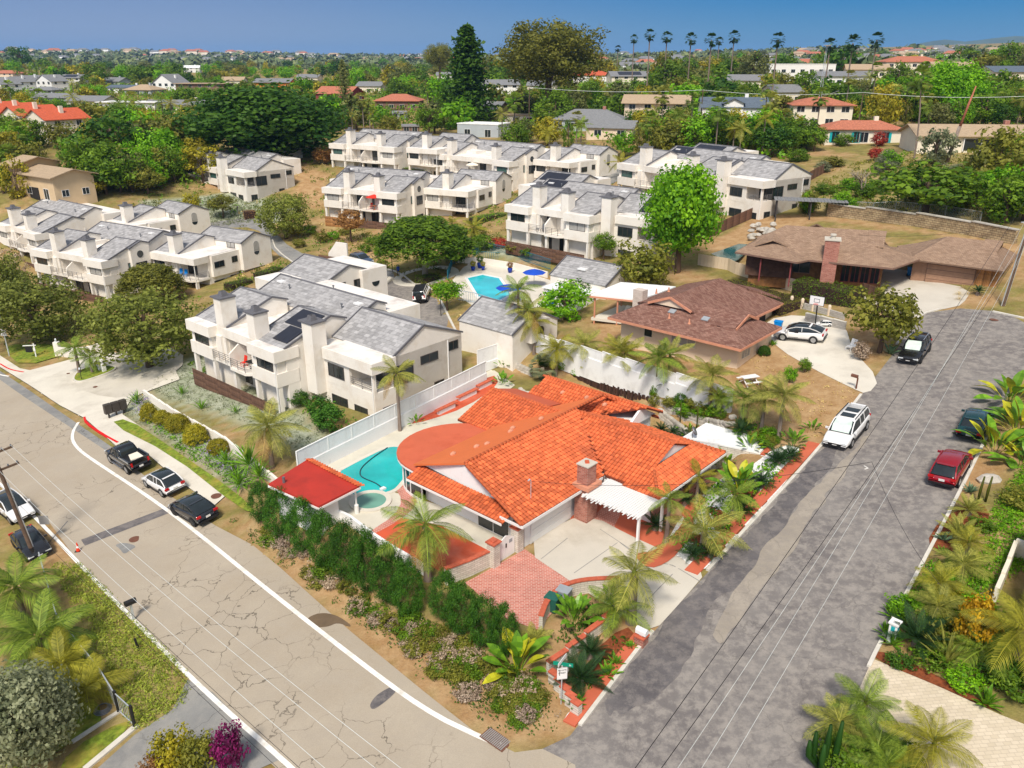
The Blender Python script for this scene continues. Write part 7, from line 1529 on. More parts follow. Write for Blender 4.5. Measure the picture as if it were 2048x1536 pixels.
BH('house with old pink tile roof under the palms', 800, 218, 18, 12, 3.6, -5, 'brown_wall', 'clay_old', 'hip', .35, .8, 4, 1, False); BH('tiny shed with grey roof in the trees', 800, 238, 5, 4, 2.2, -5, 'grey_wall', 'shingle_grey', 'gable', .3, .3, 2, 1, False); BH('tiny dark shed behind the white townhouses', 822, 266, 5, 4, 2.2, 5, 'brown_wall', 'shingle_grey', 'gable', .2, .3, 2, 1, False)
BH('dark gabled barn beside the tall tiered conifer', 985, 240, 10, 9, 4, -30, 'brown_wall', 'shingle_grey', 'gable', .5, .3, 1, 1, False); BH('pale grey flat-roofed box building behind the townhouses', 968, 272, 13, 8, 3.4, -25, 'grey_wall', 'flat_roof_white', 'flat', .2, .1, 2, 1, False); BH('low open-fronted flat-roofed garage', 1035, 246, 14, 7, 2.6, -10, 'cream_light', 'shingle_beige', 'flat', .2, .4, 3, 1, False)
BH('long house with weathered grey-green roof and red chimney', 1180, 258, 20, 11, 3, -12, 'grey_wall', 'shingle_grey', 'hip', .42, .5, 6, 1, 'chimney_brick'); BH('peach two-storey house with broad tan gable roof', 1312, 242, 18, 11, 5.4, -14, 'cream_wall', 'shingle_beige', 'gable', .32, 1.0, 4, 2, False)
BH('low peach garage with blue-grey roof and wooden door', 1225, 275, 12, 8, 2.8, -20, 'cream_wall', 'shingle_grey', 'gable', .35, .5, 2, 1, False); BH('white house with slate blue roof and dormer', 1462, 248, 17, 10, 4.6, -6, 'white_paint', 'shingle_blue', 'gable', .42, .5, 5, 1, True, wing=(-3,2,-5.2,1,5.6,'gable','y'))
BH('white house with old clay tile roof, antenna mast and upper balcony', 1632, 252, 14, 11, 5.4, -8, 'cream_light', 'clay_old', 'hip', .25, .7, 4, 2, False)
tq = BH('low white house with clay tile roof and turquoise doors', 1715, 282, 16, 8, 2.9, -6, 'cream_light', 'clay_old', 'hip', .32, .6, 1, 1, True)
for x in (-6,-1.5,4.5): window(tq, 'y-', (x,-4.02), .05, 1.5, 2.1, 'teal', 'glass', 2, 'french_door')
for x in (-6.9,-2.4,5.4): MB().box(x-.25,x+.25,-4.1,-4.02,.05,2.1).build('shutter', 'teal', tq)
BH('modern white cubic house on the green slope', 1590, 162, 30, 14, 7, 4, 'white_paint', 'white_paint', 'flat', .2, .1, 7, 2, False); BH('pink-roofed villa with two gables beyond the banana grove', 1815, 150, 26, 14, 6, -5, 'cream_light', 'clay_old', 'hip', .3, .6, 5, 2, True)
cr = BH('long cream house with tan roof and glazed porch on the hill', 1950, 298, 26, 10, 3.0, -6, 'cream_light', 'shingle_beige', 'gable', .3, .8, 3, 1, 'chimney_brick', wing=(9,14,-7,2,2.9,'gable','y')); MB().box(-4.5,5.5,-5.1,-5.02,.2,2.3).build('porch_glazing', 'glass', cr)
for k in range(4): MB().box(-4.5+k*3.3-.08,-4.5+k*3.3+.08,-5.3,-5.1,0,2.6).build('porch_post', 'white_paint', cr)
BH('blue-grey roofed house at the edge of the palms', 2010, 165, 18, 12, 4, 5, 'cream_light', 'shingle_blue', 'gable', .3, .6, 3, 1, False); BH('white low house with grey roof above the hedge trees', 1680, 170, 22, 12, 3.6, 0, 'white_paint', 'shingle_grey', 'gable', .25, .6, 4, 1, False); BH('red-roofed white house behind the giant pine', 1180, 168, 26, 14, 5, -5, 'white_paint', 'clay_roof', 'hip', .3, .6, 5, 2, False); BH('white house with solar roof behind the tall palms', 1255, 172, 20, 14, 5, 5, 'cream_light', 'shingle_grey', 'gable', .3, .6, 4, 2, False, solarp=True); BH('white house with dark roof left of the forked pine trunk', 1000, 190, 18, 12, 5, 5, 'white_paint', 'shingle_grey', 'gable', .35, .6, 4, 2, False)
BH('white cottage roof in the palms below the skyline', 895, 160, 16, 10, 3.5, 0, 'white_paint', 'shingle_grey', 'gable', .4, .6, 3, 1, False); BH('white house peeping over the treetops near the skyline', 385, 145, 18, 12, 5, 10, 'white_paint', 'flat_roof_white', 'gable', .4, .6, 3, 2, True); BH('salmon-roofed house at the edge of the skyline trees', 20, 160, 22, 12, 5, -20, 'cream_wall', 'clay_old', 'hip', .3, .6, 4, 2, False)
for x, y, w_, l in ((1490,178,14,'beige roof deep among the palm trees'),(1730,155,18,'grey bungalow in front of the far green valley'),(1560,205,10,'small cabin roof under the banana palms'),(1905,150,20,'cream villa roof behind the big green tree'),(745,185,14,'beige roof between the palms beyond the red house'),(1085,185,14,'white bungalow behind the forked trunk'),(620,165,16,'grey roof among the yellow-green trees'),(470,172,14,'grey-roofed cottage beyond the huge dark tree')): BH(l, x, y, w_, 11, 3.6, random.uniform(-20,15), 'cream_light', random.choice(('shingle_grey','shingle_beige')), 'gable', .35, .6, 3, 1, False)
# far houses on the slopes
fm = []
for k, (wm, rm) in enumerate((('white_paint','shingle_grey'),('cream_light','clay_old'),('cream_wall','shingle_beige'),('white_paint','shingle_grey'))):
    wmh = MB().box(-8,8,-6,6,-6,5).box(-2,9,-9,4,-6,3).mesh('wall', wm); rmh = MB().add([(-8.5,-6.5,5),(8.5,-6.5,5),(8.5,6.5,5),(-8.5,6.5,5),(-5,0,7.5),(5,0,7.5)], [(0,1,5,4),(1,2,5),(2,3,4,5),(3,0,4)]).mesh('roof', rm); wnh = MB().mesh('w', 'glass'); b = MB()
    for i in range(5): b.box(-7+i*3,-5.4+i*3,-6.1,-6.0,1,3)
    for i in range(3): b.box(-1+i*3.3,.8+i*3.3,-9.1,-9.0,.6,2.2)
    fm.append((wmh, rmh, b))
_fr = random.Random(4); nf = 0
fwin = [[MB().box(-7+i*3,-5.4+i*3,-6.1,-6.0,1,3).mesh('window', 'glass') for i in range(5)]]
_hx = [_fr.uniform(-30, 2078) for _ in range(300)]; _hy = [_fr.uniform(103, 124) if x < 500 else _fr.uniform(104, 126) if x < 1250 else _fr.uniform(100, 148) for x in _hx]; HP, HK = WB(_hx, _hy)
for g, ok in zip(HP.tolist(), HK):
    if not ok or g[1] < 560 or g[1] > 7000: continue
    wmh, rmh, b = fm[_fr.choice((0,0,1,2,3))]; s = _fr.uniform(.8, 1.5)*(1 if g[1] < 2500 else 1.6)
    o = tag(put('hillside_house', None, None, g, _fr.uniform(-.6, .6), s), 'tiny pale house among the trees on the far hillside', 'house', 'houses on the far hillside'); put('wall', wmh, o); put('roof', rmh, o)
    if g[1] < 1500:
        for q in fwin[0]: put('window', q, o)
# ---------------------------------------------------------------- tall palms on the skyline
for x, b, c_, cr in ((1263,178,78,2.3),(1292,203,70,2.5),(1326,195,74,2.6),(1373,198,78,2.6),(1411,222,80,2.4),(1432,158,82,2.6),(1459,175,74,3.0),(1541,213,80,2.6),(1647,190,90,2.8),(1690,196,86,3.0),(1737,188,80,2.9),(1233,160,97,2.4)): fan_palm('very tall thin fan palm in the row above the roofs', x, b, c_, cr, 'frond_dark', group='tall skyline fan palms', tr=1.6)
for x, b, c_, cr, l, ln in ((1828,318,158,2.6,'leaning fan palm trunk with ragged crown beside the flowering tree',1.6),(50,305,262,2.4,'fan palm before the red tile row',.3),(1980,215,170,2.5,'shaggy palm behind the cream hill house',0),(1765,250,190,2.2,'fan palm behind the twiggy tree',0),(605,160,122,3,'shaggy dark palm near the skyline',0),(600,182,138,2.6,'brown-skirted palm in the tree belt',0),(637,172,142,2.8,'yellowish palm in the tree belt',0),(1545,236,205,2.6,'date palm cluster beside the blue-roofed house',0),(1440,242,196,3.2,'broad palm behind the blue-roofed house',0),(1480,240,190,3.0,'second broad palm behind the blue-roofed house',0)): fan_palm(l, x, b, c_, cr, random.choice(('frond_olive','frond_green')), ln)
dead = thing('dead_palm', 'headless dead palm trunk, orange above and grey below, leaning on the hillside', 'palm', W(1893,328), .0); MB().tube([(0,0,-.2),(.5,0,3.5),(1.1,0,6.5)], [.36,.31,.28], 9).build('trunk', 'palm_trunk', dead, True); MB().tube([(1.1,0,6.5),(1.9,0,10.5),(2.5,0,13.2)], [.24,.2,.1], 8).build('bare_top', 'clay_old', dead, True)
# ---------------------------------------------------------------- tree belts between the houses
rb = random.Random(11); cnt = 0; spots = []
BELT = [(0,205,420,310,80),(0,150,520,215,100),(165,285,420,390,40),(420,150,1000,262,140),(1000,150,1500,305,120),(1500,150,2060,262,110),(1240,262,1640,318,46),(0,116,1000,158,95),(1000,120,2060,155,85),(1780,240,2060,262,10),(560,262,960,275,12),(1980,330,2060,460,9),(960,268,1240,292,22),(0,300,70,390,10)]
kinds = ('lo','mid','mid','pinelo','lo','column','lo'); cols = ('leaf_mid','leaf_mid','leaf_bright','leaf_olive','leaf_dark','leaf_yellow','leaf_mid','leaf_pine','leaf_bright','leaf_olive')
def blocked(x0, y0, x1, y1, gy):
    for j, (a, b, c, d, hy) in enumerate(CLEAR):
        if j < 5 and x0 < c-6 and x1 > a+6 and y0 < d-14 and y1 > b and gy < hy+4: return True
        if x0 < c and x1 > a and y0 < d-4 and y1 > b and gy < hy+2:
            if min(x1, c)-max(x0, a) > .25*(x1-x0) and min(y1, d)-max(y0, b) > .62*(d-b): return True
        if abs(gy-hy) < 7 and x0 < c and x1 > a and y1 > b and y0 < d and abs((x0+x1)/2-(a+c)/2) < (c-a)/2: return True
    return False
CN = {'leaf_mid': 'mid green', 'leaf_bright': 'bright green', 'leaf_olive': 'olive', 'leaf_dark': 'dark green', 'leaf_yellow': 'yellowish', 'leaf_pine': 'grey-green'}
NM = {'lo': 'bushy_tree', 'mid': 'leafy_tree', 'pinelo': 'garden_pine', 'column': 'upright_tree'}
LBL = {'lo': 'bushy broadleaf tree in the belt of gardens beyond the townhouses', 'mid': 'full-crowned leafy tree in the belt of gardens beyond the townhouses', 'pinelo': 'clumpy pine in the belt of gardens beyond the townhouses', 'column': 'narrow upright tree in the belt of gardens beyond the townhouses'}
for x0, y0, x1, y1, n in BELT:
    tries = 0; k = 0
    while k < n and tries < n*6:
        tries += 1; px, py = rb.uniform(x0, x1), rb.uniform(y0, y1); g = W(px, py)
        if not g or g[1] > 1500: continue
        s = px_scale(g); ht = rb.uniform(5, 10.5)*(1 if g[1] < 300 else 1.35); rad = ht*rb.uniform(.44, .68); 
        if blocked(px-rad*s, py-ht*s, px+rad*s, py, g[1]): continue
        if any((px-a)**2+(py-b)**2 < (rad*s*.42)**2 for a, b in spots): continue
        spots.append((px, py)); kd = rb.choice(kinds); k += 1; cnt += 1
        if rb.random() < .2 and g[1] < 900:
            palm('feathery palm among the trees beyond the townhouses', px, py, 0, rb.uniform(2.6,3.6), 13, rb.choice(('frond_green','frond_olive','frond_yellow')), .75, name='garden_palm', group='palms beyond the townhouses', g=g, zt=rb.uniform(4,8.5), single=True) if k % 2 else fan_palm('fan palm among the trees beyond the townhouses', px, py, 0, rb.uniform(2.0,2.8), rb.choice(('frond_green','frond_olive')), group='fan palms beyond the townhouses', g=g, zt=rb.uniform(5,11))
            continue
        if kd == 'column': rad *= .45
        if kd == 'lo' and g[1] < 240: kd = 'mid'
        mc = rb.choice(cols); cn_ = CN[mc]
        tree(NM[kd], cn_+' '+LBL[kd], 'tree', kd, mc, px, py, 0, 0, rb.uniform(0, .15), group=cn_+' trees beyond the townhouses, '+kd, g=g, ht=ht, rad=rad, squash=rb.uniform(.85, 1.15), trunk=g[1] < 420)
# shrubbery between the far gardens: one mass
SHB = [[(0,212),(420,212),(420,300),(0,305)],[(0,160),(520,160),(520,212),(0,212)],[(160,300),(420,300),(400,380),(180,330)],[(420,165),(1000,165),(1000,262),(700,262),(420,250)],[(1000,165),(1500,165),(1500,300),(1240,300),(1200,285),(1000,262)],[(1500,165),(2060,165),(2060,262),(1780,255),(1500,240)],[(1240,300),(1600,260),(1600,320),(1300,322)]]
for k, (mm, nn) in enumerate((('leaf_mid',2100),('leaf_bright',1100),('leaf_olive',1200))): scatter_stuff('shrubbery', ('mid green', 'bright green', 'olive')[k]+' shrubbery filling the gardens beyond the townhouses', SHB, nn, 2.6, mm, 40+k, 26, 2.6, 1.0, cat='shrubbery')
# far woods: one mass
rng = np.random.default_rng(21); pts = []
_px = rng.uniform(-60, 2110, 4600); _py = np.where(_px > 1200, rng.uniform(101, 152, 4600), rng.uniform(104, 140, 4600)); P, ok = WB(_px, _py); P = P[ok & (P[:, 1] > 420) & (P[:, 1] < 8000)]; n = len(P); cl = 12; d = rng.normal(0, 1, (n, cl, 3)); d[..., 2] = np.abs(d[..., 2])+.1; d /= np.linalg.norm(d, axis=2, keepdims=True)
sz = (rng.uniform(2.5, 6.5, n)*np.where(P[:, 1] > 1500, 1.7, 1))[:, None, None]; C = P[:, None]+d*sz*np.array([1, 1, 1.1]); v = np.clip(rng.normal(.4, .2, (n, 1))+rng.normal(0, .18, (n, cl)), 0, 1)
sizes = np.repeat(sz[:, 0, 0], cl)[:, None]; Q = leaf_quads(C.reshape(-1, 3), d.reshape(-1, 3), 1.0, rng); ctr = Q.mean(1, keepdims=True); Q = ctr+(Q-ctr)*sizes[:, None]*1.15
tag(put('far_woods', quads_mesh('far_woods', Q, v.ravel(), 'leaf_far')), 'distant woods covering the far hills', 'woods', kind='stuff')
# far blue hills
def hills(pp, dist, base, m, depth=900):
    b = MB(); tops = []
    for px, py in pp: d = ray(px, py); t = dist/d[1]; tops.append((d[0]*t, dist, 32+d[2]*t))
    n = len(tops); V = tops+[(x, y-depth, base) for x, y, z in tops]+[(x, y+depth*2, base) for x, y, z in tops]
    b.add(V, [(i, n+i, n+i+1, i+1) for i in range(n-1)]+[(i, i+1, 2*n+i+1, 2*n+i) for i in range(n-1)]); return tag(b.build('hills', m, None, True), kind='structure')
mat('hill_green', (.10,.13,.06), .95, .3, .004, world=True)
hills([(1700,112),(1780,104),(1830,92),(1865,82),(1890,79),(1930,83),(1960,80),(1990,76),(2030,72),(2080,74),(2200,80)], 7200, 60, 'hill_green')
# ---------------------------------------------------------------- vehicles (front towards +x)
KIND = {
 'suv':   dict(L=4.7,W=1.86,H=1.68,hood=[(0,.62),(.03,.92),(.10,1.0),(.30,1.02),(.55,1.02),(.70,1.0),(.80,.95),(.92,.86),(.985,.72),(1,.55)],gh=(.03,.74,.10,.58),roofz=1.66),
 'cross': dict(L=4.6,W=1.86,H=1.64,hood=[(0,.60),(.03,.95),(.10,1.05),(.30,1.02),(.55,1.0),(.70,.99),(.80,.94),(.92,.84),(.985,.68),(1,.52)],gh=(.02,.75,.17,.56),roofz=1.62),
 'sedan': dict(L=4.7,W=1.82,H=1.45,hood=[(0,.55),(.03,.86),(.12,.95),(.24,.95),(.55,.92),(.68,.92),(.80,.86),(.92,.76),(.985,.62),(1,.48)],gh=(.12,.73,.28,.56),roofz=1.43),
 'hatch': dict(L=4.75,W=1.92,H=1.6,hood=[(0,.62),(.03,1.02),(.09,1.12),(.25,1.05),(.55,.98),(.70,.96),(.80,.90),(.92,.78),(.985,.64),(1,.5)],gh=(.04,.78,.30,.55),roofz=1.58),
 'van':   dict(L=5.1,W=1.99,H=1.76,hood=[(0,.62),(.02,1.0),(.06,1.06),(.30,1.04),(.60,1.02),(.74,1.0),(.84,.96),(.93,.88),(.985,.74),(1,.55)],gh=(.015,.80,.06,.62),roofz=1.74),
 'jeep':  dict(L=4.8,W=1.93,H=1.85,hood=[(0,.70),(.02,1.14),(.06,1.18),(.30,1.18),(.60,1.18),(.70,1.18),(.80,1.16),(.93,1.12),(.985,1.0),(1,.6)],gh=(.02,.70,.04,.62),roofz=1.84),
 'pickup':dict(L=5.8,W=2.0,H=1.92,hood=[(0,.75),(.015,1.16),(.05,1.2),(.30,1.2),(.42,1.2),(.62,1.2),(.75,1.19),(.90,1.12),(.985,.98),(1,.65)],gh=(.385,.74,.42,.63),roofz=1.9)}
def car(label, kind, paint, px, py, head, cat='car', shade=False, roofglass=False, front=False, g=None, opendoor=False, spare=False, scale=1.0, bed=False, rails=False):
    K = KIND[kind]; g = g or W(px, py); a = math.radians(head); L, Wd = K['L'], K['W']/2
    dx, dy = math.cos(a), math.sin(a); e = .6
    sl = (h(g[0]+dx*e, g[1]+dy*e)-h(g[0]-dx*e, g[1]-dy*e))/(2*e); sr = (h(g[0]-dy*e, g[1]+dx*e)-h(g[0]+dy*e, g[1]-dx*e))/(2*e)
    root = thing('parked_car' if kind != 'pickup' else 'pickup_truck', label, cat, (g[0], g[1], g[2]+.03)); root.rotation_euler = (math.atan(sr), -math.atan(sl), a); root.scale = (scale,)*3
    zb = .24 if kind not in ('pickup','jeep') else .38; R = .34 if kind in ('sedan',) else .37 if kind not in ('pickup','jeep') else .42
    b = MB(); V = []; st = K['hood']
    for f, zt in st:
        x = -L/2+L*f; tap = 1-.10*max(0, abs(f-.5)*2-.72)/.28; w_ = Wd*tap; zl = zb+(.10 if f in (0, 1) else 0)
        V += [(x,-w_*.86,zl),(x,-w_*.985,zl+.18),(x,-w_,zb+(zt-zb)*.62),(x,-w_*.965,zt-.05),(x,-w_*.88,zt),(x,-w_*.45,zt+.025),(x,w_*.45,zt+.025),(x,w_*.88,zt),(x,w_*.965,zt-.05),(x,w_,zb+(zt-zb)*.62),(x,w_*.985,zl+.18),(x,w_*.86,zl)]
    n = 12; m = len(st); F = [(i*n+k, i*n+(k+1) % n, (i+1)*n+(k+1) % n, (i+1)*n+k) for i in range(m-1) for k in range(n)]+[tuple(range(n)), tuple((m-1)*n+k for k in range(n))[::-1]]
    b.add(V, [f[::-1] for f in F]); body = b.build('body', paint, root, True); sb = body.modifiers.new('round', 'SUBSURF'); sb.levels = sb.render_levels = 1
    # cabin
    x0, x1, x2, x3 = [-L/2+L*f for f in K['gh']]; zbelt = max(z for f, z in st if K['gh'][0] <= f <= K['gh'][1])-.03; zr = K['roofz']; wb, wt = Wd*.90, Wd*.74
    c = MB(); V = []; zr2 = zr-.02
    S5 = [(x0,.0,.93),(x0+(x2-x0)*.45,.52,.945),(x2,.92,.95),(x2+(x3-x2)*.5,1.0,1.0),(x3,.95,1.0),(x3+(x1-x3)*.5,.55,.98),(x1,.0,.96)]
    for x, f, kk in S5:
        z = zbelt+(zr2-zbelt)*f-.02*(f == 0)
        for s in (-1, 1):
            row = [(x, s*wb*kk, zbelt-.04), (x, s*(wb+(wt-wb)*f*.62)*kk, zbelt+(z-zbelt)*.62), (x, s*(wb+(wt-wb)*f)*kk*.985, z-.07*f), (x, s*wt*kk*.80, z)]
            V += row if s < 0 else row[::-1]
    F = [(i*8+k, (i+1)*8+k, (i+1)*8+k+1, i*8+k+1) for i in range(6) for k in range(7)]
    for q, f in enumerate(F):
        k = q % 7; i = q//7; c.mi = 1 if (k in (2, 3, 4) and i in (2, 3)) else 0
        c.f.append(f); c.m.append(c.mi); c.a.append(.5)
    c.v = V; cab = c.build('cabin', ['glass', 'glass' if roofglass else paint], root, True)
    def row(i, s): return [Vector(V[i*8+(k if s < 0 else 7-k)]) for k in range(4)]
    pl = MB()
    for s in (-1, 1):
        for ch in ((0,1,2), (4,5,6)):   # rear and front pillars
            P = [row(i, s)[2]+Vector((0, s*.012, .012)) for i in ch]
            for a_, b_ in zip(P[:-1], P[1:]): pl.bar(a_, b_, .075, .05)
        P = [row(i, s)[2]+Vector((0, s*.012, .006)) for i in (2,3,4)]
        for a_, b_ in zip(P[:-1], P[1:]): pl.bar(a_, b_, .06, .05)
        for t in ((.5,) if kind in ('sedan','hatch') else (.36,.66)):
            x = x2+(x3-x2)*t; pl.bar((x, s*(wb*.995), zbelt-.02), (x, s*(wt+.012), zr2-.08), .05, .06)
    pl.build('pillar', paint, root)
    if shade:
        a_, b_ = row(4, -1)[3], row(4, 1)[3]; c_, d_ = row(6, 1)[1], row(6, -1)[1]; o_ = Vector((.02,0,.02)); m1, m2 = row(5, -1)[3], row(5, 1)[3]
        MB().add([a_+o_, b_+o_, m2+o_+Vector((0,.1,0)), m1+o_-Vector((0,.1,0)), Vector((x1-.03, wb*.72, zbelt+.02))+o_, Vector((x1-.03, -wb*.72, zbelt+.02))+o_], [(0,1,2,3), (3,2,4,5)]).build('sunshade', 'sunshade', root)
    if kind not in ('pickup','jeep'):
        a_, b_ = row(2, -1)[3], row(2, 1)[3]; MB().bar(a_+Vector((-.05,0,-.01)), b_+Vector((-.05,0,-.01)), .18, .03).build('rear_spoiler', paint, root)
    # wheels with dark arches
    wm_t = cached(('tyre', R), lambda: MB().lathe([(R*.62,-.11),(R*.95,-.115),(R,-.08),(R,.08),(R*.95,.115),(R*.62,.11)], (0,0,0), 20).mesh('tyre', 'tyre', True)); dark = paint in ('paint_graphite','paint_black') and kind != 'pickup'
    wm_r = cached(('rim', R, dark), lambda: _rim(R, 'plastic_black' if dark else 'rim')); ar = cached(('arch', R), lambda: MB().lathe([(R*1.16,0),(R*1.16,.012)], (0,0,0), 22).mesh('arch', 'plastic_black'))
    for fx in (.5-.31, .5+.305):
        for s in (-1, 1):
            x = -L/2+L*fx; o = put('wheel', None, root, (x, s*(Wd-.10), R)); o.rotation_euler = (math.pi/2*-s, 0, 0); put('tyre', wm_t, o); put('rim', wm_r, o); q = put('arch', ar, o, (0,0,.088))
    def lamp(name, x, y, z, sx, sy, sz, mt): MB().obox((x,y,z), sx, sy, sz).build(name, mt, root)
    zh = st[-2][1]-.06; zt_ = st[1][1]-.10
    for s in (-1, 1):
        lamp('headlight', L/2-.10, s*Wd*.66, zh-.06, .18, .42, .13, 'headlight'); lamp('taillight', -L/2+.05, s*Wd*.74, zt_, .12, .34 if kind not in ('pickup','jeep') else .16, .16 if kind not in ('pickup','jeep') else .34, 'taillight')
        MB().obox((x1-.28, s*(Wd+.07), zbelt+.04), .12, .22, .14).build('mirror', paint, root)
    lamp('number_plate', -L/2-.012, 0, .72 if kind not in ('sedan',) else .62, .02, .36, .16, 'plate'); lamp('front_plate', L/2+.012, 0, .42, .02, .34, .14, 'plate'); lamp('grille', L/2-.012, 0, zh-.18, .06, Wd*.95, .16, 'plastic_black'); lamp('bumper', -L/2+.0, 0, zb+.18, .10, Wd*1.7, .16, 'plastic_black'); lamp('front_bumper', L/2-.0, 0, zb+.14, .08, Wd*1.6, .10, 'plastic_black')
    for s in (-1, 1): MB().obox((0, s*(Wd*.985), zb+.04), L*.46, .06, .10).build('sill', 'plastic_black', root)
    if kind == 'van' or rails:
        for s in (-1, 1): MB().bar((x2+.2,s*wt*.92,zr+.03),(x3-.2,s*wt*.96,zr+.04),.05).build('roof_rail', 'plastic_black' if not rails else 'chrome', root)
    if kind == 'van':
        for xx in (x3-.75, (x2+x3)/2-.25): MB().obox((xx,0,zr-.005), .62, 1.0, .03).build('sunroof', 'glass', root)
    if bed:
        bx0, bx1 = -L/2+.12, x0-.05; MB().box(bx0,bx1,-Wd*.80,Wd*.80,1.226,1.232).build('bed_floor', 'plastic_black', root)
        for s in (-1, 1): MB().box(bx0,bx1,s*Wd*.88-.06,s*Wd*.88+.06,1.19,1.40).build('bed_side', paint, root)
        MB().box(bx0-.06,bx0+.03,-Wd*.86,Wd*.86,.75,1.40).build('tailgate', paint, root); MB().prism([(bx0+.15,-.5),(bx1-.5,-.55),(bx1-.4,.2),(bx0+.5,.5)], 1.235, 1.33).build('load', 'cream_light', root)
        for s in (-1, 1): MB().obox((0, s*(Wd+.06), .45), L*.4, .16, .05).build('side_step', 'chrome', root)
    if spare: o = put('spare_wheel', wm_t, root, (-L/2-.10, 0, 1.05)); o.rotation_euler = (0, math.pi/2, 0); put('rim', wm_r, o)
    if kind == 'jeep': MB().box(x2-.02,x3+.02,-wt,wt,zr-.04,zr+.03).build('hard_top', 'plastic_black', root)
    if opendoor:
        zbelt += .02; MB().add([(-.05,Wd*.98,.45),(.95,Wd*.98,.45),(.95,Wd*.93,zbelt),(.55,wt*.98,zr-.1),(-.05,wt*.98,zr-.08),(-.05,Wd*.93,zbelt)], [(0,1,2,3,4,5)]).build('doorway', 'plastic_black', root)
        d = put('open_door', None, root, (.95, Wd, 0), math.radians(62)); MB().box(-1.0,0,-.05,.04,.42,zbelt).build('door_panel', paint, d); MB().box(-.95,-.2,-.02,.0,zbelt,zr-.12).build('door_window', 'glass', d)
    return root
def _rim(R, m):
    b = MB(); b.lathe([(R*.14,.10),(R*.14,.115)], (0,0,0), 8)
    for k in range(5): t = k*2*math.pi/5; b.bar((R*.1*math.cos(t),R*.1*math.sin(t),.105), (R*.62*math.cos(t),R*.62*math.sin(t),.105), .075, .02)
    b.lathe([(R*.6,.10),(R*.66,.10),(R*.66,.112),(R*.6,.112)], (0,0,0), 16); b.lathe([(R*.62,.055),(R*.62,.06)], (0,0,0), 16); return b.mesh('rim', m)
RH, SH = 137, 49.7
car('black crew cab pickup truck with pale sacks in its bed', 'pickup', 'paint_black', 260, 928, RH, 'pickup', bed=True)
car('white crossover with black glass roof between pickup and dark car', 'cross', 'paint_white', 330, 975, RH+1, roofglass=True)
car('dark graphite electric car with smooth glass roof beside the pavement end', 'hatch', 'paint_graphite', 390, 1030, RH+2, roofglass=True)
car('white SUV with silver roof rails parked under the utility pole', 'suv', 'paint_white', 33, 1028, RH+182, roofglass=True)
car('dark sedan almost hidden behind the utility pole', 'sedan', 'paint_black', 66, 1098, RH+178)
car('white people carrier with two sunroofs and pale windscreen shade', 'van', 'paint_white', 1693, 872, SH+180, shade=True)
car('black SUV with silver windscreen shade at the turning circle', 'suv', 'paint_black', 1829, 712, SH+182, shade=True, rails=True)
car('dark teal sedan parked beside the banana-like leaves', 'sedan', 'paint_green', 1948, 858, SH+3)
car('dark red crossover parked beside the sandy verge', 'cross', 'paint_red', 1900, 948, SH)
car('white electric car with its side door open on the concrete driveway', 'hatch', 'paint_white', 1600, 678, 147, roofglass=True, opendoor=True)
car('small white toy ride-on car beside the basketball hoop', 'suv', 'paint_white', 1648, 652, 160, 'toy car', scale=.36)
car('white boxy jeep with black hard top and rear spare wheel', 'jeep', 'paint_white', 845, 598, 88, spare=True)
car('blue-grey SUV on the drive below the dirt bank', 'suv', 'paint_blue', 724, 528, -48, rails=True)
car('silver car nosing out of the tan house car port', 'suv', 'paint_silver', 98, 386, -70)
car('white SUV beside the cream houses with red tile roofs', 'suv', 'paint_white', 28, 285, 170, rails=True)
# ---------------------------------------------------------------- poles, wires, street furniture
def wire(label, pts, sag, r=.018, m='wire_black', group=None, seg=14):
    Q = []
    for a, b in zip(pts[:-1], pts[1:]):
        for i in range(seg): t = i/seg; p = along(a, b, t); Q.append((p[0], p[1], p[2]-sag*4*t*(1-t)))
    Q.append(pts[-1]); o = pts[0]
    return tag(MB().tube([(x-o[0], y-o[1], z-o[2]) for x, y, z in Q], r, 4, False).build('overhead_wire', m, None, False, o), label, 'wire', group)
gA = W(70, 1115); hA = z_for(gA, 905); up = thing('utility_pole', 'wooden utility pole with two crossarms and a grey transformer above the parked white SUV', 'utility pole', gA)
gAx, gAy = gA[0], gA[1]
PA = (gA[0]+at(0,0,1)[0]*0, gA[1], gA[2])
up.rotation_euler = (0, math.radians(-7), 0); PH = hA+.25
MB().tube([(0,0,-.5),(0,0,PH)], [.17,.12], 10).build('pole', 'pole_wood', up); MB().bar((.14,.05,0),(.14,.05,PH*.7),.08).build('riser_pipe', 'metal_pale', up)
ca = math.radians(49)
for z in (PH-.3, PH-1.6):
    a = MB().bar((-1.3*math.cos(ca),-1.3*math.sin(ca),z),(1.3*math.cos(ca),1.3*math.sin(ca),z),.12,.14).build('crossarm', 'pole_wood', up)
    for k in (-1.2,-.6,.6,1.2): MB().lathe([(.05,0),(.07,.06),(.04,.16)], (k*math.cos(ca),k*math.sin(ca),z+.07), 6).build('insulator', 'metal_grey', a)
MB().lathe([(.24,0),(.27,.1),(.27,.75),(.22,.85)], (-.38,-.1,PH-1.9), 12).build('transformer', 'metal_pale', up)
gB = W(2005, 612); ub = thing('utility_pole', 'brown and grey utility pole with metal arms at the turning circle', 'utility pole', gB); hB = z_for(gB, 395)
lx = .9
MB().tube([(0,0,-.4),(lx*.5,0,hB*.5),(lx,0,hB)], [.19,.16,.13], 10).build('pole', 'pole_wood', ub); MB().bar((-.16,-.05,0),(lx*.9-.16,-.05,hB*.9),.08).bar((.18,-.05,0),(lx*.75+.16,-.05,hB*.75),.06).build('riser_pipe', 'metal_pale', ub)
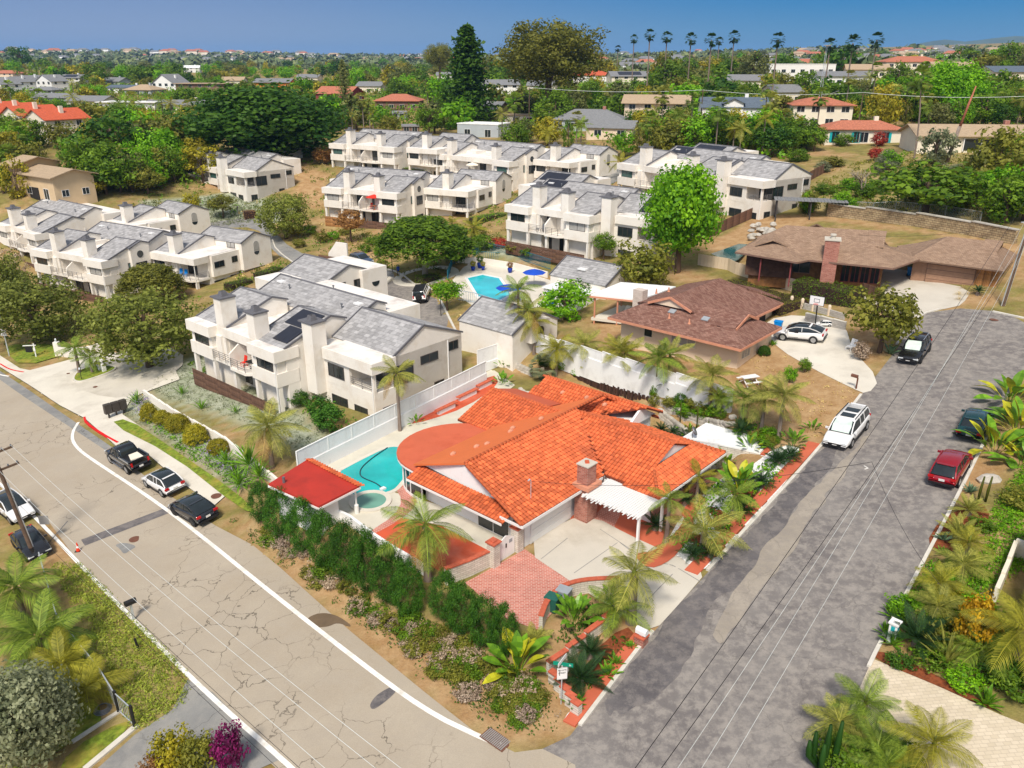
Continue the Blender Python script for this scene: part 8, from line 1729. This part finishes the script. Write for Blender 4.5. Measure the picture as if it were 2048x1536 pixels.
for z, l in ((hB-.1, 2.2), (hB*.78, 1.6)): MB().bar((lx*z/hB-l/2,0,z),(lx*z/hB+l/2,0,z),.1).build('crossarm', 'metal_pale', ub)
tA = [(gA[0]+k*math.cos(ca)-z*.122, gA[1]+k*math.sin(ca), gA[2]+z) for z in (PH-.1, PH-1.5) for k in (-1.2,-.6,.6,1.2)]
# lines down the main road towards the viewer's side
rdir = Vector((math.cos(math.radians(-43)), math.sin(math.radians(-43)), .055))
for k, a in enumerate(tA[:5]):
    b = Vector(a)+rdir*62; wire('pale power line strung along the main road from the transformer pole', [a, tuple(b)], 1.1, .010, 'wire_pale' if k not in (0, 4) else 'wire_black', 'power lines along the main road')
tB = [(gB[0]+lx+k, gB[1], gB[2]+z) for z, k in ((hB-.05,-1.0),(hB-.05,1.0),(hB*.78,-.7),(hB*.78,.7),(hB*.62,0))]
# lines from the turning circle pole down the side street
EB = [at(px, 1900, 9.5) for px in (1010, 1110, 1180, 1240, 1060)]
for k, a in enumerate(tB):
    e = EB[k]; q = Vector(e); wire('line hanging along the side street from the turning circle pole', [a, tuple(q)], .9, .014 if k in (0, 4) else .008, 'wire_black' if k in (0, 4) else 'wire_pale', 'lines along the side street')
mid = W(1590,1135); mz = along(tB[4], EB[4], .62); 
wire('black service line from the street cable to the tiled house mast', [tuple(mz), hw(2.35,1.35,4.3)], .8, .014); wire('black service line from the street cable across to the corner planting', [tuple(mz), (lambda q: (q[0], q[1], q[2]+4))(W(1850,1300))], .5, .014); wire('thin line from the ranch house roof to the turning circle pole', [tB[2], (rn.location[0]-2, rn.location[1]+5, rn.location[2]+5)], .6, .014)
# far poles and line across the tree belt
fp = []
for x, y, z, l in ((1635,262,0,'lattice antenna mast with round dish on the clay roof house'),):
    g = W(1632, 252); m_ = thing('antenna_mast', l, 'mast', (g[0], g[1], g[2]+6.5)); hm = 12
    for sx, sy in ((-.3,-.3),(.3,-.3),(0,.35)): MB().bar((sx,sy,0),(sx*.4,sy*.4,hm),.09).build('leg', 'metal_pale', m_)
    MB().lathe([(.1,0),(1.0,.25),(1.0,.3)], (0,0,0), 16).build('dish', 'plastic_white', m_, False, (0,-.5,hm)); m_.children[-1].rotation_euler = (math.radians(80),0,0); MB().bar((-2.2,0,hm*.55),(2.2,0,hm*.55),.12).build('crossarm', 'metal_grey', m_)
fl = []
for x, y, ty in ((1058,262,175),(1400,255,180),(1715,262,185),(2080,262,190)):
    g = W(x, y); hh = z_for(g, ty); o = thing('utility_pole', 'distant wooden utility pole carrying the pale line through the trees', 'utility pole', g, 0, 'distant poles in the tree belt'); MB().tube([(0,0,-.5),(0,0,hh)], [.16,.11], 6).build('pole', 'pole_wood', o); MB().bar((-1.1,0,hh-.4),(1.1,0,hh-.4),.12).build('crossarm', 'pole_wood', o); fl.append((g[0], g[1], g[2]+hh))
wire('long pale line strung through the trees beyond the townhouses', fl, .8, .05, 'wire_pale', seg=8)
# signs
sg = thing('street_sign', 'grey sign post with green street name blades and a white PRIVATE STREET plate', 'sign', W(1122,1408), math.radians(10)); hs = z_for(W(1122,1408), 1330)
MB().tube([(0,0,-.1),(0,0,hs)], .035, 8).build('post', 'metal_pale', sg)
bl = MB().box(-.45,.55,-.012,.012,hs-.05,hs+.17).build('name_blade', 'sign_green', sg, False, (0,0,0), math.radians(-22)); text('St', bl, (.4,-.016,hs+.06), 0, .14, 'plastic_white'); bl2 = MB().box(-.45,.45,-.012,.012,hs+.19,hs+.40).build('name_blade', 'plastic_white', sg, False, (0,0,0), math.radians(50))
pl = MB().box(-.26,.26,-.06,-.045,hs-.85,hs-.12).build('notice_plate', 'plastic_white', sg); MB().box(-.245,.245,-.063,-.06,hs-.835,hs-.825).box(-.245,.245,-.063,-.06,hs-.145,hs-.135).build('border', 'sign_black', pl); text('PRIVATE', pl, (0,-.065,hs-.28), 0, .115, 'sign_black'); text('STREET', pl, (0,-.065,hs-.45), 0, .12, 'sign_black'); MB().lathe([(.33,0),(.33,.012)], (0,0,0), 8, rot=math.pi/8).build('stop_sign_back', 'sign_grey', sg, False, (.12,.06,hs-.45)); sg.children[-1].rotation_euler = (math.radians(90),0,math.radians(25))
sp = thing('speed_sign', 'white SPEED LIMIT 20 sign on a tall pale lamp post', 'sign', W(19,712)); hs2 = z_for(W(19,712), 590)
MB().tube([(0,0,-.1),(0,0,hs2)], [.09,.06], 8).build('post', 'metal_pale', sp); z2 = z_for(W(19,712), 670); p2 = MB().box(-.38,.38,-.11,-.095,z2-.1,z2+.85).build('plate', 'plastic_white', sp); text('SPEED', p2, (0,-.115,z2+.68), 0, .17, 'sign_black'); text('LIMIT', p2, (0,-.115,z2+.50), 0, .15, 'sign_black'); text('20', p2, (0,-.115,z2+.17), 0, .46, 'sign_black')
rs = thing('realty_sign', 'white post with hanging black sale sign on the verge', 'sign', W(73,715), math.radians(8)); MB().box(-.06,.06,-.06,.06,0,1.9).box(-1.3,.25,-.05,.05,1.6,1.7).build('post', 'white_paint', rs); MB().box(-1.1,-.25,-.02,.02,.75,1.5).build('board', 'sign_black', rs); MB().box(-.12,.12,-.12,-.07,.9,1.35).build('leaflet_box', 'plastic_white', rs)
ys = thing('diamond_sign', 'back of a grey diamond road sign beside the hidden dark sedan', 'sign', W(98,1085)); MB().tube([(0,0,-.1),(0,0,2.2)], .03, 6).build('post', 'metal_grey', ys); MB().obox((0,0,0), .75, .02, .75).build('plate', 'sign_grey', ys, False, (0,.04,1.95)); ys.children[-1].rotation_euler = (0, math.radians(45), math.radians(20))
cn = thing('traffic_cone', 'orange traffic cone with white bands at the road edge', 'cone', W(157,1102)); MB().box(-.2,.2,-.2,.2,0,.04).build('base', 'sign_black', cn); MB().lathe([(.15,.04),(.10,.30)], (0,0,0), 12).build('cone', 'cone_orange', cn); MB().lathe([(.10,.301),(.075,.45)], (0,0,0), 12).build('band', 'plastic_white', cn); MB().lathe([(.075,.451),(.03,.72)], (0,0,0), 12).build('tip', 'cone_orange', cn)
# letterboxes
def mailbox(label, px, py, rz, m, post='metal_pale', hp=1.0, name='mailbox', s=1.0, side=0):
    o = thing(name, label, 'mailbox', W(px, py), math.radians(rz), scale=s); MB().box(-.05,.05,-.05,.05,-.1,hp).build('post', post, o)
    P = [(.12*math.cos(t), .14+.12*math.sin(t)) for t in np.linspace(0, math.pi, 9)]+[(-.12,0),(.12,0)]; n = len(P); b = MB().add([(side-.28,y,hp+z) for y, z in P]+[(side+.28,y,hp+z) for y, z in P], [tuple(range(n)), tuple(range(n,2*n))[::-1]]+[(i,n+i,n+(i+1) % n,(i+1) % n) for i in range(n)]).build('box', m, o); return o
mailbox('black rounded mailbox on a grey post in the roadside grass', 268, 1240, 45, 'sign_black', s=1.25); mailbox('brown mailbox on a bent arm at the dry yard kerb', 1712, 778, 130, 'iron_rust', 'iron_rust', 1.0, side=.3)
br = thing('brick_mailbox', 'white mailbox on a red brick pier beside the driveway mouth', 'mailbox', W(1282,1288), math.radians(140)); MB().box(-.28,.28,-.28,.28,-.1,.55).build('pier', 'chimney_brick', br); MB().box(-.33,.33,-.33,.33,.55,.62).build('cap', 'brick_cap', br); P = [(.17*math.cos(t), .2+.16*math.sin(t)) for t in np.linspace(0, math.pi, 9)]+[(-.17,0),(.17,0)]; n = len(P)
MB().add([(-.32,y,.72+z) for y, z in P]+[(.32,y,.72+z) for y, z in P], [tuple(range(n)), tuple(range(n,2*n))[::-1]]+[(i,n+i,n+(i+1) % n,(i+1) % n) for i in range(n)]).box(-.1,.1,-.1,.1,.62,.72).build('box', 'plastic_white', br)
wp = thing('letterbox_post', 'white letterbox post with blue tile among the succulents', 'mailbox', W(1783,1282), math.radians(45)); MB().box(-.22,.22,-.2,.2,-.1,1.15).box(-.28,.28,-.26,.26,1.15,1.25).build('pier', 'stucco_white', wp); MB().box(-.13,.13,-.21,-.2,.75,1.05).build('tile', 'teal', wp); MB().box(-.223,-.219,-.1,.1,.75,1.05).build('tile', 'teal', wp)
cm = thing('cluster_mailbox', 'row of dark bronze cluster mailboxes on posts by the apron', 'mailbox', W(234,832), math.radians(47))
for k in range(3):
    x = -.75+k*.75; MB().box(x-.34,x+.34,-.25,.25,.55,1.55).build('box', 'bronze', cm); MB().box(x-.07,x+.07,-.08,.08,0,.55).build('post', 'bronze', cm)
MB().box(-1.2,1.2,-.4,.4,-.15,.03).build('slab', 'concrete_pale', cm)
for x, y, r in ((160,768,0),(122,690,0)): pass
il = thing('path_lamp', 'small black path lamp on the entrance island', 'lamp', W(164,762)); MB().tube([(0,0,0),(0,0,1.4)], .04, 6).build('post', 'sign_black', il); MB().lathe([(.09,1.4),(.14,1.5),(.05,1.68)], (0,0,0), 8).build('lantern', 'metal_pale', il)
for x, y, l in ((785,545,'black lamp post beside the steps and the person in blue'),(882,632,'black lamp post beside the low yellow-green tree'),(478,440,'dark lamp post on the silvery bank by the drive')):
    o = thing('lamp_post', l, 'lamp', W(x, y)); MB().tube([(0,0,0),(0,0,2.2)], .05, 6).build('post', 'sign_black', o); MB().lathe([(.08,2.2),(.16,2.35),(.16,2.6),(.04,2.75)], (0,0,0), 8).build('lantern', 'bronze', o)
bk = thing('black_post', 'short black leaning post in the roadside grass', 'post', W(278,1300)); MB().tube([(0,0,-.1),(-.12,0,.85)], .07, 8).build('shaft', 'sign_black', bk)
# wheelie bins
for k, (x, y, m, l) in enumerate(((1105,1222,'plastic_green','dark green wheelie bin behind the curved block wall'),(1127,1208,'plastic_grey','grey-lidded wheelie bin behind the curved block wall'),(1820,552,'plastic_blue','blue recycling bin beside the ranch garage'),(1555,662,'plastic_blue','blue bin behind the pink side fence'))):
    o = thing('wheelie_bin', l, 'bin', W(x, y), math.radians(60)); MB().add([(-.26,-.3,.08),(.26,-.3,.08),(.26,.3,.08),(-.26,.3,.08),(-.33,-.38,1.0),(.33,-.38,1.0),(.33,.38,1.0),(-.33,.38,1.0)], [(0,3,2,1),(0,1,5,4),(1,2,6,5),(2,3,7,6),(3,0,4,7),(4,5,6,7)]).build('body', m, o); MB().box(-.36,.36,-.42,.42,1.0,1.08).build('lid', m if k != 0 else 'plastic_green', o)
    for s in (-.28,.28): MB().lathe([(.12,-.04),(.12,.04)], (0,0,0), 10).build('wheel', 'tyre', o, False, (s,.32,.12)); o.children[-1].rotation_euler = (0, math.pi/2, 0)
# basketball hoop
bb = thing('basketball_hoop', 'portable basketball hoop with clear framed backboard on the driveway', 'basketball hoop', W(1628,656), math.radians(-38)); MB().box(-.5,.5,-.4,.7,0,.16).build('base', 'sign_black', bb); MB().bar((0,.3,.1),(0,-.1,3.0),.1).build('pole', 'sign_black', bb); b_ = MB().box(-.7,.7,-.35,-.32,2.5,3.4).build('backboard', 'plastic_white', bb); MB().box(-.74,-.7,-.36,-.31,2.46,3.44).box(.7,.74,-.36,-.31,2.46,3.44).box(-.7,.7,-.36,-.31,3.4,3.44).box(-.7,.7,-.36,-.31,2.46,2.5).box(-.28,.28,-.357,-.351,2.75,2.79).box(-.28,.28,-.357,-.351,3.1,3.14).box(-.28,-.24,-.357,-.351,2.79,3.1).box(.24,.28,-.357,-.351,2.79,3.1).build('frame', 'sign_black', b_); MB().tube([(.22*math.cos(t),-.6+.22*math.sin(t),2.65) for t in np.linspace(0,6.28,14)], .018, 5).build('rim', 'cone_orange', b_)
pt_ = thing('picnic_table', 'white picnic table in the sandy yard', 'table', W(1498,768), math.radians(20)); MB().box(-.8,.8,-.35,.35,.70,.75).build('top', 'plastic_white', pt_)
for s in (-.75,.75): MB().box(-.8,.8,s-.13,s+.13,.40,.44).build('bench', 'plastic_white', pt_)
for s in (-.6,.6): MB().bar((s,-.7,0),(s,.3,.7),.07).bar((s,.7,0),(s,-.3,.7),.07).build('leg', 'plastic_white', pt_)
ad = thing('garden_chair', 'white slatted garden chair at the edge of the brown bush', 'chair', W(1700,700), math.radians(-60)); MB().obox((0,0,.35), .6, .6, .06).build('seat', 'plastic_white', ad); MB().obox((0,.4,.65), .6, .06, .75, 0, -.35).build('backrest', 'plastic_white', ad)
for x in (-.26,.26):
    for y in (-.28,.25): MB().box(x-.03,x+.03,y-.03,y+.03,0,.33).build('leg', 'plastic_white', ad)
rk = MB().lathe([(.5,-.2),(.62,.1),(.4,.42),(.1,.5)], (0,0,0), 7, 1.4, .8).build('boulder', 'stone_pale', None, False, W(1978,962)); tag(rk, 'single grey boulder on the sandy verge', 'rock')
# gate and fence of the lower lot
gg = [W(*p) for p in ((240,1470),(268,1453))]; gt2 = thing('vehicle_gate', 'dark framed wire gate standing open beside the asphalt drive', 'gate', W(240,1425)); ga_, gb_ = W(238,1425), W(270,1455); o = gt2.location
for p in (ga_, gb_): MB().tube([(p[0]-o[0],p[1]-o[1],p[2]-o[2]-.1),(p[0]-o[0],p[1]-o[1],p[2]-o[2]+1.5)], .09, 8).build('post', 'sign_black', gt2)
fr_ = MB()
for z in (.15, 1.35): fr_.bar((ga_[0]-o[0],ga_[1]-o[1],ga_[2]-o[2]+z),(gb_[0]-o[0],gb_[1]-o[1],gb_[2]-o[2]+z),.05)
fr_.build('frame', 'metal_pale', gt2)
for k in range(1, 8): p = along(ga_, gb_, k/8); MB().bar((p[0]-o[0],p[1]-o[1],p[2]-o[2]+.15),(p[0]-o[0],p[1]-o[1],p[2]-o[2]+1.35),.02).build('bar', 'metal_pale', gt2)
chain_fence('chain-link fence running under the coconut-like palms', [(85,1135),(120,1260),(165,1320),(205,1370),(238,1425)], 1.3, rail=.06); tag(ribbon([W(145,1485)[:2], W(245,1420)[:2]], .25, .1, 1, .15).build('kerb', 'kerb_mat'), kind='structure'); tag(ribbon([W(170,1540)[:2], W(275,1452)[:2]], .35, .12, 1, .15).build('kerb', 'kerb_mat'), kind='structure')
hr = W(206,1420); hb = MB()
for k in range(4): hb.tube([(.45*(1-.12*k)*math.cos(t), .45*(1-.12*k)*math.sin(t), .05+.05*k) for t in np.linspace(0,6.3,20)], .03, 5)
tag(hb.build('coiled_hose', 'metal_grey', None, False, hr), 'coil of grey hose beside the wire gate', 'hose')
# person
def person(label, px, py, rz, shirt, legs):
    root = thing('person', label, 'person', W(px, py), math.radians(rz)); bm = bmesh.new(); me = bpy.data.meshes.new('body')
    J = [((0,0,.95),.13),((0,0,1.2),.15),((0,0,1.42),.15),((0,0,1.52),.055),((0,0,1.62),.095),((0,.01,1.72),.085),((.10,0,.88),.09),((.11,.02,.48),.06),((.11,0,.08),.045),((.11,-.14,.04),.04),((-.10,0,.88),.09),((-.12,-.04,.48),.06),((-.12,.02,.08),.045),((-.12,-.12,.04),.04),((.2,0,1.42),.055),((.26,.03,1.15),.045),((.26,-.1,.92),.035),((.26,-.14,.84),.035),((-.2,0,1.42),.055),((-.27,.03,1.15),.045),((-.26,-.1,.92),.035),((-.26,-.14,.84),.035)]
    E = [(0,1),(1,2),(2,3),(3,4),(4,5),(0,6),(6,7),(7,8),(8,9),(0,10),(10,11),(11,12),(12,13),(2,14),(14,15),(15,16),(16,17),(2,18),(18,19),(19,20),(20,21)]
    me.from_pydata([j[0] for j in J], E, []); o = put('body', me, root); md = o.modifiers.new('s', 'SKIN'); me.skin_vertices[0].data[0].use_root = True
    for i, j in enumerate(J): me.skin_vertices[0].data[i].radius = (j[1], j[1]*.8)
    sb = o.modifiers.new('d', 'SUBSURF'); sb.levels = sb.render_levels = 1; dg = bpy.context.evaluated_depsgraph_get(); m2 = bpy.data.meshes.new_from_object(o.evaluated_get(dg)); o.modifiers.clear(); o.data = m2
    m2.materials.clear()
    for mm in (shirt, legs, 'skin'): m2.materials.append(MATS[mm])
    for p in m2.polygons:
        z = p.center.z; p.material_index = 2 if z > 1.5 or (abs(p.center.x) > .2 and z < 1.05) else (0 if z > .92 else 1)
    MB().lathe([(.10,0),(.105,.05),(.07,.1)], (0,.015,1.70), 10).build('hair', 'sign_grey', root, True); return root
person('person in a blue top and dark trousers standing by the steps', 797, 553, 20, 'cloth_blue', 'cloth_dark')
# shared pool of the townhouses
cz = 3.6+.05; cpool = tag(put('condo_pool', None), 'shared bright blue swimming pool inside the blue railing', 'pool'); CPp = [at(*p, cz)[:2] for p in ((932,556),(965,549),(1000,556),(1024,590),(1000,602),(955,594))]
flat('condo_pool_deck', [(905,560),(935,525),(1000,528),(1100,560),(1110,600),(1060,625),(950,615),(915,590)], 3.62, 'concrete_pale'); MB().prism(CPp, cz, cz+.01).build('water', 'condo_pool_water', cpool); ribz = ribbon(CPp+[CPp[0]], .4, .10, .8, .1); ribz.build('coping', 'plastic_white', cpool)
def bar_fence(label, pp, z, hh, m, sp=.32, name='pool_railing'):
    P = [at(*p, z) for p in pp]; root = tag(put(name, None, None, (P[0][0],P[0][1],z)), label, 'railing'); o = P[0]; bm_ = cached(('bf', hh, m), lambda: MB().box(-.02,.02,-.02,.02,0,hh).mesh('bar', m)); k = 0
    for a, b in zip(P[:-1], P[1:]):
        L = math.hypot(b[0]-a[0], b[1]-a[1]); n = max(2, int(L/sp)); MB().bar((a[0]-o[0],a[1]-o[1],hh),(b[0]-o[0],b[1]-o[1],hh),.06).build('top_rail', m, root); MB().bar((a[0]-o[0],a[1]-o[1],.12),(b[0]-o[0],b[1]-o[1],.12),.05).build('bottom_rail', m, root)
        for i in range(n): p = along(a, b, i/n); put('bar', bm_, root, (p[0]-o[0],p[1]-o[1],0))
    return root
bar_fence('dark teal railing around the top side of the shared pool', [(895,560),(905,528),(958,520),(1000,522)], 3.65, 1.3, 'rail_blue'); bar_fence('long teal mesh railing above the shared pool deck', [(945,517),(962,502),(1035,518),(1102,540)], 4.2, 1.5, 'rail_blue', .25); bar_fence('grey-blue railing along the near side of the shared pool', [(915,600),(950,606),(1000,622),(1032,640)], 3.65, 1.3, 'rail_pale')
panel_wall('white retaining wall at the head of the shared pool deck', [at(*p, 3.6)[:2] for p in ((915,527),(960,527),(1030,538),(1095,556))], 3.6, .9, 0, 2.5, 'stucco')
def pot(label, px, py, m, pm, s=1.0):
    c = at(px, py, 3.64); o = thing('plant_pot', label, 'pot', c, scale=s); MB().lathe([(.22,0),(.34,.5),(.3,.62),(.26,.6)], (0,0,0), 12).build('pot', m, o, True); q = put('leaves', crown('shrub', 1, pm), o, (0,0,.95)); q.scale = (.42,.42,.5)
pot('cobalt pot with yellow-green plant by the pool railing', 946, 541, 'pot_blue', 'leaf_yellow'); pot('tall cobalt urn with dark plant at the wall', 960, 536, 'pot_blue', 'leaf_dark', 1.3); pot('small cobalt pot with yellow plant beside the tall urn', 966, 540, 'pot_blue', 'leaf_yellow', .9); pot('cobalt pot with bronze grass by the shared pool', 1020, 545, 'pot_blue', 'leaf_rust', 1.1)
def umbrella(label, loc, r, m, hh=2.4, closed=False, n=8, name='umbrella', rot=0):
    o = thing(name, label, 'umbrella', loc); MB().tube([(0,0,0),(0,0,hh)], .03, 6).build('pole', 'metal_grey', o)
    if closed: MB().lathe([(.05,hh-1.5),(.2,hh-1.3),(.13,hh-.4),(.03,hh+.15)], (0,0,0), 8).build('canopy', m, o)
    else: MB().lathe([(r,hh-.45),(r*.55,hh-.18),(.04,hh+.05)], (0,0,0), n, rot=rot).build('canopy', m, o)
umbrella('blue pool umbrella beside the near railing', at(1018,603,3.64), 1.7, 'cloth_blue', 2.2); umbrella('blue pool umbrella beside the pool house', at(1068,572,3.64), 1.6, 'cloth_blue', 2.3); umbrella('cream garden umbrella beside the end townhouse', W(288,448), 1.6, 'umbrella_cream', 2.6)
def on(root, x, y, z): return tuple(root.matrix_basis @ Vector((x, y, z)))
umbrella('open red umbrella on the townhouse balcony', on(B5, 11.4, .6, 2.97), 1.6, 'umbrella_red', 2.7); umbrella('closed turquoise umbrella on the townhouse balcony', on(B6, 6.4, 1.0, 2.97), .3, 'cloth_teal', 2.6, True); umbrella('square cream umbrella on the far townhouse balcony', on(B7b, 7.2, .4, 2.97), 1.7, 'umbrella_cream', 2.5, n=4, rot=.78); umbrella('closed dark umbrella on the end balcony of the red-umbrella townhouse', on(B5, 24.2, 8.9, 2.97), .3, 'sign_black', 2.4, True)
def table_set(label, root, x, y, z, m, cm_, cat='table'):
    p = on(root, x, y, z); o = thing('balcony_table', label, cat, p, root.rotation_euler[2]); MB().box(-.55,.55,-.4,.4,.68,.73).build('top', m, o); MB().lathe([(.25,0),(.05,.05),(.05,.68)], (0,0,0), 8).build('leg', m, o)
def chair(label, root, x, y, z, m, rz=0, group=None):
    p = on(root, x, y, z); o = thing('balcony_chair', label, 'chair', p, root.rotation_euler[2]+rz, group); MB().box(-.26,.26,-.26,.26,.38,.44).build('seat', m, o); MB().obox((0,.27,.75), .52, .05, .7, 0, -.2).build('backrest', m, o)
    for sx in (-.22,.22):
        for sy in (-.22,.22): MB().box(sx-.025,sx+.025,sy-.025,sy+.025,0,.38).build('leg', m, o)
table_set('dark balcony table on the solar-roofed townhouse', B1, 10.0, .9, 2.96, 'sign_black', None); chair('red balcony chair on the solar-roofed townhouse', B1, 8.9, .7, 2.96, 'umbrella_red'); chair('yellow balcony chair on the solar-roofed townhouse', B1, 11.0, .8, 2.96, 'blade_yellow')
for k in range(2): chair('bright blue slatted chair on the corner balcony', B2, 23.8+k*1.1, 9.0, 2.97, 'plastic_blue', .4, 'blue balcony chairs')
chair('brown balcony chair next to the blue chairs', B2, 22.4, 9.2, 2.97, 'wood_warm'); table_set('orange balcony table under the red umbrella', B5, 11.4, .5, 2.97, 'orange_wall', None)
for k in range(2): chair('red balcony chair under the red umbrella', B5, 10.4+k*2, .7, 2.97, 'umbrella_red', 0, 'red chairs under the umbrella')
for k in range(3): chair('grey balcony chair beside the closed turquoise umbrella', B6, 5.6+k*.9, .8, 2.97, 'metal_grey', 0, 'grey chairs by the turquoise umbrella')
# white angular steps ornament and wood screen on the dirt bank
wo = thing('bank_screen', 'white stucco screen with stepped edge on the dirt bank', 'wall', W(672,520), math.radians(-30)); MB().box(.3,2.6,-.15,.15,-.5,3.0).prism([(-1.4,-.15),(.3,-.15),(.3,.15),(-1.4,.15)], -.5, lambda x, y: 1.0+(x+1.4)*1.1).build('wall', 'stucco', wo)
boards(wo, (-3.0,-.8), (2.2,-.8), -.6, 1.3, 'wood_fence', .22, 'fence_board', horiz=True)
stp = thing('garden_steps', 'white concrete steps with railings down to the drive', 'steps', W(778,560), math.radians(-35))
for k in range(5): MB().box(-.9,.9,-.3-k*.32,.02-k*.32,-.6,.55-k*.16).build('step', 'concrete_pale', stp)
for s in (-.95,.95): MB().bar((s,0,1.4),(s,-1.5,.7),.05).bar((s,0,.5),(s,0,1.4),.05).bar((s,-1.5,-.2),(s,-1.5,.7),.05).build('handrail', 'rail', stp)
pc = W(852,552); tag(ribbon([(pc[0]+4.2*math.cos(t), pc[1]+4.2*math.sin(t)) for t in np.linspace(0,6.283,36)], 1.2, .06, 1, .1).build('circular_path', 'concrete_pale'), kind='structure')
lad = thing('terrace_steps', 'pale stairway with rails climbing beside the fig tree', 'steps', W(935,490), math.radians(140))
for k in range(9): MB().box(-.8,.8,k*.35,k*.35+.36,-.8,.1+k*.16).build('step', 'concrete_pale', lad)
for s in (-.85,.85): MB().bar((s,0,1.0),(s,3.1,2.4),.05).bar((s,0,0),(s,0,1.0),.05).bar((s,3.1,1.4),(s,3.1,2.4),.05).build('handrail', 'rail', lad)
# ---------------------------------------------------------------- sea air
hm = bpy.data.materials.new('haze'); hm.use_nodes = True; hn = hm.node_tree; hn.nodes.remove(hn.nodes['Principled BSDF'])
pvn = hn.nodes.new('ShaderNodeVolumePrincipled'); pvn.inputs['Color'].default_value = (.28,.55,1.0,1); pvn.inputs['Density'].default_value = .00008; pvn.inputs['Anisotropy'].default_value = 0.0
hn.links.new(pvn.outputs[0], hn.nodes['Material Output'].inputs['Volume'])
zmin = float(Z.min()); hz = MB().box(-11000, 11000, -900, 14500, zmin-1.0, 235).mesh('haze', hm); tag(put('haze', hz), kind='stuff')
